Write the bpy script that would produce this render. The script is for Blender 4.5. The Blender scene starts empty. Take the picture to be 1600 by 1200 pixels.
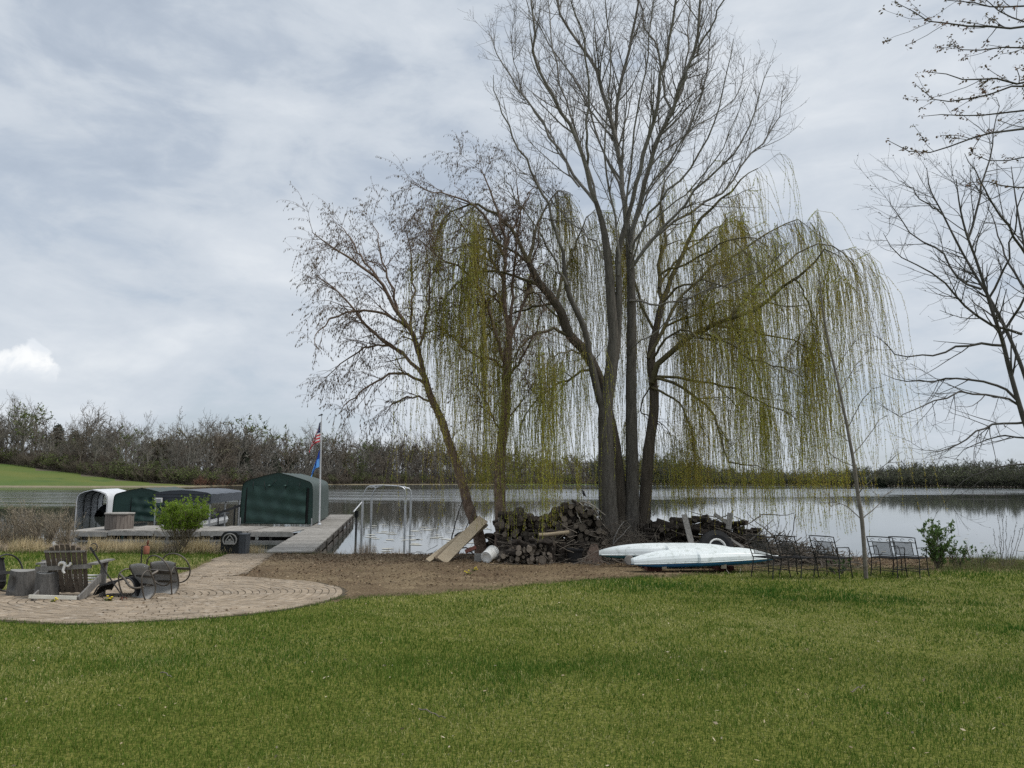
import bpy, math, random
import numpy as np
from mathutils import Vector, Matrix

# ---------------------------------------------------------------- camera
R = math.radians
scene = bpy.context.scene
col = scene.collection
CZ = 2.55                       # eye height above the lake surface (z = 0)
cam_data = bpy.data.cameras.new('camera')
cam_data.sensor_width = 36.0
cam_data.lens = 36.0 * 1202.0 / 1600.0
cam_data.clip_start = 0.05
cam_data.clip_end = 6000.0
cam = bpy.data.objects.new('camera', cam_data)
col.objects.link(cam)
CAM_ROT = Matrix.Rotation(R(90 + 7.11), 3, 'X') @ Matrix.Rotation(R(0.45), 3, 'Z')
cam.matrix_world = Matrix.Translation((0, 0, CZ)) @ CAM_ROT.to_4x4()
scene.camera = cam
F = 1202.0

def ray(px, py):
    return CAM_ROT @ Vector(((px - 800) / F, -(py - 600) / F, -1.0))
def at(px, py, Y):
    """world point seen at photo pixel (px, py) at distance Y in front of the camera"""
    d = ray(px, py)
    s = Y / d.y
    return Vector((d.x * s, Y, CZ + d.z * s))

# ---------------------------------------------------------------- sky, sun, exposure
SUN_EL, SUN_AZ = R(58), R(100)       # azimuth measured from +Y towards +X
w = bpy.data.worlds.new('World'); scene.world = w; w.use_nodes = True
nt = w.node_tree; nt.nodes.clear()
def N(tree, typ, **kw):
    n = tree.nodes.new(typ)
    for k, v in kw.items(): setattr(n, k, v)
    return n
def wl(a, b): nt.links.new(a, b)
def wmath(op, a, b=None, clamp=False):
    n = N(nt, 'ShaderNodeMath', operation=op, use_clamp=clamp)
    for i, v in enumerate((a, b)):
        if v is None: continue
        if isinstance(v, (int, float)): n.inputs[i].default_value = v
        else: wl(v, n.inputs[i])
    return n.outputs[0]
def wmap(v, a, b, c, d, smooth=True):
    n = N(nt, 'ShaderNodeMapRange', interpolation_type='SMOOTHSTEP' if smooth else 'LINEAR')
    wl(v, n.inputs[0])
    for i, q in enumerate((a, b, c, d)): n.inputs[1 + i].default_value = q
    return n.outputs[0]
tc = N(nt, 'ShaderNodeTexCoord')
sep = N(nt, 'ShaderNodeSeparateXYZ'); wl(tc.outputs['Generated'], sep.inputs[0])
zz = wmath('MAXIMUM', sep.outputs[2], 0.0)
den = wmath('ADD', zz, 0.16)
cu = wmath('DIVIDE', sep.outputs[0], den); cv = wmath('DIVIDE', sep.outputs[1], den)
cmb = N(nt, 'ShaderNodeCombineXYZ'); wl(cu, cmb.inputs[0]); wl(cv, cmb.inputs[1])
def wnoise(vec, scale, detail, rough, dist, off=(0, 0, 0), sc=(1, 1, 1)):
    mp = N(nt, 'ShaderNodeMapping'); mp.inputs['Location'].default_value = off; mp.inputs['Scale'].default_value = sc
    wl(vec, mp.inputs[0])
    n = N(nt, 'ShaderNodeTexNoise'); wl(mp.outputs[0], n.inputs['Vector'])
    n.inputs['Scale'].default_value = scale; n.inputs['Detail'].default_value = detail
    n.inputs['Roughness'].default_value = rough; n.inputs['Distortion'].default_value = dist
    return n.outputs[0]
big = wnoise(cmb.outputs[0], 0.50, 3, .5, .3, (3.1, 1.7, 0))
dst = N(nt, 'ShaderNodeMapping'); dst.inputs['Scale'].default_value = (1, 1, 2.3); wl(tc.outputs['Generated'], dst.inputs[0])
med = wnoise(dst.outputs[0], 4.2, 8, .55, .5, (.4, 2.2, 1.0))
fin = wnoise(dst.outputs[0], 11.0, 6, .6, .35, (1.0, 4.2, 2.0))
c = wmath('ADD', wmath('MULTIPLY', big, .28), wmath('ADD', wmath('MULTIPLY', med, .50), wmath('MULTIPLY', fin, .22)))
ramp = N(nt, 'ShaderNodeValToRGB'); wl(c, ramp.inputs[0])
cr = ramp.color_ramp; cr.interpolation = 'B_SPLINE'
cols = [(.34, (.315, .358, .415)), (.43, (.385, .428, .482)), (.50, (.435, .475, .525)), (.58, (.485, .520, .562)), (.68, (.585, .61, .635))]
while len(cr.elements) < len(cols): cr.elements.new(.5)
for e, (p, q) in zip(cr.elements, cols): e.position = p; e.color = (*q, 1)
# cumulus heap low on the left, as soft lobes in direction space, its edge broken by noise
dirn = N(nt, 'ShaderNodeVectorMath', operation='NORMALIZE'); wl(tc.outputs['Generated'], dirn.inputs[0])
edge = wnoise(dirn.outputs[0], 30, 8, .62, .4)
def lobe(px, py, rpx, sy=1.0):
    d = ray(px, py).normalized()
    sub = N(nt, 'ShaderNodeVectorMath', operation='SUBTRACT'); wl(dirn.outputs[0], sub.inputs[0]); sub.inputs[1].default_value = d
    ml = N(nt, 'ShaderNodeVectorMath', operation='MULTIPLY'); wl(sub.outputs[0], ml.inputs[0]); ml.inputs[1].default_value = (1, 1, sy)
    ln = N(nt, 'ShaderNodeVectorMath', operation='LENGTH'); wl(ml.outputs[0], ln.inputs[0])
    dd = wmath('ADD', ln.outputs['Value'], wmath('MULTIPLY', wmath('SUBTRACT', edge, .5), .045))
    return wmap(dd, rpx / F * .72, rpx / F * 1.02, 1, 0)
m = None
for a in ((40, 562, 24), (60, 573, 26), (14, 572, 26), (30, 585, 34), (-14, 582, 30), (66, 585, 20)):
    l = lobe(*a); m = l if m is None else wmath('MAXIMUM', m, l)
fade = wmap(sep.outputs[2], ray(40, 604).normalized().z, ray(40, 566).normalized().z, 0, 1)
m = wmath('MULTIPLY', m, fade)
m2 = None
for a in ((130, 634, 14), (150, 640, 16), (110, 642, 12), (390, 618, 14), (415, 628, 16)):
    l = lobe(*a); m2 = l if m2 is None else wmath('MAXIMUM', m2, l)
m2 = wmath('MULTIPLY', m2, .0)
mm = wmath('MAXIMUM', wmath('MULTIPLY', m, .8), m2)
def mixc(fac, a, b):
    n = N(nt, 'ShaderNodeMix', data_type='RGBA'); 
    if isinstance(fac, (int, float)): n.inputs[0].default_value = fac
    else: wl(fac, n.inputs[0])
    for i, q in ((6, a), (7, b)):
        if isinstance(q, tuple): n.inputs[i].default_value = (*q, 1)
        else: wl(q, n.inputs[i])
    return n.outputs[2]
heap = mixc(wmap(edge, .38, .62, 0, 1), (.58, .61, .645), (.76, .76, .75))
cloud = mixc(mm, ramp.outputs[0], heap)
# overcast skies are brighter overhead than low down
boost = wmap(sep.outputs[2], .58, .95, 10.0, 19.0)
sc_ = N(nt, 'ShaderNodeVectorMath', operation='SCALE'); wl(cloud, sc_.inputs[0]); wl(boost, sc_.inputs['Scale'])
sky = N(nt, 'ShaderNodeTexSky', sky_type='NISHITA', sun_disc=False)
sky.sun_elevation = SUN_EL; sky.sun_rotation = SUN_AZ
gap = wmap(c, .40, .50, .16, .03)
final = mixc(gap, sc_.outputs[0], sky.outputs[0])
bg = N(nt, 'ShaderNodeBackground'); wl(final, bg.inputs[0]); bg.inputs[1].default_value = 0.083
out = N(nt, 'ShaderNodeOutputWorld'); wl(bg.outputs[0], out.inputs[0])

sd = bpy.data.lights.new('sun', 'SUN'); sd.energy = 1.5; sd.angle = R(16); sd.color = (1, .95, .88)
sun = bpy.data.objects.new('sun', sd); col.objects.link(sun)
sdir = Vector((math.sin(SUN_AZ) * math.cos(SUN_EL), math.cos(SUN_AZ) * math.cos(SUN_EL), math.sin(SUN_EL)))
sun.rotation_euler = (-sdir).to_track_quat('-Z', 'Y').to_euler()
vs = scene.view_settings
vs.view_transform = 'Standard'; vs.look = 'None'; vs.gamma = 1.0; vs.exposure = 0.78; vs.use_curve_mapping = False
scene.cycles.max_bounces = 5
scene.cycles.diffuse_bounces = 2
scene.cycles.glossy_bounces = 3
scene.cycles.transparent_max_bounces = 6
scene.cycles.use_denoising = False

# ---------------------------------------------------------------- materials
def mat(name, c1, c2=None, scale=6.0, rough=.85, bump=0.0, bscale=None, stretch=(1, 1, 1), island=0.0, c3=None,
        spec=.3, metal=0.0, detail=5, contrast=(.35, .65), coords='Object', trans=0.0, objrand=0.0):
    m = bpy.data.materials.new(name); m.use_nodes = True
    t = m.node_tree; b = t.nodes['Principled BSDF']
    b.inputs['Roughness'].default_value = rough; b.inputs['Metallic'].default_value = metal
    b.inputs['Specular IOR Level'].default_value = spec
    L = t.links.new
    tcn = N(t, 'ShaderNodeTexCoord'); mp = N(t, 'ShaderNodeMapping'); mp.inputs['Scale'].default_value = stretch
    if coords == 'World':
        geo = N(t, 'ShaderNodeNewGeometry'); L(geo.outputs['Position'], mp.inputs[0])
    else: L(tcn.outputs[coords], mp.inputs[0])
    def noise(s, d=detail, r=.6):
        n = N(t, 'ShaderNodeTexNoise'); n.inputs['Scale'].default_value = s; n.inputs['Detail'].default_value = d
        n.inputs['Roughness'].default_value = r; L(mp.outputs[0], n.inputs['Vector']); return n.outputs[0]
    c2 = c2 or c1
    f = noise(scale)
    mr = N(t, 'ShaderNodeMapRange'); L(f, mr.inputs[0]); mr.inputs[1].default_value = contrast[0]; mr.inputs[2].default_value = contrast[1]
    mx = N(t, 'ShaderNodeMix', data_type='RGBA'); L(mr.outputs[0], mx.inputs[0])
    mx.inputs[6].default_value = (*c1, 1); mx.inputs[7].default_value = (*c2, 1)
    res = mx.outputs[2]
    if c3:
        f3 = noise(scale * 3.7, 3)
        r3 = N(t, 'ShaderNodeMapRange'); L(f3, r3.inputs[0]); r3.inputs[1].default_value = .55; r3.inputs[2].default_value = .68
        m3 = N(t, 'ShaderNodeMix', data_type='RGBA'); L(r3.outputs[0], m3.inputs[0]); L(res, m3.inputs[6]); m3.inputs[7].default_value = (*c3, 1)
        res = m3.outputs[2]
    if island > 0:
        g = N(t, 'ShaderNodeNewGeometry')
        ri = N(t, 'ShaderNodeMapRange'); L(g.outputs['Random Per Island'], ri.inputs[0])
        ri.inputs[3].default_value = 1 - island; ri.inputs[4].default_value = 1 + island
        sc = N(t, 'ShaderNodeVectorMath', operation='SCALE'); L(res, sc.inputs[0]); L(ri.outputs[0], sc.inputs['Scale'])
        res = sc.outputs[0]
    if objrand > 0:
        g = N(t, 'ShaderNodeObjectInfo')
        ri = N(t, 'ShaderNodeMapRange'); L(g.outputs['Random'], ri.inputs[0]); ri.inputs[3].default_value = 1 - objrand; ri.inputs[4].default_value = 1 + objrand
        sc = N(t, 'ShaderNodeVectorMath', operation='SCALE'); L(res, sc.inputs[0]); L(ri.outputs[0], sc.inputs['Scale'])
        res = sc.outputs[0]
    L(res, b.inputs['Base Color'])
    if bump:
        bn = N(t, 'ShaderNodeBump'); bn.inputs['Strength'].default_value = bump; bn.inputs['Distance'].default_value = .02
        L(noise(bscale or scale * 3), bn.inputs['Height']); L(bn.outputs[0], b.inputs['Normal'])
    if trans > 0:
        tr = N(t, 'ShaderNodeBsdfTranslucent'); L(res, tr.inputs[0])
        ms = N(t, 'ShaderNodeMixShader'); ms.inputs[0].default_value = trans
        L(b.outputs[0], ms.inputs[1]); L(tr.outputs[0], ms.inputs[2])
        L(ms.outputs[0], t.nodes['Material Output'].inputs[0])
    return m

# ---------------------------------------------------------------- mesh building
def tag(o, label=None, cat=None, group=None, kind=None):
    if label: o['label'] = label
    if cat: o['category'] = cat
    if group: o['group'] = group
    if kind: o['kind'] = kind
    return o
def empty(name, loc, label, cat, group=None, rz=0.0):
    o = bpy.data.objects.new(name, None); o.empty_display_size = .2
    o.location = loc; o.rotation_euler.z = rz
    col.objects.link(o); return tag(o, label, cat, group)
def origin_of(p):
    v = Vector((0, 0, 0))
    while p is not None: v += p.location; p = p.parent
    return v

class NM:
    """collects vertices and faces (numpy) and links them as one mesh object"""
    def __init__(s): s.V = []; s.F = []; s.M = []; s.n = 0
    def add(s, V, Fc, m=0):
        V = np.asarray(V, dtype=np.float64).reshape(-1, 3)
        Fc = np.asarray(Fc, dtype=np.int64)
        s.V.append(V); s.F.append(Fc + s.n); s.M.append(np.full(len(Fc), m, dtype=np.int32)); s.n += len(V)
        return s
    def box(s, c, size, rot=None, m=0):
        h = np.array(size) / 2
        v = np.array([[x, y, z] for x in (-1, 1) for y in (-1, 1) for z in (-1, 1)], float) * h
        if rot is not None: v = v @ np.array(rot.to_3x3() if hasattr(rot, 'to_3x3') else rot).T
        v += np.array(c)
        return s.add(v, [[0, 1, 3, 2], [4, 6, 7, 5], [0, 4, 5, 1], [2, 3, 7, 6], [0, 2, 6, 4], [1, 5, 7, 3]], m)
    def bar(s, a, b, wid, thk, up=(0, 0, 1), m=0):
        """rectangular bar from a to b, wid sideways, thk along 'up'"""
        a = Vector(a); b = Vector(b); t = (b - a); L = t.length; t.normalize()
        sd = t.cross(Vector(up))
        if sd.length < 1e-4: sd = t.cross(Vector((1, 0, 0)))
        sd.normalize(); u = sd.cross(t)
        rot = Matrix((t, sd, u)).transposed()
        return s.box((a + b) / 2, (L, wid, thk), rot, m)
    def tube(s, pts, r, sides=8, m=0, cap=True, closed=False):
        P = np.array([list(p) for p in pts], float); n = len(P)
        rr = np.full(n, r) if np.isscalar(r) else np.array(r, float)
        if closed: T = np.roll(P, -1, 0) - np.roll(P, 1, 0)
        else: T = np.gradient(P, axis=0)
        T /= np.maximum(np.linalg.norm(T, axis=1, keepdims=True), 1e-9)
        ref = np.array([0, 0, 1.0]) if abs(T[0, 2]) < .9 else np.array([1.0, 0, 0])
        U = np.zeros_like(P); u = np.cross(T[0], ref); u /= np.linalg.norm(u)
        for i in range(n):
            u = u - T[i] * np.dot(u, T[i]); u /= max(np.linalg.norm(u), 1e-9); U[i] = u
        W = np.cross(T, U)
        a = np.arange(sides) * 2 * math.pi / sides
        V = P[:, None] + rr[:, None, None] * (U[:, None] * np.cos(a)[None, :, None] + W[:, None] * np.sin(a)[None, :, None])
        ii = np.arange(n if closed else n - 1); jj = np.arange(sides)
        I, J = np.meshgrid(ii, jj, indexing='ij'); I = I.ravel(); J = J.ravel()
        I2 = (I + 1) % n; J2 = (J + 1) % sides
        s.add(V.reshape(-1, 3), np.stack([I * sides + J, I * sides + J2, I2 * sides + J2, I2 * sides + J], 1), m)
        if cap and not closed:
            for e, fl in ((0, True), (n - 1, False)):
                vv = np.vstack([V[e], P[e][None]])
                f = [[(k + 1) % sides, k, sides] if fl else [k, (k + 1) % sides, sides] for k in range(sides)]
                s.add(vv, f, m)
        return s
    def lathe(s, prof, c=(0, 0, 0), seg=20, m=0, rot=None):
        prof = np.array(prof, float); n = len(prof)
        a = np.arange(seg) * 2 * math.pi / seg
        V = np.stack([prof[:, 0, None] * np.cos(a), prof[:, 0, None] * np.sin(a), np.repeat(prof[:, 1, None], seg, 1)], 2).reshape(-1, 3)
        if rot is not None: V = V @ np.array(rot.to_3x3()).T
        V = V + np.array(c)
        I, J = np.meshgrid(np.arange(n - 1), np.arange(seg), indexing='ij'); I = I.ravel(); J = J.ravel(); J2 = (J + 1) % seg
        return s.add(V, np.stack([I * seg + J, I * seg + J2, (I + 1) * seg + J2, (I + 1) * seg + J], 1), m)
    def grid(s, G, m=0):
        G = np.asarray(G, float); a, b = G.shape[:2]
        I, J = np.meshgrid(np.arange(a - 1), np.arange(b - 1), indexing='ij'); I = I.ravel(); J = J.ravel()
        return s.add(G.reshape(-1, 3), np.stack([I * b + J, (I + 1) * b + J, (I + 1) * b + J + 1, I * b + J + 1], 1), m)
    def prism(s, poly, d, m=0):
        """poly: list of 3-D points (a planar outline) extruded along vector d"""
        P = np.array([list(p) for p in poly], float); n = len(P); d = np.array(list(d), float)
        V = np.vstack([P, P + d])
        s.add(V, [[i, (i + 1) % n, n + (i + 1) % n, n + i] for i in range(n)], m)
        for off, rev in ((np.zeros(3), True), (d, False)):
            cen = P.mean(0) + off; vv = np.vstack([P + off, cen[None]])
            s.add(vv, [[(i + 1) % n, i, n] if rev else [i, (i + 1) % n, n] for i in range(n)], m)
        return s
    def build(s, name, mats, parent=None, smooth=False, origin=None, label=None, cat=None, group=None, kind=None):
        V = np.concatenate(s.V)
        o_ = origin_of(parent) if parent is not None else (Vector(origin) if origin is not None else Vector((0, 0, 0)))
        if parent is None or getattr(parent, 'is_local', None) is None: pass
        V = V - np.array(o_)
        me = bpy.data.meshes.new(name)
        loops = np.concatenate([f.ravel() for f in s.F]); tot = np.concatenate([np.full(len(f), f.shape[1], dtype=np.int32) for f in s.F])
        me.vertices.add(len(V)); me.vertices.foreach_set('co', V.astype(np.float32).ravel())
        me.loops.add(len(loops)); me.loops.foreach_set('vertex_index', loops.astype(np.int32))
        me.polygons.add(len(tot)); st = np.zeros(len(tot), np.int32); st[1:] = np.cumsum(tot)[:-1]
        me.polygons.foreach_set('loop_start', st)
        me.polygons.foreach_set('material_index', np.concatenate(s.M))
        me.polygons.foreach_set('use_smooth', np.full(len(tot), bool(smooth)))
        me.update(calc_edges=True); me.validate()
        for q in (mats if isinstance(mats, (list, tuple)) else [mats]): me.materials.append(q)
        o = bpy.data.objects.new(name, me); col.objects.link(o)
        if parent is not None: o.parent = parent
        elif origin is not None: o.location = origin
        return tag(o, label, cat, group, kind)

def copy_tree(o, parent=None):
    c_ = o.copy(); col.objects.link(c_)
    if parent is not None: c_.parent = parent
    for ch in [q for q in o.children]: copy_tree(ch, c_)
    return c_

# ---------------------------------------------------------------- branching plants (vectorised)
def resample(pts, k):
    P = np.array([list(p) for p in pts], float)
    d = np.concatenate([[0], np.cumsum(np.linalg.norm(np.diff(P, axis=0), axis=1))])
    # Catmull-Rom through the given points
    Pe = np.vstack([2 * P[0] - P[1], P, 2 * P[-1] - P[-2]])
    u = np.linspace(0, d[-1], k); out_ = np.zeros((k, 3))
    for j, x in enumerate(u):
        i = min(max(np.searchsorted(d, x, 'right') - 1, 0), len(P) - 2)
        t = (x - d[i]) / max(d[i + 1] - d[i], 1e-9)
        a, b, c_, e = Pe[i], Pe[i + 1], Pe[i + 2], Pe[i + 3]
        out_[j] = .5 * (2 * b + (c_ - a) * t + (2 * a - 5 * b + 4 * c_ - e) * t * t + (3 * b - a - 3 * c_ + e) * t ** 3)
    return out_
def limb(px, D0, D1, r0, r1, k=12, rng=None, wob=0.0, power=1.0):
    """photo pixel polyline carried from distance D0 to D1, r0..r1 in metres"""
    n = len(px)
    pts = [at(p[0], p[1], D0 + (D1 - D0) * (i / (n - 1)) ** power) for i, p in enumerate(px)]
    P = resample(pts, k)
    if rng is not None and wob: P[1:] += rng.normal(0, wob, (k - 1, 3))
    return P, np.linspace(1, 0, k) ** .8 * (r0 - r1) + r1
def limbs(lst, k=12, rng=None, wob=0.0):
    PP, RR = zip(*[limb(*a, k=k, rng=rng, wob=wob) for a in lst])
    return np.array(PP), np.array(RR)
def nrm(v): return v / np.maximum(np.linalg.norm(v, axis=-1, keepdims=True), 1e-9)
def grow(rng, P, Rd, dens, t=(.15, .97), ang=(45, 12), length=(.3, .6), k=6, up=.0, wob=.12, rr=.55, rmin=.003, tip=.35, absl=None, taper=.5, side=None):
    Np, kp = P.shape[:2]
    plen = np.linalg.norm(np.diff(P, axis=1), axis=2).sum(1)
    cnt = rng.poisson(plen * dens * (t[1] - t[0]))
    idx = np.repeat(np.arange(Np), cnt); n = len(idx)
    if n == 0: return np.zeros((0, k, 3)), np.zeros((0, k))
    tt = rng.uniform(t[0], t[1], n)
    f = tt * (kp - 1); i = np.minimum(f.astype(int), kp - 2); fr = (f - i)[:, None]
    st = P[idx, i] * (1 - fr) + P[idx, i + 1] * fr
    tg = nrm(P[idx, i + 1] - P[idx, i])
    rad = Rd[idx, i] * (1 - fr[:, 0]) + Rd[idx, i + 1] * fr[:, 0]
    rv = rng.normal(0, 1, (n, 3))
    if side is not None: rv *= np.array(side)
    pv = nrm(rv - tg * (rv * tg).sum(1, keepdims=True))
    a = np.radians(rng.normal(ang[0], ang[1], n))[:, None]
    d = nrm(tg * np.cos(a) + pv * np.sin(a))
    ln = rng.uniform(*absl, n) if absl else plen[idx] * rng.uniform(length[0], length[1], n) * (1 - taper * tt)
    r0 = np.maximum(rad * rr, rmin)
    step = ln / (k - 1)
    out_ = np.zeros((n, k, 3)); out_[:, 0] = st
    for j in range(1, k):
        d = d + rng.normal(0, wob, (n, 3)); d[:, 2] += up
        d = nrm(d); out_[:, j] = out_[:, j - 1] + d * step[:, None]
    rad_ = r0[:, None] * (1 - (1 - tip) * np.linspace(0, 1, k)[None])
    return out_, np.maximum(rad_, rmin * tip)
def tubes(nm, P, Rd, sides=4, m=0):
    n, k = P.shape[:2]
    if n == 0: return
    T = np.gradient(P, axis=1); T = nrm(T)
    ref = np.where(np.abs(T[:, :1, 2:3]) < .8, np.array([0, 0, 1.0]), np.array([1.0, 0, 0]))
    U = nrm(np.cross(T, np.broadcast_to(ref, T.shape))); W = np.cross(T, U)
    a = np.arange(sides) * 2 * math.pi / sides
    V = P[:, :, None] + Rd[:, :, None, None] * (U[:, :, None] * np.cos(a)[:, None] + W[:, :, None] * np.sin(a)[:, None])
    B, I, J = np.meshgrid(np.arange(n), np.arange(k - 1), np.arange(sides), indexing='ij')
    base = (B * k + I) * sides; J2 = (J + 1) % sides
    Fq = np.stack([base + J, base + J2, base + sides + J2, base + sides + J], -1).reshape(-1, 4)
    nm.add(V.reshape(-1, 3), Fq, m)
def points_on(rng, P, dens, t=(0, 1), Rd=None):
    Np, kp = P.shape[:2]
    plen = np.linalg.norm(np.diff(P, axis=1), axis=2).sum(1)
    cnt = rng.poisson(plen * dens); idx = np.repeat(np.arange(Np), cnt); n = len(idx)
    f = rng.uniform(t[0], t[1], n) * (kp - 1); i = np.minimum(f.astype(int), kp - 2); fr = (f - i)[:, None]
    return P[idx, i] * (1 - fr) + P[idx, i + 1] * fr, nrm(P[idx, i + 1] - P[idx, i]), idx
def leaves(nm, C, D, ln, wd, rng, m=0):
    """lance-shaped leaf quads: base C, direction D, lengths ln, widths wd"""
    n = len(C)
    if n == 0: return
    rv = rng.normal(0, 1, (n, 3)); S = nrm(np.cross(D, rv))
    ln = np.broadcast_to(np.asarray(ln, float), (n,))[:, None]; wd = np.broadcast_to(np.asarray(wd, float), (n,))[:, None]
    V = np.stack([C, C + D * ln * .45 + S * wd / 2, C + D * ln, C + D * ln * .45 - S * wd / 2], 1).reshape(-1, 3)
    nm.add(V, np.arange(n * 4).reshape(n, 4), m)
def spindles(nm, C, D, ln, wd, rng, m=0):
    """three-sided spindle (catkin, bud)"""
    n = len(C)
    if n == 0: return
    rv = rng.normal(0, 1, (n, 3)); S = nrm(np.cross(D, rv)); T = np.cross(D, S)
    ln = np.broadcast_to(np.asarray(ln, float), (n,))[:, None]; wd = np.broadcast_to(np.asarray(wd, float), (n,))[:, None]
    mid = C + D * ln * .5
    ring = [mid + (S * math.cos(q) + T * math.sin(q)) * wd / 2 for q in (0, 2.094, 4.189)]
    V = np.stack([C, *ring, C + D * ln], 1).reshape(-1, 3)
    f = np.array([[0, 1, 2], [0, 2, 3], [0, 3, 1], [4, 2, 1], [4, 3, 2], [4, 1, 3]])
    nm.add(V, (np.arange(n)[:, None, None] * 5 + f[None]).reshape(-1, 3), m)
# ---------------------------------------------------------------- terrain
PY = [-40, 0, 4.5, 7.5, 10, 12.5, 16.5, 18.5, 20.5, 22.3, 23.1, 23.7, 24.2, 25.2, 27, 35, 60]
PZ = [1.1, .95, .86, .76, .67, .575, .495, .465, .435, .40, .35, .16, -.02, -.2, -.5, -1.5, -1.8]
def hgt(x, y):
    x = np.asarray(x, float); y = np.asarray(y, float)
    wv = .25 * np.sin(x * .9) + .15 * np.sin(x * 2.3 + 1)
    yy = y + np.where(y > 20, wv * np.clip((y - 20) / 4, 0, 1), 0)
    b = .018 * np.sin(x * 1.1 + y * .6) * np.sin(y * .8 - x * .3) + .008 * np.sin(x * 3.1 - y * 2.7)
    return np.interp(yy, PY, PZ) + b * np.clip((24 - y) / 4, 0, 1)
def ground(px, py):
    """where the photo pixel meets the yard"""
    Y = 3.0
    while Y < 23.3:
        p = at(px, py, Y)
        if p.z <= float(hgt(p.x, p.y)): break
        Y += .02
    p = at(px, py, Y); p.z = float(hgt(p.x, p.y)); return p
def stand(px, Y):
    """ground point under pixel column px at distance Y"""
    p = at(px, 860, Y); p.z = float(hgt(p.x, Y)); return p

# far shore: distance of the water's edge by photo column
SX = [-900, -400, 0, 150, 300, 400, 500, 600, 800, 1000, 1300, 1600, 2000, 2600]
SD = [120, 150, 215, 215, 228, 285, 320, 350, 430, 500, 530, 500, 420, 300]
SL = [.08, .08, .075, .06, .03, .02, .015, .015, .012, .012, .012, .012, .02, .03]
def far_dir(px):
    d = ray(px, 750); v = Vector((d.x, d.y, 0)); v.normalize(); return v
def far_z(px, off):
    s = np.interp(px, SX, SL)
    o = np.clip(off, -8, 150)
    return np.where(o < 0, o * .08, np.minimum(o, 3) * .1 + np.maximum(o - 3, 0) * s)
def far_point(px, off):
    d = far_dir(px); r = np.interp(px, SX, SD) + off
    return Vector((d.x * r, d.y * r, float(far_z(px, off))))

# ground colours: natural zones of the far shore
m_far = mat('far_shore_grass', (.060, .10, .016), (.10, .115, .022), scale=.03, rough=1, c3=(.05, .085, .016), coords='World')
m_bank = mat('dry_bank', (.22, .185, .12), (.15, .13, .085), scale=.4, rough=1, coords='World')
m_wood = mat('woodland_floor', (.085, .075, .05), (.11, .09, .06), scale=.2, rough=1, coords='World')
offs = np.array([-8, -3, 0, .9, 3, 7, 14, 25, 40, 60, 85, 120, 160, 300, 800, 2500, 5000.0])
pxs = np.concatenate([np.linspace(-900, 0, 10)[:-1], np.linspace(0, 1600, 90), np.linspace(1600, 2600, 11)[1:]])
def wood_edge(px): return np.interp(px, [-900, 0, 100, 200, 300, 330], [90, 88, 58, 27, 7, 2.0])
nm = NM(); G = np.zeros((len(pxs), len(offs), 3)); 
for i, px in enumerate(pxs):
    jit = 1.2 * math.sin(px * .11) + .8 * math.sin(px * .037 + 1)
    d = far_dir(px); 
    for j, o in enumerate(offs):
        r = np.interp(px, SX, SD) + o + (jit if o < 20 else 0)
        G[i, j] = (d.x * r, d.y * r, float(far_z(px, o)))
a_, b_ = G.shape[:2]
for j in range(b_ - 1):
    Gj = G[:, j:j + 2]
    for i0 in range(a_ - 1):
        p = (pxs[i0] + pxs[i0 + 1]) / 2; o = (offs[j] + offs[j + 1]) / 2
        mi = 1 if o < (2.0 if p < 780 else -.5) else (0 if (o < wood_edge(p)) else 2)
        nm.add(Gj[i0:i0 + 2].reshape(-1, 3), [[0, 2, 3, 1]], mi)
nm.build('far_shore', [m_far, m_bank, m_wood], kind='structure')

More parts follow.
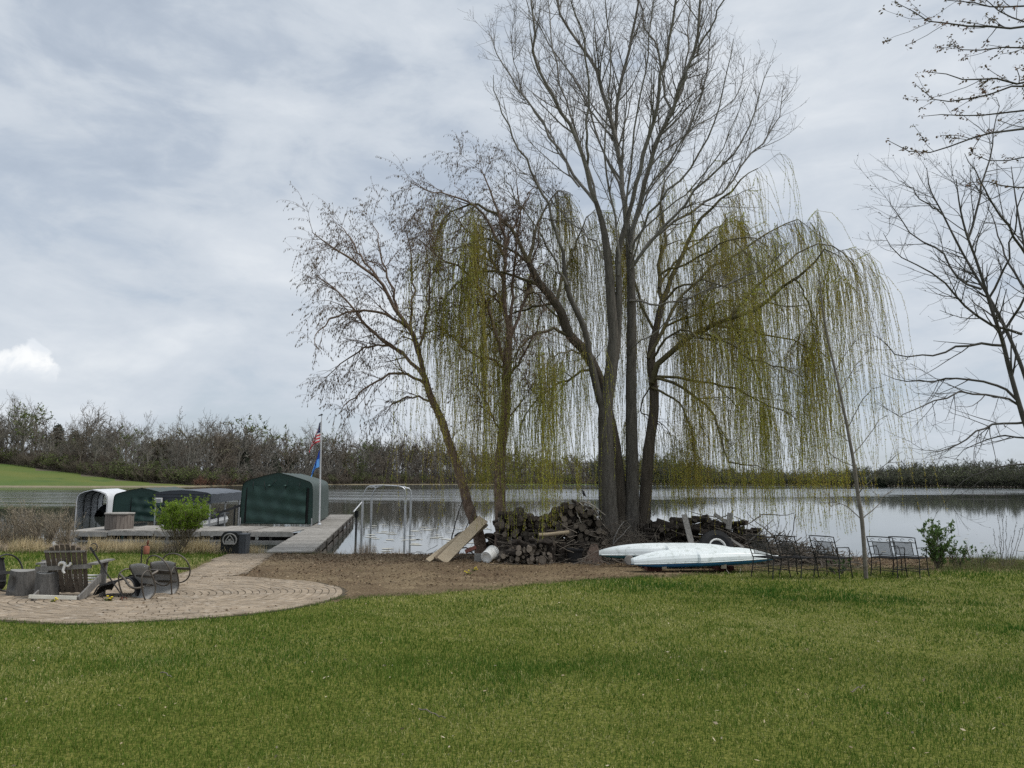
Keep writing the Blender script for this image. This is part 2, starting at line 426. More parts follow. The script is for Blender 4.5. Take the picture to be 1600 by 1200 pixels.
# ---------------------------------------------------------------- lake
def lake_material():
    m = bpy.data.materials.new('lake_water'); m.use_nodes = True
    t = m.node_tree; b = t.nodes['Principled BSDF']; L = t.links.new
    b.inputs['Base Color'].default_value = (.035, .04, .035, 1); b.inputs['IOR'].default_value = 1.33
    b.inputs['Specular IOR Level'].default_value = .5
    geo = N(t, 'ShaderNodeNewGeometry')
    def noise(scale, sc, detail=3, off=(0, 0, 0)):
        mp = N(t, 'ShaderNodeMapping'); mp.inputs['Scale'].default_value = sc; mp.inputs['Location'].default_value = off
        L(geo.outputs['Position'], mp.inputs[0])
        n = N(t, 'ShaderNodeTexNoise'); n.inputs['Scale'].default_value = scale; n.inputs['Detail'].default_value = detail
        L(mp.outputs[0], n.inputs[0]); return n.outputs[0]
    def M(op, a, b2):
        n = N(t, 'ShaderNodeMath', operation=op)
        for i, v in enumerate((a, b2)):
            if isinstance(v, (int, float)): n.inputs[i].default_value = v
            else: L(v, n.inputs[i])
        return n.outputs[0]
    sp = N(t, 'ShaderNodeSeparateXYZ'); L(geo.outputs['Position'], sp.inputs[0])
    # wind: streaks of ripples lie across the open water, the sheltered near shore is calm
    wob = noise(.05, (1, 1, 1), 3)
    yw = M('ADD', M('ADD', sp.outputs[1], M('MULTIPLY', M('SUBTRACT', wob, .5), 34.0)), M('MULTIPLY', sp.outputs[0], -.80))
    cr_ = N(t, 'ShaderNodeValToRGB'); e = cr_.color_ramp
    mr = N(t, 'ShaderNodeMapRange'); L(yw, mr.inputs[0]); mr.inputs[1].default_value = 0; mr.inputs[2].default_value = 300
    L(mr.outputs[0], cr_.inputs[0])
    st = [(0, .02), (.20, .02), (.25, .06), (.31, .12), (.345, .7), (.40, .9), (.68, .85), (.74, .25), (.85, .3), (1, .5)]
    while len(e.elements) < len(st): e.elements.new(.5)
    for q, (p, v) in zip(e.elements, st): q.position = p; q.color = (v, v, v, 1)
    strk = noise(.5, (.035, .55, 1), 4, (4, 0, 0))
    s2 = N(t, 'ShaderNodeMapRange'); L(strk, s2.inputs[0]); s2.inputs[1].default_value = .38; s2.inputs[2].default_value = .62
    s2.inputs[3].default_value = .35; s2.inputs[4].default_value = 1.15
    amp = M('MULTIPLY', cr_.outputs[0], s2.outputs[0])
    h = M('ADD', M('MULTIPLY', noise(1.6, (.55, 1.3, 1), 4), .7), M('MULTIPLY', noise(.35, (.6, 1.4, 1), 2, (9, 3, 0)), .6))
    bn = N(t, 'ShaderNodeBump'); bn.inputs['Distance'].default_value = .12
    L(M('MULTIPLY', amp, .55), bn.inputs['Strength']); L(h, bn.inputs['Height']); L(bn.outputs[0], b.inputs['Normal'])
    L(M('ADD', M('MULTIPLY', amp, .16), .03), b.inputs['Roughness'])
    return m
m_lake = lake_material()
nm = NM()
xs = np.array([-2500, -400, -120, -40, 0, 40, 120, 400, 2500.0]); ys = np.array([22.5, 30, 45, 80, 160, 300, 600, 1200, 2500.0])
nm.grid(np.array([[[x, y, 0.0] for y in ys] for x in xs]))
nm.build('lake', m_lake, kind='structure')

# ---------------------------------------------------------------- yard zones (world coordinates)
CC = Vector((-5.97, 13.35, 0)); CR = 3.1                     # paved circle
edge_px = [(505, 946), (540, 936), (600, 932), (700, 926), (800, 917), (880, 909), (960, 904), (1040, 902), (1100, 897), (1180, 893), (1260, 893), (1340, 893), (1460, 893), (1600, 892)]
EP = [ground(*q) for q in edge_px]
EX = np.array([p.x for p in EP]); EY = np.array([p.y for p in EP])
EX = np.concatenate([EX, [14, 30]]); EY = np.concatenate([EY, [EY[-1] + .3, EY[-1] + .5]])
PL = [ground(*q) for q in [(258, 905), (300, 893), (357, 866), (364, 860)]]     # left edge of the path to the dock
PR = [ground(*q) for q in [(330, 905), (385, 896), (432, 863), (440, 858)]]     # right edge
def px_left(y): return np.interp(y, [p.y for p in PL], [p.x for p in PL])
def px_right(y): return np.interp(y, [p.y for p in PR], [p.x for p in PR])
def in_circle(x, y, pad=0.0): return (x - CC.x) ** 2 + (y - CC.y) ** 2 < (CR + pad) ** 2
def in_path(x, y, pad=0.0): return (y > PL[0].y) & (y < PL[-1].y) & (x > px_left(y) - pad) & (x < px_right(y) + pad)
def lawn_amount(x, y):
    """1 on mown lawn, 0 on bare leaf-strewn soil and paving"""
    x = np.asarray(x, float); y = np.asarray(y, float)
    ye = np.interp(x, EX, EY, left=99)
    wig = .10 * np.sin(x * 5.1) + .07 * np.sin(x * 11.3 + 2)
    soft = np.clip(.12 + (x - 2.2) * .22, .10, 1.3)          # ragged edge towards the right
    a = np.clip((ye + wig - y) / soft + .5, 0, 1)
    lx = np.where(y > PL[0].y, px_left(y), CC.x)
    left = (x < lx - .02)
    a = np.where(left, np.clip((23.0 + wig - y) / .6 + .5, 0, 1), a)
    a = np.where(left & (y > PL[0].y) & (y < 20.4), a * np.clip((lx - x) / .35, 0, 1), a)
    right_of = (~left) & (x < EX[1]) & (y > CC.y)
    a = np.where(right_of, 0, a)
    a = np.where(in_circle(x, y, .02) | in_path(x, y, .0), 0, a)
    return a
m_yard = bpy.data.materials.new('yard_soil_and_thatch'); m_yard.use_nodes = True
def yard_material(m):
    t = m.node_tree; b = t.nodes['Principled BSDF']; L = t.links.new
    b.inputs['Roughness'].default_value = 1; b.inputs['Specular IOR Level'].default_value = .1
    geo = N(t, 'ShaderNodeNewGeometry')
    def noise(s, d=6, r=.65):
        n = N(t, 'ShaderNodeTexNoise'); n.inputs['Scale'].default_value = s; n.inputs['Detail'].default_value = d
        n.inputs['Roughness'].default_value = r; L(geo.outputs['Position'], n.inputs[0]); return n.outputs[0]
    def rampn(f, *st):
        c_ = N(t, 'ShaderNodeValToRGB'); L(f, c_.inputs[0]); e = c_.color_ramp
        while len(e.elements) < len(st): e.elements.new(.5)
        for q, (p, v) in zip(e.elements, st): q.position = p; q.color = (*v, 1)
        return c_.outputs[0]
    soil = rampn(noise(26), (.30, (.042, .030, .020)), (.46, (.118, .092, .060)), (.58, (.19, .152, .102)), (.72, (.31, .26, .18)))
    patch = rampn(noise(.8, 4), (.40, (.75, .68, .62)), (.62, (1.15, 1.1, 1.0)))
    mu = N(t, 'ShaderNodeMix', data_type='RGBA', blend_type='MULTIPLY'); mu.inputs[0].default_value = 1; L(soil, mu.inputs[6]); L(patch, mu.inputs[7])
    gr = rampn(noise(34), (.32, (.035, .042, .008)), (.5, (.10, .115, .02)), (.68, (.19, .18, .05)))
    at_ = N(t, 'ShaderNodeAttribute', attribute_name='lawn')
    mx = N(t, 'ShaderNodeMix', data_type='RGBA'); L(at_.outputs['Fac'], mx.inputs[0]); L(mu.outputs[2], mx.inputs[6]); L(gr, mx.inputs[7])
    L(mx.outputs[2], b.inputs['Base Color'])
    bn = N(t, 'ShaderNodeBump'); bn.inputs['Strength'].default_value = .7; bn.inputs['Distance'].default_value = .03
    L(noise(30), bn.inputs['Height']); L(bn.outputs[0], b.inputs['Normal'])
yard_material(m_yard)
gx = np.concatenate([[-1500, -400, -120, -60, -40], np.arange(-28, -14, .5), np.arange(-14, 15, .1), np.arange(15, 30, .5), [40, 60, 120, 400, 1500]])
gy = np.concatenate([[-1500, -300, -60, -20, -5], np.arange(0, 9, .25), np.arange(9, 26, .1), np.arange(26, 36, .8), [45, 60.0]])
GX, GY = np.meshgrid(gx, gy, indexing='ij')
GZ = hgt(GX, np.clip(GY, -40, 60))
nm = NM(); nm.grid(np.stack([GX, GY, GZ], -1))
yard = nm.build('ground', m_yard, smooth=True, kind='structure')
at_ = yard.data.attributes.new('lawn', 'FLOAT', 'POINT')
at_.data.foreach_set('value', lawn_amount(GX, GY).ravel().astype(np.float32))

# ---------------------------------------------------------------- paving: rings of pavers and the path to the dock
rng = np.random.default_rng(5)
m_paver = mat('weathered_pavers', (.285, .228, .165), (.215, .172, .124), scale=2.2, rough=.95, bump=.3, bscale=60, island=.16, c3=(.32, .275, .22), coords='World')
m_joint = mat('joint_sand', (.045, .036, .025), (.085, .07, .045), scale=9, rough=1, coords='World')
def paver_block(nm, quad):
    q = np.array(quad, float); c_ = q.mean(0); q = c_ + (q - c_) * 1.0
    z = hgt(q[:, 0], q[:, 1]) + .016 + rng.normal(0, .0022) + rng.normal(0, .0012, 4)
    inner = c_ + (q - c_) * .93
    V = np.vstack([np.c_[inner, z + .0], np.c_[q, z - .006], np.c_[q, z - .03]])
    f = [[0, 1, 2, 3]] + [[4 + i, 4 + (i + 1) % 4, (i + 1) % 4, i] for i in range(4)] + [[8 + i, 8 + (i + 1) % 4, 4 + (i + 1) % 4, 4 + i] for i in range(4)]
    nm.add(V, f)
nm = NM(); gap = .013; rw = .118
nr = int(CR / rw)
for r_ in range(nr):
    r0 = r_ * rw + gap / 2; r1 = (r_ + 1) * rw - gap / 2
    nb = max(5, int(round(2 * math.pi * (r0 + r1) / 2 / .205))); ph = rng.uniform(0, 6.28)
    for k in range(nb):
        a0 = ph + 2 * math.pi * k / nb + gap / 2 / max(r1, .1); a1 = ph + 2 * math.pi * (k + 1) / nb - gap / 2 / max(r1, .1)
        paver_block(nm, [(CC.x + r0 * math.cos(a0), CC.y + r0 * math.sin(a0)), (CC.x + r1 * math.cos(a0), CC.y + r1 * math.sin(a0)),
                         (CC.x + r1 * math.cos(a1), CC.y + r1 * math.sin(a1)), (CC.x + r0 * math.cos(a1), CC.y + r0 * math.sin(a1))])
nm.build('paved_circle', m_paver, kind='structure')
nm = NM()
A0, A1 = PL[0], PL[-2]; ydir = Vector((A1.x - A0.x, A1.y - A0.y)).normalized(); xdir = Vector((ydir.y, -ydir.x))
u = -2.0
row = 0
while u < 11:
    v = -2.5 + (row % 2) * .1
    while v < 4:
        q = [A0.xy + ydir * (u + a) + xdir * (v + b) for a, b in ((gap / 2, gap / 2), (gap / 2, .205 - gap / 2), (rw - gap / 2, .205 - gap / 2), (rw - gap / 2, gap / 2))]
        mid = sum(q, Vector((0, 0))) / 4
        if in_path(np.array(mid.x), np.array(mid.y), .0) and not in_circle(mid.x, mid.y, .08): paver_block(nm, q)
        v += .205
    u += rw; row += 1
nm.build('paved_path', m_paver, kind='structure')
nm = NM(); gxx = np.linspace(-9.6, -2.6, 90); gyy = np.linspace(9.9, 23.6, 170)
inside = lambda x, y: bool(in_circle(x, y, .03) or in_path(np.array(x), np.array(y), .02))
for i in range(len(gxx) - 1):
    for j in range(len(gyy) - 1):
        x0, x1, y0, y1 = gxx[i], gxx[i + 1], gyy[j], gyy[j + 1]
        if inside((x0 + x1) / 2, (y0 + y1) / 2):
            qx = np.array([x0, x1, x1, x0]); qy = np.array([y0, y0, y1, y1])
            nm.add(np.c_[qx, qy, hgt(qx, qy) + .006], [[0, 1, 2, 3]])
nm.build('paving_bed', m_joint, kind='structure')

# ---------------------------------------------------------------- lawn: single blades
m_grass = bpy.data.materials.new('lawn_grass'); m_grass.use_nodes = True
def grass_material(m, dry=(.47, .43, .20), green1=(.058, .116, .013), green2=(.116, .172, .028), lush=(.040, .118, .014)):
    t = m.node_tree; b = t.nodes['Principled BSDF']; L = t.links.new
    b.inputs['Roughness'].default_value = .7; b.inputs['Specular IOR Level'].default_value = .12
    g = N(t, 'ShaderNodeNewGeometry')
    def noise(s, d=3):
        n = N(t, 'ShaderNodeTexNoise'); n.inputs['Scale'].default_value = s; n.inputs['Detail'].default_value = d; L(g.outputs['Position'], n.inputs[0]); return n.outputs[0]
    def M(op, a, b2):
        n = N(t, 'ShaderNodeMath', operation=op)
        for i, v in enumerate((a, b2)):
            if isinstance(v, (int, float)): n.inputs[i].default_value = v
            else: L(v, n.inputs[i])
        return n.outputs[0]
    def mix(f, a, b2):
        n = N(t, 'ShaderNodeMix', data_type='RGBA'); L(f, n.inputs[0])
        for i, q in ((6, a), (7, b2)):
            if isinstance(q, tuple): n.inputs[i].default_value = (*q, 1)
            else: L(q, n.inputs[i])
        return n.outputs[2]
    at1 = N(t, 'ShaderNodeAttribute', attribute_name='rnd'); at2 = N(t, 'ShaderNodeAttribute', attribute_name='lush')
    cb = mix(at1.outputs['Fac'], green1, green2)
    cb = mix(at2.outputs['Fac'], cb, lush)
    at3 = N(t, 'ShaderNodeAttribute', attribute_name='dry')
    cb = mix(at3.outputs['Fac'], cb, dry)
    L(cb, b.inputs['Base Color'])
    tr = N(t, 'ShaderNodeBsdfTranslucent'); L(cb, tr.inputs[0])
    ms = N(t, 'ShaderNodeMixShader'); ms.inputs[0].default_value = .3; L(b.outputs[0], ms.inputs[1]); L(tr.outputs[0], ms.inputs[2])
    L(ms.outputs[0], t.nodes['Material Output'].inputs[0])
grass_material(m_grass)
def vnoise(x, y, s, seed):
    """smooth value noise, 0..1"""
    r_ = np.random.default_rng(seed).random((64, 64))
    x = x / s; y = y / s; i = np.floor(x).astype(int); j = np.floor(y).astype(int); fx = x - i; fy = y - j
    fx = fx * fx * (3 - 2 * fx); fy = fy * fy * (3 - 2 * fy)
    g = lambda a, b: r_[a % 64, b % 64]
    return (g(i, j) * (1 - fx) + g(i + 1, j) * fx) * (1 - fy) + (g(i, j + 1) * (1 - fx) + g(i + 1, j + 1) * fx) * fy
def fbm(x, y, s, seed): return (vnoise(x, y, s, seed) + .5 * vnoise(x, y, s / 2.1, seed + 1) + .25 * vnoise(x, y, s / 4.3, seed + 2)) / 1.75
rng = np.random.default_rng(11)
rings = [(ground(1262, 932), 1.05, .45), (ground(1370, 938), .75, .5), (ground(1010, 916), 1.5, .9), (ground(1585, 985), .6, .4)]
def lawn_points(y0, y1, dens, hw0, hw1):
    n = int((y1 - y0) * (hw0 + hw1) * dens)
    y = rng.uniform(y0, y1, n); x = rng.uniform(-1, 1, n) * max(hw0, hw1)
    keep = np.abs(x) < hw0 + (hw1 - hw0) * (y - y0) / (y1 - y0)
    return x[keep], y[keep]
X, Y, W_, H_ = [], [], [], []
for y0, y1, dn, h0, h1, wd, hh in ((3.2, 6, 4200, 5.2, 7.2, .0042, .036), (6, 8.5, 2600, 7.2, 9.4, .0055, .038), (8.5, 12, 1300, 9.4, 12, .008, .040), (12, 17, 620, 12, 15.5, .012, .044), (17, 23.6, 330, 15.5, 20, .016, .065)):
    x, y = lawn_points(y0, y1, dn, h0, h1)
    k = rng.random(len(x)) < lawn_amount(x, y); x = x[k]; y = y[k]
    X.append(x); Y.append(y); W_.append(np.full(len(x), wd)); H_.append(np.full(len(x), hh))
X = np.concatenate(X); Y = np.concatenate(Y); W_ = np.concatenate(W_); H_ = np.concatenate(H_)
n = len(X); print('grass blades', n)
tuft = fbm(X, Y, .5, 3); broad = fbm(X, Y * .8, 2.2, 21)
lush = np.clip((fbm(X, Y, 1.5, 40) - .52) * 3, 0, 1) * .5
for c_, r_, s_ in rings:
    dd = np.sqrt((X - c_.x) ** 2 + ((Y - c_.y) * 1.15) ** 2)
    if r_ < 1.2 and r_ > .7: a = np.exp(-((dd - r_ * .72) / .24) ** 2) + .25 * np.exp(-(dd / .7) ** 2)
    else: a = np.exp(-(dd / r_) ** 2 * 1.2)
    lush = np.maximum(lush, np.clip(a, 0, 1) * (.6 + .4 * fbm(X, Y, .4, 60)))
dryp = np.clip(.55 + (Y - 4.5) * .10, .55, 1.15) * np.clip((.55 * broad + .45 * fbm(X, Y, .35, 44) - .36) * 2.0, .05, .68) * (1 - .85 * lush) * np.where(Y > 15.5, 1.15, 1)
dry = (rng.random(n) < dryp).astype(float) * rng.uniform(.45, 1, n)
hgtb = H_ * rng.uniform(.45, 1.3, n) * (.55 + .95 * tuft) * (1 + .9 * lush) * np.where(dry > .5, .85, 1)
az = rng.uniform(0, 2 * math.pi, n); lean = np.abs(rng.normal(.35, .28, n)) + np.where(dry > .4, .5, 0); lean = np.clip(lean, 0, 1.35)
dx = np.cos(az); dy = np.sin(az); fa = rng.uniform(0, math.pi, n)
B = np.stack([X, Y, hgt(X, Y) - .004], 1)
S = np.stack([np.cos(fa), np.sin(fa), np.zeros(n)], 1) * (W_ / 2)[:, None]
D1 = np.stack([dx * np.sin(lean * .6), dy * np.sin(lean * .6), np.cos(lean * .6)], 1)
D2 = np.stack([dx * np.sin(lean * 1.3), dy * np.sin(lean * 1.3), np.cos(lean * 1.3)], 1)
Mid = B + D1 * (hgtb * .55)[:, None]; Tip = Mid + D2 * (hgtb * .5)[:, None]
V = np.stack([B - S, B + S, Mid + S * .8, Mid - S * .8, Tip], 1)
nm = NM(); nm.add(V.reshape(-1, 3), np.arange(n)[:, None] * 5 + np.array([0, 1, 2, 3]))
nm.F.append(np.arange(n)[:, None] * 5 + np.array([3, 2, 4])); nm.M.append(np.zeros(n, np.int32))
lawn = nm.build('lawn_grass', m_grass, label='short mottled green lawn with dry straw blades', cat='grass', kind='stuff')
def pattr(o, name, vals, per):
    a = o.data.attributes.new(name, 'FLOAT', 'POINT'); a.data.foreach_set('value', np.repeat(vals, per).astype(np.float32))
pattr(lawn, 'rnd', np.clip(rng.random(n) * .6 + tuft * .8 - .2, 0, 1), 5); pattr(lawn, 'lush', lush, 5); pattr(lawn, 'dry', dry, 5)
# ---------------------------------------------------------------- far shore woods
m_fbark = mat('far_bark', (.14, .13, .11), (.205, .19, .165), scale=.8, rough=1, island=.25)
m_fbark2 = mat('far_bark_brown', (.113, .094, .074), (.16, .135, .105), scale=.8, rough=1, island=.25)
m_fpale = mat('far_twigs_budding', (.17, .165, .095), (.13, .125, .08), scale=.8, rough=1, island=.25)
m_fgreen = mat('far_fresh_leaves', (.095, .135, .034), (.135, .16, .055), scale=.8, rough=1, island=.3)
m_fdark = mat('far_conifer', (.028, .042, .026), (.045, .058, .034), scale=.8, rough=1, island=.3)
m_fred = mat('red_twigs', (.17, .085, .06), (.22, .13, .09), scale=.8, rough=1, island=.25)
def proto_bare(seed, spread, twigs, lean=.05, low=.25):
    """unit-height bare tree: trunk mesh and crown mesh"""
    rng = np.random.default_rng(seed)
    zt = np.linspace(0, .72, 8); P = np.zeros((1, 8, 3)); P[0, :, 2] = zt; P[0, :, 0] = np.cumsum(rng.normal(0, .008, 8)); P[0, :, 1] = np.cumsum(rng.normal(0, .008, 8))
    Rd = np.linspace(.016, .006, 8)[None]
    t = NM(); tubes(t, P, Rd, 6)
    L1, R1 = grow(rng, P, Rd, 26, (low, 1), (38 * spread, 10), k=7, up=.06, wob=.09, absl=(.22, .48), rr=.62, rmin=.0038)
    L2, R2 = grow(rng, L1, R1, 19, (.2, 1), (38, 14), k=5, up=.05, wob=.12, absl=(.09, .22), rr=.6, rmin=.0028)
    L3, R3 = grow(rng, L2, R2, twigs, (.1, 1), (38, 16), k=3, up=.05, wob=.14, absl=(.04, .10), rr=.6, rmin=.0023, tip=.5)
    c = NM(); tubes(c, L1, R1, 4); tubes(c, L2, R2, 3); tubes(c, L3, R3, 3)
    return t, c, (L3, R3)
def leafy(c, L3, rng, dens, size, m):
    C, D, _ = points_on(rng, L3, dens); D = nrm(D + rng.normal(0, .8, D.shape))
    leaves(c, C, D, rng.uniform(.6, 1.3, len(C)) * size, rng.uniform(.5, .9, len(C)) * size, rng, m)
PROTO = []
def reg(name, t, c, mats):
    tm = t.build(name + '_trunk', mats) if t is not None else None; cm = c.build(name + '_crown', mats)
    res = (tm.data if tm else None, cm.data)
    for o in (tm, cm):
        if o is not None: bpy.data.objects.remove(o)
    return res
P_ = {}
for i, (sp, tw, low) in enumerate([(1.0, 26, .25), (.8, 28, .3), (1.25, 24, .35), (.65, 30, .2)]):
    t, c, L = proto_bare(100 + i, sp, tw, low=low); P_['bare%d' % i] = reg('bare', t, c, [m_fbark if i % 2 else m_fbark2])
for i in range(2):
    t, c, L = proto_bare(200 + i, .9, 26, low=.22); leafy(c, L[0], np.random.default_rng(i), 22, .016, 1); P_['bud%d' % i] = reg('bud', t, c, [m_fbark, m_fpale])
for i in range(2):
    t, c, L = proto_bare(300 + i, 1.15, 22, low=.06); leafy(c, L[0], np.random.default_rng(i), 70, .028, 1); P_['leaf%d' % i] = reg('leafing', t, c, [m_fbark2, m_fgreen])
def proto_conifer(seed):
    rng = np.random.default_rng(seed); t = NM(); t.tube([(0, 0, 0), (0, 0, .97)], [.016, .003], 6)
    c = NM(); z = rng.uniform(.06, .98, 330) ** .9; n = len(z); az = rng.uniform(0, 6.283, n); ln = (.30 * (1 - z) ** .8 + .02) * rng.uniform(.7, 1.15, n)
    P = np.zeros((n, 5, 3)); s = np.linspace(0, 1, 5)
    P[:, :, 0] = np.cos(az)[:, None] * ln[:, None] * s; P[:, :, 1] = np.sin(az)[:, None] * ln[:, None] * s
    P[:, :, 2] = z[:, None] + ln[:, None] * (.12 * s - .34 * s * s)[None]
    tubes(c, P, np.full((n, 5), .003), 3)
    C, D, _ = points_on(rng, P, 120); D = nrm(D + rng.normal(0, .7, D.shape)); leaves(c, C, D, rng.uniform(.03, .06, len(C)), .02, rng)
    return t, c
t, c = proto_conifer(5); P_['conifer'] = reg('conifer', t, c, [m_fdark])
def proto_shrub(seed, n0, leaf):
    rng = np.random.default_rng(seed); k = 6
    az = rng.uniform(0, 6.283, n0); sp = rng.uniform(.1, .75, n0); P = np.zeros((n0, k, 3)); s = np.linspace(0, 1, k)
    P[:, :, 0] = (np.cos(az) * sp)[:, None] * s ** .8 + rng.normal(0, .08, (n0, 1)); P[:, :, 1] = (np.sin(az) * sp)[:, None] * s ** .8 + rng.normal(0, .08, (n0, 1))
    P[:, :, 2] = rng.uniform(.5, .95, n0)[:, None] * s ** .9
    Rd = np.full((n0, k), .008)
    c = NM(); tubes(c, P, Rd, 3)
    L2, R2 = grow(rng, P, Rd, 14, (.2, 1), (35, 14), k=4, up=.06, wob=.12, absl=(.15, .32), rr=.8, rmin=.006); tubes(c, L2, R2, 3)
    L3, R3 = grow(rng, L2, R2, 12, (.2, 1), (40, 14), k=3, up=.04, wob=.12, absl=(.06, .16), rr=.8, rmin=.005); tubes(c, L3, R3, 3)
    if leaf: leafy(c, L3, rng, leaf, .06, 1)
    return c
P_['brush'] = reg('brush', None, proto_shrub(7, 26, 0), [m_fbark2])
P_['gbush'] = reg('gbush', None, proto_shrub(8, 22, 22), [m_fbark2, m_fgreen])
P_['redbrush'] = reg('redbrush', None, proto_shrub(9, 26, 0), [m_fred])
def proto_mass(seed, leaf, lsz=.06, ld=30):
    r_ = np.random.default_rng(seed); P = np.zeros((1, 6, 3)); P[0, :, 2] = np.linspace(0, .6, 6); Rd = np.linspace(.02, .01, 6)[None]
    c = NM(); tubes(c, P, Rd, 4)
    L1, R1 = grow(r_, P, Rd, 44, (.06, 1), (45, 12), k=5, up=.06, wob=.09, absl=(.2, .45), rr=.6, rmin=.006); tubes(c, L1, R1, 3)
    L2, R2 = grow(r_, L1, R1, 20, (.2, 1), (42, 14), k=3, up=.05, wob=.12, absl=(.08, .2), rr=.7, rmin=.005); tubes(c, L2, R2, 3)
    L3, R3 = grow(r_, L2, R2, 20, (.2, 1), (42, 14), k=2, up=.05, wob=.12, absl=(.05, .1), rr=.7, rmin=.005); tubes(c, L3, R3, 3)
    if leaf: leafy(c, L2, r_, ld, lsz, 1)
    return c
for i in range(3):
    P_['dense%d' % i] = reg('dense', None, proto_mass(20 + i, True, .016, 130), [m_fbark if i % 2 else m_fbark2] * 2)
P_['denseg'] = reg('dense', None, proto_mass(24, True, .028, 70), [m_fbark2, m_fpale])
def place_tree(kind, name, loc, h, wscale, rz, label, cat, group):
    tm, cm = P_[kind]
    if tm is None:
        o = bpy.data.objects.new(name, cm); col.objects.link(o); o.location = loc; o.scale = (h * wscale, h * wscale, h); o.rotation_euler.z = rz
        return tag(o, label, cat, group)
    o = empty(name, loc, label, cat, group, rz); o.scale = (h * wscale, h * wscale, h)
    for nme, me in (('trunk', tm), ('crown', cm)):
        q = bpy.data.objects.new(nme, me); col.objects.link(q); q.parent = o
    return o
rng = np.random.default_rng(77)
TOPX = [-200, 0, 30, 60, 85, 105, 130, 150, 165, 200, 240, 270, 300, 340, 370, 400, 440, 470, 500, 540, 600, 640, 680, 720, 760, 800, 860, 950, 1050, 1160, 1280, 1330, 1400, 1440, 1500, 1550, 1600, 1800]
TOPY = [630, 632, 634, 642, 668, 650, 640, 655, 668, 670, 668, 660, 662, 658, 658, 672, 674, 684, 676, 683, 684, 681, 682, 692, 700, 703, 706, 711, 716, 735, 736, 732, 728, 724, 722, 725, 724, 720]
def height_for(px, off, jit=0.0):
    p = far_point(px, off); ytop = np.interp(px, TOPX, TOPY) + jit
    return p, max(3.0, at(px, ytop, p.y).z - p.z)
zones = [(-60, 90, 'tall pale budding tree of the wood on the rise at the left edge', 'tall trees on the grassy rise'),
         (90, 330, 'bare grey tree in the wood behind the far green field', 'bare trees behind the far field'),
         (330, 520, 'bare grey tree in the far wood behind the green boat shelter and flags', 'bare trees behind the boat shelters'),
         (520, 760, 'bare brown tree in the far wood seen left of the willow', 'bare trees across the lake'),
         (760, 960, 'bare brown tree on the far shore seen between the yard trunks', 'bare trees behind the woodpile')]
def zone_of(px):
    for a, b, l, g in zones:
        if px < b: return l, g
    return zones[-1][2:]
BASE = {}
for row, (o0, o1, step, jit) in enumerate([(3, 8, 15, 16), (12, 22, 11, 4), (26, 44, 10, -6)]):
    px = -55.0
    while px < 930:
        off = rng.uniform(o0, o1) + wood_edge(px)
        p, h = height_for(px, off, jit + (rng.uniform(-9, 16) if px < 480 else rng.uniform(-5, 11)))
        l, g = zone_of(px)
        kinds = ['bud0', 'bud1', 'bare1', 'bare3'] if px < 95 else (['bare0', 'bare1', 'bare2', 'bare3', 'bud0'] if px < 520 else ['bare0', 'bare1', 'bare3', 'bare2'])
        if not (92 < px < 160 and row == 2):
            place_tree(rng.choice(kinds if row == 0 else kinds + ['dense0', 'dense1', 'dense2'] * (1 if px < 340 else 2) + ['denseg'] + (['leaf0', 'bud1'] if px < 600 else [])), 'bare_tree', p, h, rng.uniform(.8, 1.15), rng.uniform(0, 6.28), l, 'tree', g)
        px += step * rng.uniform(.6, 1.4) * (1.0 if px > 330 else 1.15)
# singled-out trees
for px, off, ytop, kind, ws, nme, l, c_ in [
    (132, 60, 634, 'bare2', 1.0, 'bare_tree', 'rounded bare tree standing tallest above the dark conifers on the left skyline', 'tree'),
    (85, 62, 662, 'conifer', 1.3, 'conifer_tree', 'broad dark conifer left of the rounded bare tree', 'tree'),
    (112, 58, 672, 'conifer', 1.5, 'conifer_tree', 'dark conifer right under the rounded bare tree', 'tree'),
    (150, 50, 680, 'conifer', 1.3, 'conifer_tree', 'dark conifer between the rounded bare tree and the brown roofed house', 'tree'),
    (166, 46, 678, 'conifer', 1.2, 'conifer_tree', 'narrower dark conifer nearest the brown roofed house', 'tree'),
    (244, 40, 685, 'conifer', .9, 'conifer_tree', 'slim dark conifer before the brown roof', 'tree'),
    (378, 8, 700, 'conifer', 1.1, 'conifer_tree', 'dark spruce just left of the green shelter roof behind the field end', 'tree'),
    (428, 9, 708, 'conifer', 1.1, 'conifer_tree', 'dark spruce in the wood above the nearest green shelter', 'tree'),
    (450, 12, 712, 'conifer', 1.0, 'conifer_tree', 'low dark spruce left of the flagpole', 'tree'),
    (548, 4, 708, 'leaf0', .9, 'leafing_tree', 'fresh green tree on the far shore above the bare boat lift', 'tree'),
    (562, 4, 722, 'leaf1', .9, 'leafing_tree', 'smaller fresh green tree right of the taller green one above the boat lift', 'tree'),
    (112, 26, 686, 'leaf1', 1.1, 'leafing_tree', 'pale green rounded tree before the dark conifers', 'tree'),
    (84, 30, 694, 'leaf0', 1.0, 'leafing_tree', 'olive green leafing tree left of the pale rounded one', 'tree'),
    (215, 6, 708, 'leaf0', 1.2, 'leafing_tree', 'yellow green leafing tree below the brown roof', 'tree'),
    (190, 6, 716, 'leaf1', 1.2, 'leafing_tree', 'low yellow green tree left of the brown roofed house', 'tree'),
    (250, 4, 716, 'leaf1', 1.1, 'leafing_tree', 'green leafing tree at the right end of the house', 'tree'),
    (235, 4, 722, 'leaf0', 1.2, 'leafing_tree', 'small green leafing tree before the house front', 'tree')]:
    p = far_point(px, off + wood_edge(px)); h = at(px, ytop, p.y).z - p.z
    place_tree(kind, nme, p, h, ws, px * .7, l, c_, None)
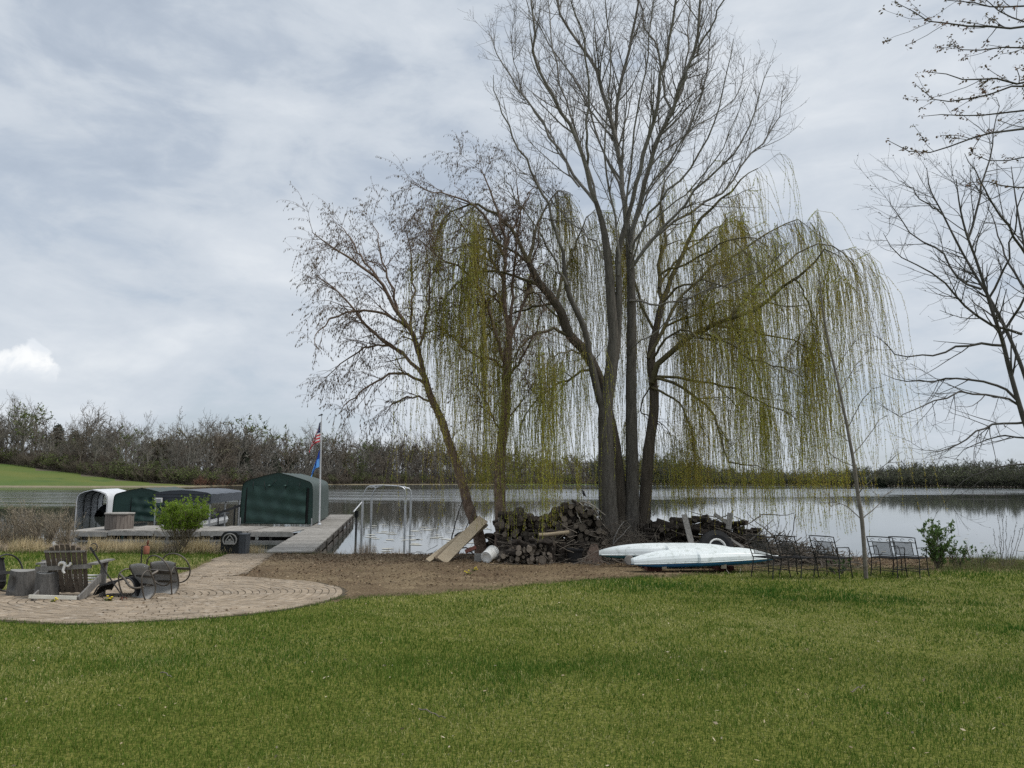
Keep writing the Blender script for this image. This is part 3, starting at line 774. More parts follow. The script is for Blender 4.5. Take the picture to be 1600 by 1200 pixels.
# scrub at the foot of the wood: one continuous thicket
rng = np.random.default_rng(78)
def scrub_mass(name, kinds, spots, mats, label):
    nm = NM()
    for kd, p, h, ws in spots:
        me = P_[kd][1]; V = np.zeros(len(me.vertices) * 3, np.float32); me.vertices.foreach_get('co', V); V = V.reshape(-1, 3).astype(float)
        lp = np.zeros(len(me.loops), np.int32); me.loops.foreach_get('vertex_index', lp); tot = np.zeros(len(me.polygons), np.int32); me.polygons.foreach_get('loop_total', tot)
        mi = np.zeros(len(me.polygons), np.int32); me.polygons.foreach_get('material_index', mi)
        a = rng.uniform(0, 6.28); ca, sa = math.cos(a), math.sin(a)
        V = V @ np.array([[ca, sa, 0], [-sa, ca, 0], [0, 0, 1]]) * np.array([h * ws, h * ws, h]) + np.array(p)
        Fq = lp.reshape(-1, 4)
        base = nm.n; nm.V.append(V); nm.F.append(Fq + base); nm.M.append(mi + (1 if kd == 'redbrush' else 0) * 0 + kinds[kd]); nm.n += len(V)
    return nm.build(name, mats, label=label, cat='undergrowth', kind='stuff')
spots = []
px = -60.0
while px < 960:
    off = wood_edge(px) + rng.uniform(.3, 3); p = far_point(px, off)
    green = (60 < px < 330 and rng.random() < .6) or rng.random() < .16
    spots.append(('gbush' if green else 'brush', p, rng.uniform(2.2, 4.5) * (1.2 if green else 1), rng.uniform(.8, 1.2)))
    if rng.random() < .8:
        p2 = far_point(px + 4, off + rng.uniform(4, 14)); spots.append(('brush', p2, rng.uniform(3.5, 6.5), rng.uniform(.7, 1)))
    px += rng.uniform(4, 8)
for px in np.arange(325, 960, 3.4):
    spots.append((rng.choice(['dense0', 'dense1', 'dense2']), far_point(px, rng.uniform(5, 26)), rng.uniform(5.5, 10), 1.1))
for px in range(306, 366, 7): spots.append(('redbrush', far_point(px, 1.5 + wood_edge(px) * .4), rng.uniform(1.8, 2.8), 1.0))
scrub_mass('undergrowth', {'brush': 0, 'gbush': 0, 'redbrush': 2, 'dense0': 3, 'dense1': 3, 'dense2': 3}, spots, [m_fbark2, m_fgreen, m_fred, m_fbark, m_fbark], 'brown and green scrub along the foot of the far wood')
# the farthest wood right of the willow reads as one mass
rng = np.random.default_rng(79)
m_hz1 = mat('hazed_grey_twigs', (.095, .087, .082), (.125, .113, .105), scale=.3, rough=1, island=.25)  # slight distance haze put into the colour, greyer than the nearer bark
m_hz2 = mat('hazed_spring_leaves', (.12, .14, .075), (.155, .17, .09), scale=.3, rough=1, island=.25)  # leaf green made paler, haze mixed into the tint
P_['mass0'] = reg('mass', None, proto_mass(1, True, .028, 110), [m_hz1, m_hz1]); P_['mass1'] = reg('mass', None, proto_mass(2, True, .028, 110), [m_hz1, m_hz1]); P_['massg'] = reg('mass', None, proto_mass(3, True), [m_hz1, m_hz2])
spots = []
for o0, o1, step, jit in ((2, 8, 8, 7), (10, 22, 6, 1), (26, 50, 6, -4)):
    px = 935.0
    while px < 1700:
        off = rng.uniform(o0, o1); p, h = height_for(px, off, jit + rng.uniform(-2, 5))
        g = (1450 < px < 1530 and rng.random() < .6) or rng.random() < .06
        spots.append(('massg' if g else rng.choice(['mass0', 'mass1']), p, h, rng.uniform(.9, 1.3))); px += step * rng.uniform(.6, 1.4)
for px in np.arange(935, 1700, 2.6): spots.append(('mass0', far_point(px, rng.uniform(.6, 4)), rng.uniform(3, 7), 1.7))
scrub_mass('distant_wood', {'mass0': 0, 'mass1': 0, 'massg': 0}, spots, [m_hz1, m_hz2], 'distant grey brown wood along the far right shore')
for px, h_ in ((1374, 5.5), (1381, 4.5)):
    place_tree('conifer', 'conifer_tree', far_point(px, 1.0), h_, 1.6, px, 'dark rounded conifer at the waterline of the far right shore, %s of two' % ('left' if px < 1378 else 'right'), 'tree', None)

# house on the rise, half hidden by trees
m_roof = mat('brown_shingles', (.115, .07, .058), (.15, .095, .078), scale=.6, rough=.95)
m_hwall = mat('tan_siding', (.24, .20, .16), (.20, .165, .13), scale=.8, rough=.9)
m_hwin = mat('house_window', (.03, .035, .04), rough=.15, spec=.5)
m_htrim = mat('house_trim', (.55, .54, .5), rough=.7)
hp = far_point(248, 46 + wood_edge(248)); hp.z -= .3
k_ = hp.y / F
house = empty('house', hp, 'tan house with a broad brown roof half hidden by trees on the far rise', 'house')
zt = at(248, 692, hp.y).z; ze = at(248, 712, hp.y).z; wd = 62 * k_
def hx(x, y, z): return (hp.x + x, hp.y + y, z)
nm = NM(); nm.box(hx(0, 4, (hp.z + ze) / 2), (wd, 8, ze - hp.z)); nm.build('wall', m_hwall, house)
nm = NM(); e_ = 1.0
nm.prism([hx(-wd / 2 - e_, -1, ze - .1), hx(-wd / 2 - e_, 4, zt), hx(-wd / 2 - e_, 9, ze - .1)], (wd + 2 * e_, 0, 0)); roof_ = nm.build('roof', m_roof, house)
nm = NM(); nm.box(hx(wd * .3, 4.5, zt + .2), (1.2, 1.0, 2.2)); nm.build('chimney', m_hwall, roof_)
for i, fx in enumerate((-.36, -.12, .14, .36)):
    nm = NM(); nm.box(hx(wd * fx, -.02, ze - 1.7), (1.8, .10, 1.5)); q = nm.build('window', m_htrim, house)
    nm = NM(); nm.box(hx(wd * fx, -.08, ze - 1.7), (1.5, .06, 1.2)); nm.build('pane', m_hwin, q)
# little dock far off at the right
m_fardock = mat('far_dock_wood', (.12, .11, .10), rough=.9)
fd = at(1535, 776, 150); fd.z = 0
fdock = empty('dock', fd, 'tiny low dock with thin posts far out on the right of the lake', 'dock')
nm = NM(); nm.box((fd.x, fd.y, .42), (9, 1.2, .14)); nm.build('deck', m_fardock, fdock)
for i in range(5):
    nm = NM(); nm.tube([(fd.x - 4.3 + i * 2.15, fd.y - .62, -.3), (fd.x - 4.3 + i * 2.15, fd.y - .62, 1.0 + .5 * (i % 2))], .05, 6); nm.build('post', m_fardock, fdock)
# ---------------------------------------------------------------- yard trees
m_cbark = mat('cottonwood_bark', (.075, .067, .058), (.135, .122, .106), scale=5, rough=.95, bump=1.0, bscale=9, stretch=(3, 3, .5), c3=(.045, .04, .035))
m_cupper = mat('pale_smooth_bark', (.155, .145, .13), (.225, .21, .188), scale=3, rough=.9, bump=.3, bscale=14, c3=(.075, .068, .06))
m_ctwig = mat('cottonwood_twigs', (.105, .09, .076), (.145, .125, .107), scale=2, rough=.9)
m_bud = mat('reddish_buds', (.10, .06, .045), (.15, .09, .06), scale=3, rough=.8, island=.3)
m_wbark = mat('willow_bark', (.062, .05, .039), (.11, .092, .073), scale=5, rough=1, bump=1.0, bscale=8, stretch=(3, 3, .45), c3=(.05, .042, .035))
m_wlimb = mat('willow_limb_bark', (.085, .075, .045), (.125, .11, .06), scale=3, rough=.95, bump=.5)
m_wstr = mat('willow_withes', (.20, .165, .055), (.15, .13, .05), scale=2, rough=.8, island=.2)
m_wleaf = mat('young_willow_leaves', (.44, .45, .06), (.33, .37, .055), scale=1.2, rough=.6, island=.3, trans=.55)
m_wleaf2 = mat('golden_willow_leaves', (.48, .39, .065), (.40, .34, .06), scale=1.2, rough=.6, island=.3, trans=.55)
m_bbark = mat('river_birch_bark', (.10, .068, .05), (.21, .155, .12), scale=9, rough=1, bump=1.0, bscale=16, stretch=(1, 1, .7), c3=(.28, .22, .18))
m_btwig = mat('birch_twigs', (.11, .072, .054), (.15, .10, .075), scale=2, rough=.9)
m_catkin = mat('birch_catkins', (.13, .10, .066), (.095, .072, .05), scale=3, rough=.9, island=.3)
m_dbark = mat('dark_maple_bark', (.06, .056, .05), (.10, .093, .085), scale=4, rough=.95, bump=.5)
m_dleaf = mat('unfolding_maple_leaves', (.13, .115, .07), (.16, .09, .065), scale=4, rough=.7, island=.4, trans=.35)

def sink(P):
    P[:, 0, 2] = hgt(P[:, 0, 0], P[:, 0, 1]) - .12

def flare(P, Rd, amt=.35):
    k = P.shape[1]; s = np.linspace(0, 1, k); return Rd * (1 + amt * np.exp(-s * 14))[None]

def trunk_mesh(nm, P, Rd, rng, sides=14, m=0, rough=.06):
    """thick stems: resampled finely with a little irregular bark relief"""
    for p, r in zip(P, Rd):
        Q = resample(p, 40); rr = np.interp(np.linspace(0, 1, 40), np.linspace(0, 1, len(r)), r)
        rr = rr * (1 + rng.normal(0, rough * .5, 40)); nm.tube(Q, rr, sides, m)

# ---- cottonwood: two pale grey stems fanning up out of the frame
D = 21.6
rng = np.random.default_rng(1)
stems = [
    ([(952, 872), (949, 760), (946, 650), (953, 590), (959, 540), (955, 473), (950, 407), (943, 357), (931, 315)], D, D - .2, .27, .065),
    ([(987, 866), (988, 760), (987, 680), (986, 600), (987, 520), (986, 440), (984, 400), (982, 360)], D + .5, D + .6, .20, .10),
    ([(945, 652), (934, 612), (922, 560), (915, 520), (903, 490), (889, 460), (882, 420), (880, 390)], D - .05, D - .5, .115, .05),
    ([(962, 560), (966, 500), (967, 440), (966, 400), (975, 360), (988, 315)], D - .02, D - .3, .115, .06)]
P0, R0 = limbs(stems, 16)
sink(P0[:2]); R0 = R0.copy(); R0[0] *= 1 + .35 * np.exp(-np.linspace(0, 1, 16) * 12); R0[1] *= 1 + .3 * np.exp(-np.linspace(0, 1, 16) * 12)
cotton = empty('cottonwood_tree', at(962, 866, D) * 1.0, 'tallest bare tree with two pale grey trunks fanning out above the woodpile', 'tree')
cotton.location.z = float(hgt(cotton.location.x, cotton.location.y))
nm = NM(); trunk_mesh(nm, P0, R0, rng); nm.build('trunk', m_cbark, cotton, smooth=True)
up_ = [
    ([(982, 362), (970, 285), (961, 210), (940, 144), (928, 105), (904, 69), (892, 51), (868, -10), (850, -60)], D + .6, D + 2.0, .125, .03),
    ([(961, 212), (967, 150), (971, 126), (982, 84), (994, 30), (1000, -20), (1006, -80)], D + 1.1, D + .6, .085, .03),
    ([(984, 372), (1000, 325), (1009, 285), (1024, 234), (1045, 186), (1060, 141), (1084, 84), (1093, 0), (1098, -70)], D + .6, D - 1.2, .12, .03),
    ([(988, 316), (1000, 255), (1018, 204), (1030, 156), (1034, 111), (1051, 45), (1057, 0), (1062, -70)], D - .3, D - 1.8, .10, .03),
    ([(931, 315), (919, 270), (901, 219), (874, 168), (850, 129), (835, 84), (829, 0), (824, -50)], D - .2, D - 1.6, .10, .022),
    ([(934, 322), (916, 300), (898, 280), (880, 245), (841, 186), (805, 129), (778, 90), (764, 48)], D - .2, D + 1.6, .075, .012),
    ([(917, 265), (916, 225), (919, 135), (913, 75), (895, 15), (886, -40)], D - .3, D - 2.4, .06, .02),
    ([(985, 420), (1010, 385), (1035, 355), (1075, 312), (1114, 270), (1150, 240), (1180, 168), (1204, 99)], D + .6, D - .6, .075, .010),
    ([(984, 425), (1008, 380), (1045, 352), (1090, 327), (1135, 294), (1162, 255), (1195, 222), (1216, 186), (1223, 132)], D + .6, D + 1.8, .075, .010),
    ([(985, 385), (1000, 318), (1012, 275), (1035, 238), (1060, 222), (1090, 195), (1135, 168), (1158, 132), (1163, 90)], D + .3, D + 1.9, .05, .010),
    ([(1045, 186), (1036, 120), (1021, 69), (1006, 39), (998, -30)], D - .3, D + .9, .06, .02),
    ([(1056, 150), (1090, 84), (1117, 30), (1135, -20), (1150, -60)], D - .6, D - 1.9, .06, .015),
    ([(880, 392), (868, 350), (848, 310), (826, 262), (800, 210), (780, 165), (772, 120)], D - .5, D - 1.9, .07, .012),
    ([(886, 445), (862, 395), (830, 340), (800, 300), (785, 270)], D - .5, D - 2.4, .05, .012),
    ([(985, 400), (1002, 358), (1020, 330), (1055, 290), (1095, 235), (1120, 180), (1135, 120), (1146, 60)], D + .4, D - 2.2, .06, .012),
    ([(1045, 186), (1068, 130), (1075, 70), (1078, 10), (1080, -40)], D - .4, D + 1.8, .05, .015),
    ([(983, 375), (976, 330), (968, 290), (945, 250), (930, 200), (915, 160), (880, 100), (850, 50), (826, 10), (810, -30)], D + .8, D + 2.6, .06, .015),
    ([(984, 470), (1025, 476), (1060, 468), (1110, 452), (1160, 436), (1200, 415), (1225, 392)], D + .4, D - 2.0, .05, .01),
    ([(950, 410), (930, 380), (890, 345), (850, 300), (815, 268)], D - .2, D + 2.4, .045, .01),
    ([(986, 545), (1010, 530), (1050, 500), (1085, 470), (1120, 440)], D + .3, D - 1.4, .035, .008),
    ([(945, 350), (927, 290), (912, 240), (890, 180), (872, 120), (862, 60), (856, 0), (852, -50)], D - .2, D + 1.2, .055, .015),
    ([(984, 400), (980, 365), (975, 335), (985, 270), (990, 210), (1000, 150), (1012, 90), (1020, 30), (1024, -40)], D + .3, D - 2.4, .055, .015),
    ([(985, 395), (992, 360), (1000, 330), (1030, 280), (1060, 230), (1085, 170), (1105, 110), (1120, 60)], D + .2, D + 2.4, .05, .012),
    ([(966, 430), (966, 380), (962, 330), (950, 280), (945, 220), (950, 150), (955, 90), (950, 30), (948, -40)], D - .3, D - 1.2, .055, .015),
    ([(985, 392), (998, 335), (1008, 300), (1040, 260), (1075, 200), (1098, 140), (1108, 80), (1112, 20), (1116, -30)], D, D - .6, .05, .012),
    ([(905, 292), (872, 235), (845, 190), (818, 150), (803, 100), (798, 50)], D, D + 2.8, .045, .010),
    ([(985, 420), (998, 380), (1012, 352), (1060, 312), (1100, 275), (1130, 230), (1150, 180), (1163, 140)], D + .4, D - 2.0, .045, .010)]
P1, R1 = limbs(up_, 16, rng, .035); R1 = R1 * .66
crown = NM()
tubes(crown, P1, R1, 9, 0)
# second order: ascending limbs, then twigs with curling tips
P2, R2 = grow(rng, P1, R1, 1.35, (.12, .96), (30, 8), (.20, .40), k=9, up=.07, wob=.06, rr=.5, rmin=.012, tip=.25)
tubes(crown, P2, R2, 6, 0)
P3, R3 = grow(rng, np.concatenate([P1, ]), R1, 2.8, (.2, .98), (40, 10), k=7, up=.07, wob=.08, rr=.35, rmin=.006, tip=.35, absl=(.5, 1.35)); tubes(crown, P3, R3, 4, 1)
P4, R4 = grow(rng, P2, R2, 3.8, (.1, .98), (40, 10), k=7, up=.075, wob=.08, rr=.5, rmin=.005, tip=.4, absl=(.4, 1.0)); tubes(crown, P4, R4, 4, 1)
allP = np.concatenate([P3, P4]); allR = np.concatenate([R3, R4])
P5, R5 = grow(rng, allP, allR, 4.4, (.12, 1), (48, 12), k=5, up=.13, wob=.12, rr=.6, rmin=.0042, tip=.55, absl=(.16, .5)); tubes(crown, P5, R5, 3, 1)
P6, R6 = grow(rng, P5, R5, 3.0, (.2, 1), (48, 14), k=4, up=.16, wob=.12, rr=.7, rmin=.0036, tip=.6, absl=(.06, .2)); tubes(crown, P6, R6, 3, 1)
ends = np.concatenate([P5[:, -1], P6[:, -1]]); ed = nrm(np.concatenate([P5[:, -1] - P5[:, -2], P6[:, -1] - P6[:, -2]]))
spindles(crown, ends, ed, rng.uniform(.02, .05, len(ends)), .013, rng, 2)
print('cottonwood twigs', len(P5), len(P6))
crown.build('crown', [m_cupper, m_ctwig, m_bud], cotton, smooth=True)

# ---- willow: dark leaning trunks behind, long hanging withes
DW = 22.3
rng = np.random.default_rng(2)
wst = [
    ([(972, 862), (968, 780), (960, 700), (948, 640), (938, 600), (917, 552), (893, 530), (882, 500), (868, 472), (847, 450), (827, 412)], DW, DW - .6, .23, .09),
    ([(1003, 858), (1009, 770), (1014, 700), (1022, 640), (1020, 590), (1017, 555), (1024, 520), (1035, 470)], DW, DW + .3, .19, .09)]
P0, R0 = limbs(wst, 16)
sink(P0); R0 = R0.copy(); R0 *= 1 + .3 * np.exp(-np.linspace(0, 1, 16) * 12)[None]
willow = empty('willow_tree', at(990, 862, DW), 'weeping willow with two dark trunks and yellow green hanging withes behind the cottonwood', 'tree')
willow.location.z = float(hgt(willow.location.x, willow.location.y))
nm = NM(); trunk_mesh(nm, P0, R0, rng); nm.build('trunk', m_wbark, willow, smooth=True)
wl_ = [
    ([(1019, 598), (1030, 566), (1060, 543), (1093, 517), (1140, 497), (1193, 477), (1223, 447), (1260, 423), (1292, 388), (1318, 402)], DW, DW - 1.6, .12, .015),
    ([(1012, 560), (1045, 500), (1060, 470), (1110, 420), (1160, 392), (1193, 368), (1227, 350), (1250, 343), (1267, 358)], DW + .1, DW + 1.8, .07, .01),
    ([(1035, 470), (1050, 430), (1075, 380), (1105, 330), (1140, 300), (1165, 272), (1184, 262)], DW + .3, DW + 1.0, .10, .01),
    ([(1035, 472), (1030, 420), (1040, 370), (1030, 320), (1040, 285), (1060, 262)], DW + .3, DW + 2.6, .09, .012),
    ([(1018, 590), (1040, 592), (1068, 608), (1097, 625), (1116, 651), (1124, 679), (1133, 710), (1148, 723), (1176, 724), (1204, 738)], DW, DW - 2.2, .06, .01),
    ([(1018, 588), (1068, 588), (1116, 600), (1153, 608), (1182, 625), (1204, 639), (1233, 644), (1252, 664)], DW, DW - 1.5, .055, .01),
    ([(1085, 520), (1120, 512), (1160, 513), (1200, 523), (1237, 533), (1277, 548), (1300, 566)], DW - .4, DW + .8, .05, .01),
    ([(1090, 520), (1133, 533), (1167, 557), (1227, 577), (1253, 596)], DW - .4, DW - 2.4, .045, .01),
    ([(1018, 605), (1050, 620), (1075, 650), (1085, 690), (1090, 730)], DW, DW - 1.2, .045, .01),
    ([(1140, 497), (1180, 450), (1230, 410), (1280, 380), (1318, 396), (1340, 430)], DW - .7, DW + .4, .05, .01),
    ([(1030, 430), (1085, 405), (1130, 380), (1175, 370), (1200, 385)], DW + .2, DW - 1.6, .05, .01),
    ([(893, 530), (876, 517), (853, 517), (827, 530), (807, 548), (790, 590)], DW - .3, DW - 1.6, .065, .012),
    ([(938, 598), (917, 577), (887, 593), (853, 613), (835, 628), (815, 660)], DW - .1, DW - 1.8, .055, .012),
    ([(827, 412), (808, 370), (780, 340), (740, 320), (705, 330), (685, 360)], DW - .6, DW + .6, .085, .01),
    ([(847, 450), (810, 432), (770, 425), (730, 432), (700, 460), (690, 500)], DW - .5, DW - 1.8, .06, .01),
    ([(827, 412), (835, 370), (850, 330), (870, 300), (890, 298)], DW - .6, DW + 1.8, .07, .01),
    ([(868, 472), (880, 430), (900, 385), (915, 345), (930, 330)], DW - .4, DW + 1.2, .06, .01),
    ([(868, 474), (835, 480), (800, 490), (765, 520), (750, 560)], DW - .4, DW + 1.5, .05, .01),
    ([(1024, 520), (1000, 470), (985, 420), (975, 370), (985, 330)], DW + .3, DW + 1.7, .06, .01),
    ([(1020, 560), (1040, 530), (1065, 515), (1085, 525), (1100, 560)], DW, DW - 2.6, .05, .01),
    ([(1030, 480), (1060, 450), (1100, 440), (1140, 452), (1170, 480)], DW + .2, DW - 2.8, .05, .01),
    ([(1024, 530), (1050, 505), (1090, 490), (1130, 470), (1180, 470)], DW + .2, DW + 2.8, .05, .01),
    ([(1030, 450), (1055, 410), (1090, 380), (1130, 350), (1160, 345)], DW + .2, DW + 3.0, .05, .01),
    ([(938, 600), (925, 565), (900, 550), (870, 556), (845, 575)], DW, DW - 2.4, .045, .01),
    ([(893, 530), (865, 490), (830, 455), (790, 450), (760, 470)], DW - .3, DW + 2.8, .05, .01),
    ([(827, 412), (800, 390), (760, 375), (720, 385), (690, 410)], DW - .6, DW - 2.4, .05, .01),
    ([(1018, 600), (1000, 640), (1030, 660), (1060, 690)], DW, DW + 1.6, .03, .008),
    ([(1140, 497), (1165, 540), (1185, 590), (1200, 640)], DW - .8, DW + .6, .035, .008),
    ([(1240, 435), (1262, 470), (1275, 520), (1284, 570)], DW - 1.4, DW - .4, .03, .008)]
P1, R1 = limbs(wl_, 14, rng, .03); R1 = R1 * .8
wc = NM(); tubes(wc, P1, R1, 8, 0)
P2, R2 = grow(rng, P1, R1, 1.9, (.25, 1), (48, 14), k=7, up=.01, wob=.10, rr=.5, rmin=.007, tip=.35, absl=(.5, 1.5)); tubes(wc, P2, R2, 5, 0)
P3, R3 = grow(rng, P2, R2, 2.2, (.2, 1), (48, 14), k=5, up=-.02, wob=.12, rr=.5, rmin=.0045, tip=.5, absl=(.25, .7)); tubes(wc, P3, R3, 4, 0)
# withes: arch out a little, then hang; they gather in columns
A1, T1, _ = points_on(rng, P1, 26, (.35, 1)); A2, T2, _ = points_on(rng, P2, 24, (.2, 1)); A3, T3, _ = points_on(rng, P3, 15, (.2, 1))
A = np.concatenate([A1, A2, A3]); T = np.concatenate([T1, T2, T3])
clump = fbm(A[:, 0] * 1.0 + 40, A[:, 1] + 40, .75, 90)
keep = rng.random(len(A)) < np.clip(.22 + (clump - .32) * 1.4, .14, .85) * np.clip(1 + (A[:, 2] - 6.0) * .12, .8, 1.6)
keep &= A[:, 2] > 3.2
xb = np.clip(((A[:, 0] + 8) / .35).astype(int), 0, 60); cb = np.bincount(xb[keep], minlength=61)
keep &= rng.random(len(A)) < np.minimum(1, 215 / np.maximum(cb[xb], 1)) * np.where(A[:, 0] < 3.6, 1, .9)
A = A[keep]; T = T[keep]; clump = clump[keep]
colx = [at(c, 750, DW - .3).x for c in (1086, 1228, 1262, 1274, 860, 845, 745, 760, 1015, 905, 1150, 1195)]
forced = np.zeros(len(A), bool); addA, addT, addc = [], [], []
for cx_, cnt in zip(colx, (70, 40, 46, 44, 30, 26, 36, 30, 20, 18, 16, 18)):
    cand = np.where((np.abs(A[:, 0] - cx_) < .30) & (A[:, 2] < 8.5))[0]
    if len(cand) == 0: continue
    j = rng.choice(cand); pos = A[j] + rng.normal(0, 1, (cnt, 3)) * np.array([.06, .10, .25]); pos[:, 0] += cx_ - A[j, 0]
    addA.append(pos); addT.append(np.repeat(T[j:j + 1], cnt, 0) * .2 + rng.normal(0, .3, (cnt, 3))); addc.append(np.full(cnt, .6))
nf = sum(len(q) for q in addA); A = np.concatenate([A] + addA); T = np.concatenate([T] + addT); clump = np.concatenate([clump] + addc); n = len(A)
forced = np.zeros(n, bool); forced[n - nf:] = True
k = 12; seg = np.linspace(0, 1, k)
zlow = .85 + 2.5 * rng.random(n) ** 1.25
full = np.maximum(A[:, 2] - zlow, .35)
ln = np.minimum(full, np.where(rng.random(n) < .34, rng.uniform(.6, 2.0, n), np.where(rng.random(n) < .45, rng.uniform(1.5, 3.8, n), rng.uniform(3.2, 8, n))))
# the longest hang in a few heavy columns
ln = np.where(forced, np.maximum(A[:, 2] - rng.uniform(1.0, 2.3, n), .4), ln)
out0 = T * np.array([1, 1, .0]) + rng.normal(0, .3, (n, 3)) * np.array([1, 1, .3]); out0 = nrm(out0) * np.where(forced, .25, 1.0)[:, None]
d = out0 * .8 + np.array([0, 0, .15]); Pw = np.zeros((n, k, 3)); Pw[:, 0] = A
sway = rng.normal(0, .07, (n, 3)) + np.array([.02, 0, 0])
for j in range(1, k):
    f = 1 - math.exp(-j * .85)
    d = nrm(d * (1 - .55) + np.array([0, 0, -1.0]) * .55 + sway * .5 + rng.normal(0, .06, (n, 3)))
    Pw[:, j] = Pw[:, j - 1] + d * (ln / (k - 1))[:, None]
Rw = np.linspace(.0042, .0022, k)[None].repeat(n, 0)
tubes(wc, Pw, Rw, 3, 1)
wc.build('crown', [m_wlimb, m_wstr], willow, smooth=True)
C, Dv, idx = points_on(rng, Pw, 44, (.05, 1))
Dv = nrm(Dv * .75 + rng.normal(0, .45, Dv.shape) + np.array([0, 0, -.25]))
gold = (clump[idx] + rng.normal(0, .06, len(idx)) + .10 * np.clip((A[idx, 2] - 6.5) / 3, -1, 1)) > .60
lf = NM(); sz = rng.uniform(.024, .054, len(C))
for g_, m_ in ((False, 0), (True, 1)):
    q = gold == g_; leaves(lf, C[q], Dv[q], sz[q], sz[q] * .27, rng, m_)
# short leafy spurs make the crown thicken near the limbs
C2, D2_, _ = points_on(rng, P3, 190, (.1, 1)); cl2 = fbm(C2[:, 0] + 40, C2[:, 1] + 40, .75, 90) + .10 * np.clip((C2[:, 2] - 6) / 3, -1, 1); q2 = rng.random(len(C2)) < np.clip((cl2 - .45) * 4.5, .05, 1) * np.clip((C2[:, 2] - 4.2) / 1.5, .15, 1); C2 = C2[q2]; D2_ = D2_[q2]; D2_ = nrm(D2_ + rng.normal(0, .7, D2_.shape) + np.array([0, 0, -.5]))
leaves(lf, C2, D2_, rng.uniform(.03, .06, len(C2)), .013, rng, 0)
lf.build('foliage', [m_wleaf, m_wleaf2], willow)
print('withes', n, 'willow leaves', len(C), len(C2))

# ---- river birches
def birch(name, label, main, mains, D, seed, lo=None):
    rng = np.random.default_rng(seed)
    base = at(main[0][0], main[0][1], D); base.z = float(hgt(base.x, base.y))
    root = empty(name, base, label, 'tree')
    nm = NM(); nb = NM()
    P0, R0 = limbs([(main, D, D, main_r[0], main_r[1])], 16); sink(P0); R0 = R0 * (1 + .35 * np.exp(-np.linspace(0, 1, 16) * 12))[None]
    trunk_mesh(nm, P0, R0, rng, 12, 0, .10)
    # curling shreds of bark
    C, Tn, ix = points_on(rng, P0[:, 4:], 60); rv = rng.normal(0, 1, C.shape); S = nrm(np.cross(Tn, rv)); rad = main_r[0] * .62
    leaves(nm, C + S * rad, nrm(Tn * rng.choice([-1, 1], len(C))[:, None] * .6 + S * .7), rng.uniform(.03, .09, len(C)), .035, rng, 0)
    nm.build('trunk', m_bbark, root, smooth=True)
    P1, R1 = limbs(mains, 14, rng, .03); tubes(nb, P1, R1, 8, 0)
    P2, R2 = grow(rng, P1, R1, 3.9, (.12, 1), (42, 12), k=8, up=-.015, wob=.08, rr=.5, rmin=.008, tip=.3, absl=(.45, 1.2)); tubes(nb, P2, R2, 5, 1)
    P3, R3 = grow(rng, np.concatenate([P2]), R2, 5.0, (.1, 1), (45, 14), k=7, up=-.085, wob=.10, rr=.5, rmin=.0045, tip=.5, absl=(.35, .95)); tubes(nb, P3, R3, 4, 1)
    Pa, Ra = grow(rng, P1, R1, 2.6, (.2, 1), (45, 14), k=7, up=-.02, wob=.10, rr=.3, rmin=.0045, tip=.5, absl=(.4, 1.1)); tubes(nb, Pa, Ra, 4, 1)
    P34 = np.concatenate([P3, Pa]); R34 = np.concatenate([R3, Ra])
    P4, R4 = grow(rng, P34, R34, 5.4, (.1, 1), (42, 14), k=6, up=-.15, wob=.12, rr=.6, rmin=.0032, tip=.6, absl=(.18, .62)); tubes(nb, P4, R4, 3, 1)
    nb.build('crown', [m_bbark, m_btwig], root, smooth=True)
    ct = NM(); C, Dv, _ = points_on(rng, P4, 8, (.2, 1)); Cb, Db, _ = points_on(rng, P34, 6, (.2, 1)); C = np.concatenate([C, Cb]); Dv = np.concatenate([Dv, Db])
    C = np.concatenate([C, P4[:, -1]]); Dv = np.concatenate([Dv, nrm(P4[:, -1] - P4[:, -2])])
    Dv = nrm(Dv * .35 + rng.normal(0, .22, Dv.shape) + np.array([0, 0, -1.0]))
    spindles(ct, C, Dv, rng.uniform(.055, .095, len(C)), rng.uniform(.018, .026, len(C)), rng)
    ct.build('catkins', m_catkin, root); print('birch', len(P4), 'catkins', len(C))
    return root
main_r = (.155, .085); DB = 21.7
birch('birch_tree', 'left river birch with shaggy bark leaning out to the left over the shore', [(754, 862), (743, 820), (733, 795), (717, 735), (703, 697), (690, 657), (673, 620), (663, 587)], [
    ([(663, 590), (653, 553), (640, 520), (620, 487), (590, 433), (550, 407), (517, 383), (488, 360)], DB, DB - .8, .075, .01),
    ([(664, 592), (650, 572), (627, 553), (590, 523), (553, 483), (520, 450), (492, 430)], DB, DB + 1.2, .06, .01),
    ([(652, 552), (643, 513), (645, 470), (645, 433), (640, 380), (630, 345)], DB, DB + 1.0, .045, .008),
    ([(655, 556), (657, 540), (668, 480), (672, 430), (664, 380)], DB, DB - 1.4, .045, .008),
    ([(635, 512), (612, 495), (573, 485), (535, 490), (502, 510), (490, 540)], DB, DB - 1.6, .045, .008),
    ([(668, 604), (645, 588), (610, 585), (575, 605), (545, 628), (530, 645)], DB, DB - .8, .045, .008),
    ([(622, 490), (612, 450), (598, 410), (590, 370), (580, 345)], DB - .1, DB + .8, .04, .008),
    ([(590, 434), (565, 400), (545, 370), (528, 350)], DB - .4, DB + 1.4, .035, .008),
    ([(676, 628), (650, 620), (620, 628), (600, 650)], DB, DB + 1.3, .035, .008),
    ([(627, 553), (600, 540), (565, 545), (530, 570), (510, 590)], DB + .4, DB + 2.0, .04, .008)], DB, 31)
main_r = (.17, .10); DB = 21.4
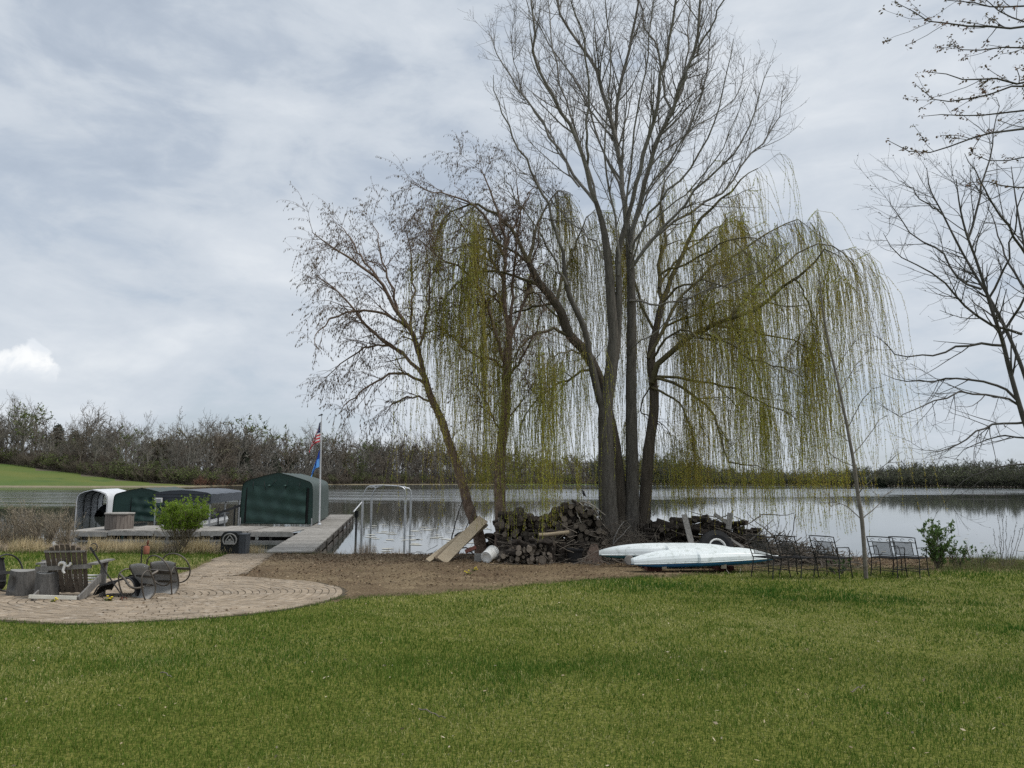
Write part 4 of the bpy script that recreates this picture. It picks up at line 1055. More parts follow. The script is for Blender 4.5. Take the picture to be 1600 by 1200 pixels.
birch('birch_tree', 'upright river birch between the leaning birch and the tall cottonwood', [(783, 872), (783, 820), (781, 770), (783, 700), (790, 650), (791, 600), (793, 555), (797, 510)], [
    ([(797, 512), (787, 473), (788, 430), (788, 390), (780, 340), (762, 290), (752, 262)], DB, DB + .8, .075, .01),
    ([(790, 570), (775, 520), (750, 453), (717, 417), (677, 397), (652, 368)], DB, DB - 1.4, .055, .01),
    ([(788, 400), (757, 337), (707, 307), (672, 298), (650, 288)], DB + .2, DB - .8, .045, .008),
    ([(797, 530), (813, 487), (830, 427), (838, 380), (842, 340)], DB, DB + 1.2, .05, .008),
    ([(790, 575), (765, 560), (740, 553), (707, 527), (675, 502)], DB, DB + 1.2, .04, .008),
    ([(797, 520), (800, 450), (806, 390), (812, 330), (806, 280)], DB, DB - 1.0, .05, .008),
    ([(795, 590), (815, 560), (835, 520), (850, 480)], DB, DB - 1.6, .04, .008),
    ([(784, 690), (765, 640), (740, 600), (715, 590)], DB, DB + .6, .03, .008),
    ([(789, 440), (765, 400), (735, 365), (715, 340), (690, 318)], DB + .2, DB + 2.0, .045, .008),
    ([(788, 410), (800, 360), (825, 310), (835, 285)], DB + .2, DB + 1.8, .04, .008),
    ([(787, 660), (805, 640), (820, 615), (840, 600)], DB, DB - .8, .028, .007)], DB, 32)

# ---- bare maple at the right, trunk just outside the frame
DR = 13.0
rng = np.random.default_rng(4)
root = empty('bare_tree', stand(1655, DR), 'dark bare spreading tree reaching in from the right edge over the water', 'tree')
st_ = [([(1654, 925), (1640, 800), (1618, 710), (1600, 656), (1580, 588), (1564, 524), (1544, 468), (1532, 424), (1512, 372), (1500, 324), (1494, 280)], DR, DR - .3, .078, .010),
       ([(1645, 840), (1628, 690), (1602, 590), (1576, 524), (1552, 476), (1536, 450), (1500, 388), (1472, 332), (1452, 292), (1448, 262)], DR, DR + .8, .06, .008),
       ([(1640, 800), (1640, 650), (1632, 560), (1622, 470), (1604, 400), (1590, 330), (1580, 260)], DR, DR + 1.0, .06, .008)]
P0, R0 = limbs(st_, 16); R0 = R0 * .8; P0[:1, 0, 2] = hgt(P0[:1, 0, 0], P0[:1, 0, 1]) - .1; nm = NM(); trunk_mesh(nm, P0, R0, rng, 10); nm.build('trunk', m_dbark, root, smooth=True)
lm = [([(1596, 522), (1540, 504), (1500, 472), (1472, 432), (1420, 408), (1392, 386), (1378, 366)], DR - .1, DR - 1.0, .035, .005),
      ([(1534, 452), (1500, 438), (1470, 396), (1432, 372), (1400, 336), (1386, 308)], DR, DR + 1.0, .03, .005),
      ([(1566, 540), (1520, 538), (1460, 552), (1400, 553), (1368, 526)], DR, DR - .8, .035, .005),
      ([(1590, 626), (1556, 600), (1508, 594), (1460, 594), (1412, 596), (1378, 585)], DR, DR + .4, .035, .005),
      ([(1590, 632), (1540, 616), (1480, 620), (1430, 640), (1400, 655)], DR, DR - 1.2, .03, .005),
      ([(1602, 660), (1540, 668), (1500, 692), (1460, 704), (1440, 702)], DR, DR - .6, .03, .005),
      ([(1625, 720), (1590, 726), (1540, 735), (1500, 760), (1478, 782)], DR, DR + .3, .025, .004),
      ([(1612, 690), (1570, 680), (1530, 690), (1490, 720)], DR, DR + 1.3, .025, .004),
      ([(1512, 375), (1530, 310), (1545, 250), (1555, 190), (1560, 150)], DR, DR + .6, .03, .006),
      ([(1472, 335), (1440, 310), (1420, 290), (1405, 278)], DR + .5, DR - .3, .02, .005),
      ([(1604, 400), (1560, 330), (1530, 280), (1510, 240)], DR + .6, DR - .6, .035, .006),
      ([(1622, 470), (1580, 420), (1560, 370), (1540, 310)], DR + .4, DR + 1.6, .035, .006),
      ([(1564, 524), (1600, 470), (1625, 410), (1640, 340)], DR, DR - .8, .035, .006),
      ([(1544, 468), (1575, 400), (1590, 330), (1610, 270)], DR, DR - 1.0, .03, .006)]
P1, R1 = limbs(lm, 12, rng, .02); R1 = R1 * .7; nb = NM(); tubes(nb, P1, R1, 7)
P1a = np.concatenate([P1, np.array([resample(p, 12) for p in P0[:, 6:]])]); R1a = np.concatenate([R1, np.array([np.interp(np.linspace(0, 1, 12), np.linspace(0, 1, 10), r) for r in R0[:, 6:]])])
P2, R2 = grow(rng, P1a, R1a, 5.0, (.1, 1), (42, 10), k=7, up=.03, wob=.07, rr=.5, rmin=.004, tip=.35, absl=(.35, 1.05)); tubes(nb, P2, R2, 5)
P3, R3 = grow(rng, P2, R2, 5.6, (.1, 1), (42, 12), k=5, up=.05, wob=.10, rr=.6, rmin=.0024, tip=.45, absl=(.15, .5)); tubes(nb, P3, R3, 4)
P4, R4 = grow(rng, P3, R3, 3.6, (.2, 1), (45, 12), k=4, up=.08, wob=.10, rr=.7, rmin=.0022, tip=.6, absl=(.05, .2)); tubes(nb, P4, R4, 3)
ends = P4[:, -1]; ed = nrm(P4[:, -1] - P4[:, -2]); spindles(nb, ends, ed, rng.uniform(.012, .03, len(ends)), .010, rng)
C, Dv, _ = points_on(rng, P3, .9); hi = C[:, 2] > 5.2
spindles(nb, C[hi], nrm(rng.normal(0, 1, C[hi].shape)), rng.uniform(.02, .035, hi.sum()), .024, rng)
nb.build('crown', [m_dbark], root, smooth=True)

# ---- nearer maple with unfolding leaves at the top right
DN = 7.2
rng = np.random.default_rng(6)
base = stand(1960, DN)
root = empty('maple_tree', base, 'near maple whose drooping leafy twigs enter at the top right corner', 'tree')
nm = NM(); P0, R0 = limbs([([(1962, 1060), (1950, 800), (1935, 500), (1900, 250), (1860, 60), (1820, -150)], DN, DN + .2, .16, .08)], 14); sink(P0); trunk_mesh(nm, P0, R0, rng, 12); nm.build('trunk', m_dbark, root, smooth=True)
lb = [([(1880, 120), (1700, 52), (1600, 41), (1505, 40), (1460, 35), (1429, 22), (1394, 1)], DN + .2, DN - .2, .019, .0025),
      ([(1900, 230), (1740, 140), (1600, 133), (1517, 155), (1463, 157), (1429, 133)], DN + .2, DN + .4, .019, .0025),
      ([(1910, 300), (1740, 190), (1600, 200), (1511, 219), (1460, 238), (1419, 234), (1388, 219)], DN + .2, DN - .3, .019, .0025),
      ([(1905, 270), (1720, 130), (1600, 128), (1530, 125), (1492, 118), (1448, 111)], DN + .1, DN - .6, .019, .0025),
      ([(1870, 80), (1740, 60), (1640, 52), (1600, 35), (1558, 13), (1530, -10)], DN + .1, DN + .5, .018, .003),
      ([(1870, 80), (1740, 20), (1640, 10), (1560, 12), (1510, 6), (1480, -2)], DN + .1, DN + .9, .016, .004),
      ([(1905, 260), (1760, 150), (1650, 90), (1590, 75), (1545, 78), (1500, 80), (1482, 68)], DN + .1, DN + .8, .019, .0025),
      ([(1910, 290), (1760, 210), (1660, 175), (1590, 172), (1540, 182), (1490, 180), (1440, 185)], DN + .1, DN + .7, .019, .0025),
      ([(1915, 330), (1780, 260), (1680, 245), (1610, 246), (1560, 250), (1520, 240)], DN + .1, DN + .3, .016, .003),
      ([(1915, 350), (1780, 290), (1680, 285), (1600, 290), (1555, 288), (1520, 284)], DN + .1, DN - .3, .016, .003)]
P1, R1 = limbs(lb, 16, rng, .012); nb = NM(); tubes(nb, P1, R1, 6)
P2, R2 = grow(rng, P1, R1, 4.6, (.45, .97), (38, 10), k=7, up=.02, wob=.08, rr=.5, rmin=.0026, tip=.6, absl=(.15, .45), side=(1, .7, 1)); tubes(nb, P2, R2, 4)
nb.build('branches', m_dbark, root, smooth=True)
lf = NM(); C, Dv, _ = points_on(rng, np.concatenate([P1[:, 9:], P2]), 6.5, (.25, 1)); tipC = np.concatenate([P2[:, -1], P1[:, -1]])
C = np.concatenate([C, tipC]); C = np.repeat(C, 6, 0); C = C + rng.normal(0, .015, C.shape)
Dv = nrm(rng.normal(0, 1, C.shape) * np.array([1, 1, .45]) + np.array([0, 0, -.35])); leaves(lf, C, Dv, rng.uniform(.018, .046, len(C)), rng.uniform(.010, .024, len(C)), rng)
lf.build('leaves', m_dleaf, root)

# ---- sapling
DS = 17.0
rng = np.random.default_rng(8)
m_sbark = mat('sapling_bark', (.13, .115, .095), (.19, .17, .145), scale=6, rough=.9, bump=.4)
sp_px = [(1353, 896), (1347, 815), (1340, 770), (1335, 730), (1326, 679), (1315, 625), (1306, 583), (1294, 533), (1284, 470), (1280, 427)]
b0 = at(1353, 894, DS); b0.z = float(hgt(b0.x, b0.y))
root = empty('sapling', b0, 'slender grey sapling with few leafing twigs among the wrought iron chairs', 'tree')
P0, R0 = limbs([(sp_px, DS, DS, .048, .010)], 18); P0[0, 0, 2] = b0.z - .05
nm = NM(); trunk_mesh(nm, P0, R0, rng, 10); nm.build('trunk', m_sbark, root, smooth=True)
tw = [([(1346, 812), (1325, 792), (1305, 787), (1278, 785)], DS, DS - .3, .012, .004), ([(1346, 812), (1370, 790), (1390, 768), (1405, 760)], DS, DS + .4, .012, .004),
      ([(1341, 772), (1365, 745), (1385, 725), (1408, 706)], DS, DS - .5, .012, .004), ([(1335, 730), (1305, 715), (1285, 700)], DS, DS + .4, .011, .004),
      ([(1332, 712), (1350, 690), (1370, 660), (1386, 648)], DS, DS + .3, .012, .004), ([(1328, 690), (1305, 675), (1280, 670)], DS, DS - .4, .010, .004),
      ([(1324, 668), (1345, 630), (1360, 610), (1385, 600)], DS, DS - .4, .012, .004), ([(1318, 640), (1300, 612), (1282, 600)], DS, DS + .3, .010, .004),
      ([(1312, 612), (1335, 575), (1350, 555), (1362, 540)], DS, DS + .4, .010, .004), ([(1305, 580), (1330, 540), (1350, 520)], DS, DS - .3, .010, .004),
      ([(1298, 550), (1285, 510), (1270, 490)], DS, DS + .3, .009, .004), ([(1290, 505), (1310, 470), (1322, 455)], DS, DS - .2, .009, .004)]
P1, R1 = limbs(tw, 10, rng, .01); nb = NM(); tubes(nb, P1, R1, 5)
P2, R2 = grow(rng, P1, R1, 3.5, (.3, 1), (40, 10), k=5, up=.05, wob=.08, rr=.6, rmin=.003, tip=.6, absl=(.12, .4)); tubes(nb, P2, R2, 4)
nb.build('twigs', m_sbark, root, smooth=True)
lf = NM(); C, Dv, _ = points_on(rng, np.concatenate([P1[:, 1::2], P2]), 7, (.3, 1)); C = np.repeat(C, 3, 0); Dv = nrm(rng.normal(0, 1, C.shape) + np.array([0, 0, .4])); leaves(lf, C, Dv, rng.uniform(.02, .04, len(C)), .014, rng)
m_sleaf = mat('sapling_buds', (.11, .10, .05), (.15, .14, .07), scale=4, rough=.7, island=.3)
lf.build('leaves', m_sleaf, root)
# ---------------------------------------------------------------- docks, shelters and lifts
m_deck = mat('weathered_deck_boards', (.21, .197, .176), (.31, .292, .265), scale=4, rough=.95, bump=.3, bscale=20, island=.14, c3=(.19, .175, .155))
m_beam = mat('dark_beam', (.05, .045, .04), (.09, .08, .07), scale=5, rough=.9, bump=.4)  # darker tone than the deck boards
m_fascia = mat('grey_fascia_board', (.26, .25, .23), (.35, .335, .31), scale=4, rough=.95, c3=(.2, .19, .17))
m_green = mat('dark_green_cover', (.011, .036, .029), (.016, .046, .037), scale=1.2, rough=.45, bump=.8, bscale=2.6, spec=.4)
m_greenside = mat('skylit_green_cover', (.032, .048, .041), (.044, .060, .050), scale=1.2, rough=.55, bump=.6, bscale=2.5, spec=.3)  # same fabric as the front, with sky light on it mixed into the colour
m_black = mat('black_and_gap_shade', (.006, .007, .007), rough=.8)  # plain black parts, and the painted shade in the door slits
m_strap = mat('black_strap', (.012, .014, .014), rough=.7)
m_galv = mat('aluminium_tube', (.52, .53, .54), (.42, .43, .44), scale=6, rough=.35, metal=.7)
m_white = mat('white_paint', (.78, .78, .76), (.70, .70, .68), scale=5, rough=.5)
m_sheet = mat('pale_sheet_metal', (.58, .59, .60), (.50, .51, .52), scale=3, rough=.45)
m_navy = mat('dark_blue_grey_canopy', (.026, .032, .043), (.034, .042, .055), scale=1.4, rough=.4, bump=.25, bscale=3, spec=.5)
m_darkmetal = mat('dark_steel', (.035, .035, .037), (.05, .05, .052), scale=6, rough=.55, metal=.3)

DZ = .44
def dock_section(root, c0, c1, half, z, name='deck', plank=.145):
    """planks laid across the line c0-c1"""
    c0 = Vector((*c0, z)); c1 = Vector((*c1, z)); t = (c1 - c0); L = t.length; t.normalize(); s = Vector((t.y, -t.x, 0))
    rot = Matrix((t, s, Vector((0, 0, 1)))).transposed(); nm = NM(); u = plank / 2; rg = np.random.default_rng(int(abs(c0.x * 100) + L * 10))
    while u < L:
        nm.box(c0 + t * u + s * rg.normal(0, .012) + Vector((0, 0, -.02 + rg.normal(0, .003))), (plank - .012, 2 * half, .038), rot); u += plank
    return nm.build(name, m_deck, root), t, s, L
# walkway
w0 = at(452, 862, 22.7); w1 = at(534, 803, 46.0)
main_dock = empty('dock', (w0.x, w0.y, 0), 'long grey plank walkway running out from the paved path', 'dock')
_, t_, s_, L_ = dock_section(main_dock, w0.xy, w1.xy, .66, DZ)
for sg in (-1, 1):
    nm = NM(); a = Vector((w0.x, w0.y, DZ - .15)) + s_ * .62 * sg; nm.bar(a, a + t_ * L_, .05, .2); nm.build('side_beam', m_beam, main_dock)
for i in range(8):
    for sg in (-1, 1):
        p = Vector((w0.x, w0.y, 0)) + t_ * (1.6 + i * 3.0) + s_ * .70 * sg
        nm = NM(); nm.tube([p + Vector((0, 0, -1)), p + Vector((0, 0, DZ - .06))], .035, 8); nm.build('post', m_beam, main_dock)
nm = NM(); a = Vector((w0.x, w0.y, .05)) + s_ * .66 + t_ * .8; nm.bar(a, a + t_ * (L_ - 1), .05, .12); nm.build('lower_rail', m_beam, main_dock)
# cross dock before the shelters
Yf, Yb = 31.1, 34.4
xr = (w0 + (w1 - w0) * ((32.7 - w0.y) / (w1.y - w0.y))).x - .69
xl = at(96, 826, 31.1).x
cross = empty('dock', ((xl + xr) / 2, 32.5, 0), 'broad low plank dock crossing to the left in front of the green shelters', 'dock')
edges = np.linspace(xl, xr, 6)
for i in range(5):
    z = DZ + (-.05, .0, -.02, .015, .0)[i]
    a, b = edges[i] + .02, edges[i + 1] - .02
    dock_section(cross, (a, (Yf + Yb) / 2), (b, (Yf + Yb) / 2), (Yb - Yf) / 2, z)
    nm = NM(); nm.box(((a + b) / 2, Yf - .02, z - .12), (b - a, .04, .16)); nm.build('fascia', m_fascia, cross)
    nm = NM(); nm.box(((a + b) / 2, Yf + .06, z - .40), (b - a, .05, .09)); nm.build('lower_rail', m_fascia, cross)
    nm = NM(); nm.box(((a + b) / 2, Yf + 1.2, z - .3), (b - a - .1, .06, .34)); nm.build('joist', m_beam, cross)
    for k in range(3):
        nm = NM(); px_ = a + (b - a) * (.04 + .46 * k); nm.box((px_, Yf + .1, z - .75), (.10, .10, 1.25)); nm.build('post', m_beam, cross)

def shelter(name, label, pxl, pxr, ybase, ytop, Y, length, face, side, lean=-.141, door=(.09, .90), straps=True):
    a = at(pxl, ybase, Y); b = at(pxr, ybase, Y); z0 = (a.z + b.z) / 2; W = b.x - a.x; H = at((pxl + pxr) / 2, ytop, Y).z - z0
    root = empty(name, ((a.x + b.x) / 2, Y, z0), label, 'boat shelter'); cx = (a.x + b.x) / 2
    prof = [(-.5, 0), (-.498, .35), (-.492, .62), (-.484, .735), (-.470, .785), (-.438, .825), (-.36, .865), (-.18, .94), (0, 1), (.18, .94), (.36, .865), (.438, .825), (.470, .785), (.484, .735), (.492, .62), (.498, .35), (.5, 0)]
    def P(u, v, y, ins=0.0): return (cx + u * W * (1 - ins) + lean * y, Y + y, z0 + v * H * (1 - ins))
    rows = []; nst = 29
    for i in range(nst):
        y = length * i / (nst - 1); sag = .018 * abs(math.sin(math.pi * i / (nst - 1) * 5))
        rows.append([P(u, v, y, sag if v > .1 else 0) for u, v in prof])
    nm = NM(); nm.grid(np.array(rows)); nm.build('cover', side, root, smooth=True)
    # front: surround, door panel a little behind it, black strips painting the shade of slits along its sides
    nm = NM(); top = [P(u, v, .05) for u, v in prof]; bot = [P(u, 0, .05) for u, v in prof]
    nm.grid(np.array([bot, top])); nm.build('front_panel', face, root)
    dl, dr = door[0] - .5, door[1] - .5
    g = np.zeros((26, 20, 3)); rg = np.random.default_rng(3)
    for i in range(26):
        for j in range(20):
            u = dl + (dr - dl) * i / 25; v = .03 + .70 * j / 19
            fold = .022 * math.sin(u * 33 + v * 9) + .034 * math.sin(v * 26 + u * 5) * (1 - v) * (.4 + u + .5) + .035 * math.exp(-((u - v * .4 + .12) / .05) ** 2)
            g[i, j] = P(u, v, -.05 - fold - .03 * math.sin(math.pi * i / 25))
    nm = NM(); nm.grid(g); nm.build('door', face, root, smooth=True)
    for u0, u1 in ((dl - .035, dl + .004), (dr - .004, dr + .03)):
        nm = NM(); nm.prism([P(u0, .02, .035), P(u1, .02, .035), P(u1 + .006, .70, .035), P((u0 + u1) / 2, .70, .035)], (0, -.03, 0)); nm.build('door_gap_shade', m_black, root)
    nm = NM(); nm.bar(P(dl, .025, -.08), P(dr, .025, -.08), .05, .05); nm.build('bottom_roll', face, root)
    if straps:
        for u, v0, v1, du in ((-.33, .82, .64, 0), (-.18, .82, .66, .02), (-.02, .86, .76, -.05), (.14, .84, .68, -.03), (.31, .82, .66, -.01)):
            nm = NM(); nm.tube([P(u, v0, -.02), P(u + du * .3, (v0 + v1) / 2, -.12), P(u + du, v1, -.11)], .012, 5); nm.build('strap', m_strap, root)
        for u in (-.11, .11):
            nm = NM(); nm.lathe([(0, -.07), (.05, -.04), (.075, 0), (.05, .04), (0, .06)], P(u, .74, -.12), 8); nm.build('knot', face, root)
    for u in (-.49, .49):
        nm = NM(); nm.tube([P(u, -.12, .02), P(u, .12, .02)], .03, 6); nm.build('leg', m_galv, root)
    return root
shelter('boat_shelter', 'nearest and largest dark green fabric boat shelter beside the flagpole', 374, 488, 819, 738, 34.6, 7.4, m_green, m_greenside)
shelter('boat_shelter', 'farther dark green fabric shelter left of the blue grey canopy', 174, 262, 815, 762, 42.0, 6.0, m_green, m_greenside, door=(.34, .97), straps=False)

# pale metal carport with a covered craft inside
a = at(117, 812, 50); b = at(166, 812, 50); cx = (a.x + b.x) / 2; W = b.x - a.x; z0 = a.z; H = at(141, 765, 50).z - z0
car = empty('metal_shelter', (cx, 50, z0), 'open ended pale metal shelter with rounded roof at the left end of the docks', 'boat shelter')
prof = [(-.5, 0), (-.5, .35), (-.5, .62), (-.48, .76), (-.42, .86), (-.25, .94), (0, 1), (.25, .94), (.42, .86), (.48, .76), (.5, .62), (.5, .35), (.5, 0)]
def PC(u, v, y, o=0): return (cx + u * W * (1 + o) - .141 * y, 50 + y, z0 + v * H * (1 + o * .5))
rows = [[PC(u, v, y) for u, v in prof] for y in np.linspace(0, 4.4, 8)]
nm = NM(); nm.grid(np.array(rows)); rows2 = [[PC(u, v, y, .02) for u, v in prof] for y in np.linspace(4.4, 0, 8)]; nm.grid(np.array(rows2)); nm.build('panels', m_sheet, car, smooth=True)
for y in (0.0, 1.2, 2.4, 3.5, 4.4):
    nm = NM(); nm.tube([PC(u, v, y, -.025) for u, v in prof], .026, 6); nm.build('frame_hoop', m_darkmetal if y > 0 else m_sheet, car)
for v in (.2, .4, .6):
    for sg in (-1, 1):
        nm = NM(); nm.tube([PC(.49 * sg, v, 0, -.03), PC(.49 * sg, v, 4.4, -.03)], .006, 5); nm.build('seam', m_galv, car)
cz = at(155, 812, 50.6)
craft = empty('covered_watercraft', (cz.x, 51.2, cz.z), 'small craft under a black cover inside the pale metal shelter', 'watercraft')
rows = []
for s in np.linspace(0, 1, 12):
    hw = .52 * math.sin(math.pi * min(1, .12 + s * .80)) ** .6; hh = .62 + .35 * math.exp(-((s - .45) / .2) ** 2)
    rows.append([(cz.x - .141 * s * 2.6 + hw * math.cos(q), 50.5 + 2.6 * s, cz.z + max(0, hh * math.sin(q) ** .7)) for q in np.linspace(0, math.pi, 11)])
nm = NM(); nm.grid(np.array(rows)); nm.build('cover', m_black, craft, smooth=True)
nm = NM(); nm.box((cz.x - .15, 51.7, cz.z - .05), (.9, 2.4, .2)); nm.build('hull', m_strap, craft)

# canopy lift with a pontoon boat under it
Y = 37.0
a = at(238, 787, Y); b = at(329, 787, Y); cx = (a.x + b.x) / 2; W = b.x - a.x; zt = at(283, 765.5, Y).z; ze = at(238, 770, Y).z; zs = at(283, 786.5, Y).z
lift = empty('boat_lift', (cx, Y, 0), 'long low boat lift roofed with a dark blue grey canopy', 'boat lift')
def PL_(u, z, y): return (cx + u * W - .141 * y, Y + y, z)
prof = [(-.5, zs), (-.5, ze - .05), (-.44, ze + .03), (-.2, zt - .03), (0, zt), (.2, zt - .03), (.44, ze + .03), (.5, ze - .05), (.5, zs)]
rows = [[PL_(u, z, y) for u, z in prof] for y in np.linspace(0, 7.2, 17)]
rows = [[(x, y, z + .015 * math.sin(i * 1.57) * (1 if z > zs + .1 else 0)) for x, y, z in r_] for i, r_ in enumerate(rows)]
nm = NM(); nm.grid(np.array(rows)); nm.build('canopy', m_navy, lift, smooth=False)
nm = NM(); nm.grid(np.array([[PL_(u, zs, .01) for u, z in prof], [PL_(u, z, .01) for u, z in prof]])); nm.build('front_skirt', m_navy, lift)
for z in (zs + .12, zs + .27, zs + .42):
    nm = NM(); nm.bar(PL_(-.5, z, -.015), PL_(.5, z, -.015), .012, .016); nm.build('skirt_seam', m_strap, lift)
for u, y in ((-.47, .3), (.47, .3), (.47, 3.5), (.47, 6.9), (-.47, 6.9)):
    nm = NM(); nm.tube([PL_(u, -1, y), PL_(u, zs + .1, y)], .045, 8); nm.build('post', m_galv, lift)
q = at(247.5, 781.5, Y - .3)
nm = NM(); nm.box(q, (.36, .05, .22)); f_ = nm.build('solar_panel', m_white, lift)
nm = NM(); nm.box(q + Vector((0, -.03, 0)), (.26, .03, .13)); nm.build('cell', mat('vent_grey', (.3, .31, .32), rough=.5), f_)
e0 = at(338, 803, 35.6); e1 = at(378, 789, 35.6)
nm = NM(); nm.bar(e0, e1, .07, .10); nm.build('boom', m_darkmetal, lift)
for px, y0 in ((342, 793), (367, 789)):
    p = at(px, y0, 35.6); nm = NM(); nm.tube([(p.x, p.y, -.8), (p.x, p.y, p.z)], .035, 6); nm.build('boom_post', m_darkmetal, lift)
pb = empty('pontoon_boat', (cx - .5, Y + 3, .2), 'dark fenced pontoon boat parked under the blue grey canopy', 'boat')
def PB(x, y, z): return (cx - .1 + x - .141 * y, Y + y, z)
nm = NM(); nm.prism([PB(-1.15, .8, .55), PB(1.0, .8, .55), PB(1.0, 6.4, .55), PB(-1.15, 6.4, .55)], (0, 0, .08)); nm.build('deck', m_darkmetal, pb)
nm = NM(); nm.prism([PB(-1.12, .85, .63), PB(.2, .85, .63), PB(.2, .85, 1.2), PB(-1.12, .85, 1.2)], (0, .04, 0)); nm.build('fence_panel', m_navy, pb)
for x in (-.75, -.42, -.12, .12):
    nm = NM(); nm.tube([PB(x, .82, .63), PB(x, .82, 1.22)], .022, 6); nm.build('fence_rail', m_galv, pb)
for x in (-.85, .7):
    nm = NM(); nm.tube([PB(x, .7, .25), PB(x, .9, .28), PB(x, 6.2, .28)], [.08, .28, .28], 10); nm.build('pontoon', m_sheet, pb)

# bare aluminium boat lift
Y = 36.0
zt = at(600, 759, Y).z; xl_ = at(566, 800, Y).x; xr_ = at(633, 800, Y).x
bl = empty('boat_lift', ((xl_ + xr_) / 2, Y, 0), 'bare aluminium boat lift with arched tube frame and no canopy', 'boat lift')
def hoop(y, dz=0, dx=-.05):
    o = dx * y; return [(xl_ + o, Y + y, .3), (xl_ + o, Y + y, 1.45 + dz), (xl_ + o + .05, Y + y, 1.85 + dz), (xl_ + o + .22, Y + y, zt - .06 + dz), (xl_ + o + .42, Y + y, zt + dz), ((xl_ + xr_) / 2 + o, Y + y, zt + .02 + dz),
            (xr_ + o - .3, Y + y, zt - .02 + dz), (xr_ + o - .1, Y + y, zt - .10 + dz), (xr_ + o, Y + y, zt - .32 + dz), (xr_ + o, Y + y, 1.0), (xr_ + o, Y + y, .3)]
for y in (0, 1.6, 3.2):
    nm = NM(); h = hoop(y, -.02 * y); nm.tube(resample(h, 30) if y != 1.6 else resample(h[3:8], 16), .028, 7); nm.build('hoop', m_galv, bl, smooth=True)
for k in (3, 5, 7):
    nm = NM(); nm.tube([hoop(0)[k], hoop(3.2, -.06)[k]], .02, 6); nm.build('purlin', m_galv, bl)
for x, y in ((xl_, 0), (xr_, 0), (xl_ - .16, 3.2), (xr_ - .16, 3.2)):
    nm = NM(); nm.box((x, Y + y, .35), (.09, .09, 2.6)); nm.build('leg', m_galv, bl)
nm = NM(); nm.tube([(xl_ - .02, Y, 1.5), (xl_ - .30, Y - .5, 1.05)], .03, 6); nm.build('winch_arm', m_galv, bl)
nm = NM(); nm.box((xl_ - .22, Y - .2, .95), (.16, .2, .28)); nm.build('winch', m_black, bl)
nm = NM(); nm.tube([(xl_ - .22, Y - .2, -.5), (xl_ - .22, Y - .2, .9)], .05, 8); nm.build('jack_post', m_darkmetal, bl)
nm = NM(); nm.tube([hoop(0)[4], hoop(1.6)[5]], .014, 5); nm.tube([hoop(0)[6], hoop(1.6)[5]], .014, 5); nm.build('brace', m_galv, bl)

# plank tub on the dock
pb0 = at(186, 824, 32.2); zt = at(186, 803, 32.2).z
tub = empty('planter_box', (pb0.x, 32.2, DZ - .03), 'eight sided grey wooden tub standing on the cross dock', 'planter')
m_tub = mat('tub_planks', (.12, .10, .088), (.19, .165, .145), scale=4, rough=.95, stretch=(3, 3, .5), island=.1)
nm = NM(); rr = .52
for i in range(24):
    q = (i + .5) * 2 * math.pi / 24; nm.box((pb0.x + rr * math.cos(q), 32.2 + rr * math.sin(q), (DZ - .03 + zt) / 2), (.03, .13, zt - DZ), Matrix.Rotation(q, 3, 'Z'))
nm.build('side_planks', m_tub, tub)
nm = NM(); nm.lathe([(0, -.005), (.60, -.005), (.61, .02), (.60, .05), (0, .055)], (pb0.x, 32.2, zt), 8); nm.build('top', m_deck, tub)

# flagpole and flags
fb = at(499, 819, 34.1); ft = at(502.6, 652, 34.1)
pole = empty('flagpole', fb, 'tall pale flagpole on the dock right of the nearest green shelter', 'flagpole')
m_pole = mat('flagpole_white', (.62, .63, .64), (.5, .51, .52), scale=5, rough=.45, metal=.2)
nm = NM(); nm.tube([fb, fb.lerp(ft, .5), ft], [.034, .027, .018], 10); nm.build('pole', m_pole, pole, smooth=True)
nm = NM(); nm.lathe([(0, -.03), (.09, -.03), (.09, 0), (.05, .04), (.045, .1), (0, .1)], fb, 12); nm.build('base', m_galv, pole)
nm = NM(); nm.tube([ft, ft + Vector((0, 0, .10))], .012, 6); nm.lathe([(0, -.035), (.03, -.02), (.035, 0), (.03, .02), (0, .035)], ft + Vector((0, 0, .13)), 10)
nm.tube([ft + Vector((-.16, 0, .06)), ft + Vector((-.06, 0, .10)), ft + Vector((.05, 0, .11))], [.012, .035, .02], 6); nm.build('finial', m_darkmetal, pole)
nm = NM(); nm.tube([ft + Vector((-.03, -.02, -.05)), fb.lerp(ft, .3) + Vector((-.035, -.02, 0))], .004, 4); nm.build('halyard', m_white, pole)
m_red = mat('flag_red', (.62, .025, .04), rough=.8); m_fw = mat('flag_white', (.74, .74, .74), rough=.8); m_fb = mat('flag_navy', (.018, .028, .11), rough=.8)
m_blue = mat('flag_royal_blue', (.015, .07, .42), rough=.8); m_lblue = mat('flag_light_blue', (.13, .38, .85), rough=.8)
def limp(top, hoist, drop, reach, nu, nv, fold):
    g = np.zeros((nv + 1, nu + 1, 3))
    for i in range(nv + 1):
        for j in range(nu + 1):
            v = i / nv; u = j / nu
            x = -.03 - reach * math.sin(min(1, v * 1.15) * math.pi / 2) * (.22 + .78 * u ** .9) + .02 * math.sin(v * 21)
            y = fold * math.sin(v * 15 + u * 2.0) * (.3 + v) - .02
            g[i, j] = (top.x + x, top.y + y, top.z - hoist * u - drop * v ** 1.3 * (1 - .15 * u))
    return g
tp = fb.lerp(ft, .965)
g = limp(tp, .92, .62, .46, 26, 30, .06)
nm = NM()
for i in range(30):
    for j in range(26):
        st = j // 2; mi = 2 if (i < 13 and st < 7) else (0 if st % 2 == 0 else 1)
        nm.add([g[i, j], g[i + 1, j], g[i + 1, j + 1], g[i, j + 1]], [[0, 1, 2, 3]], mi)
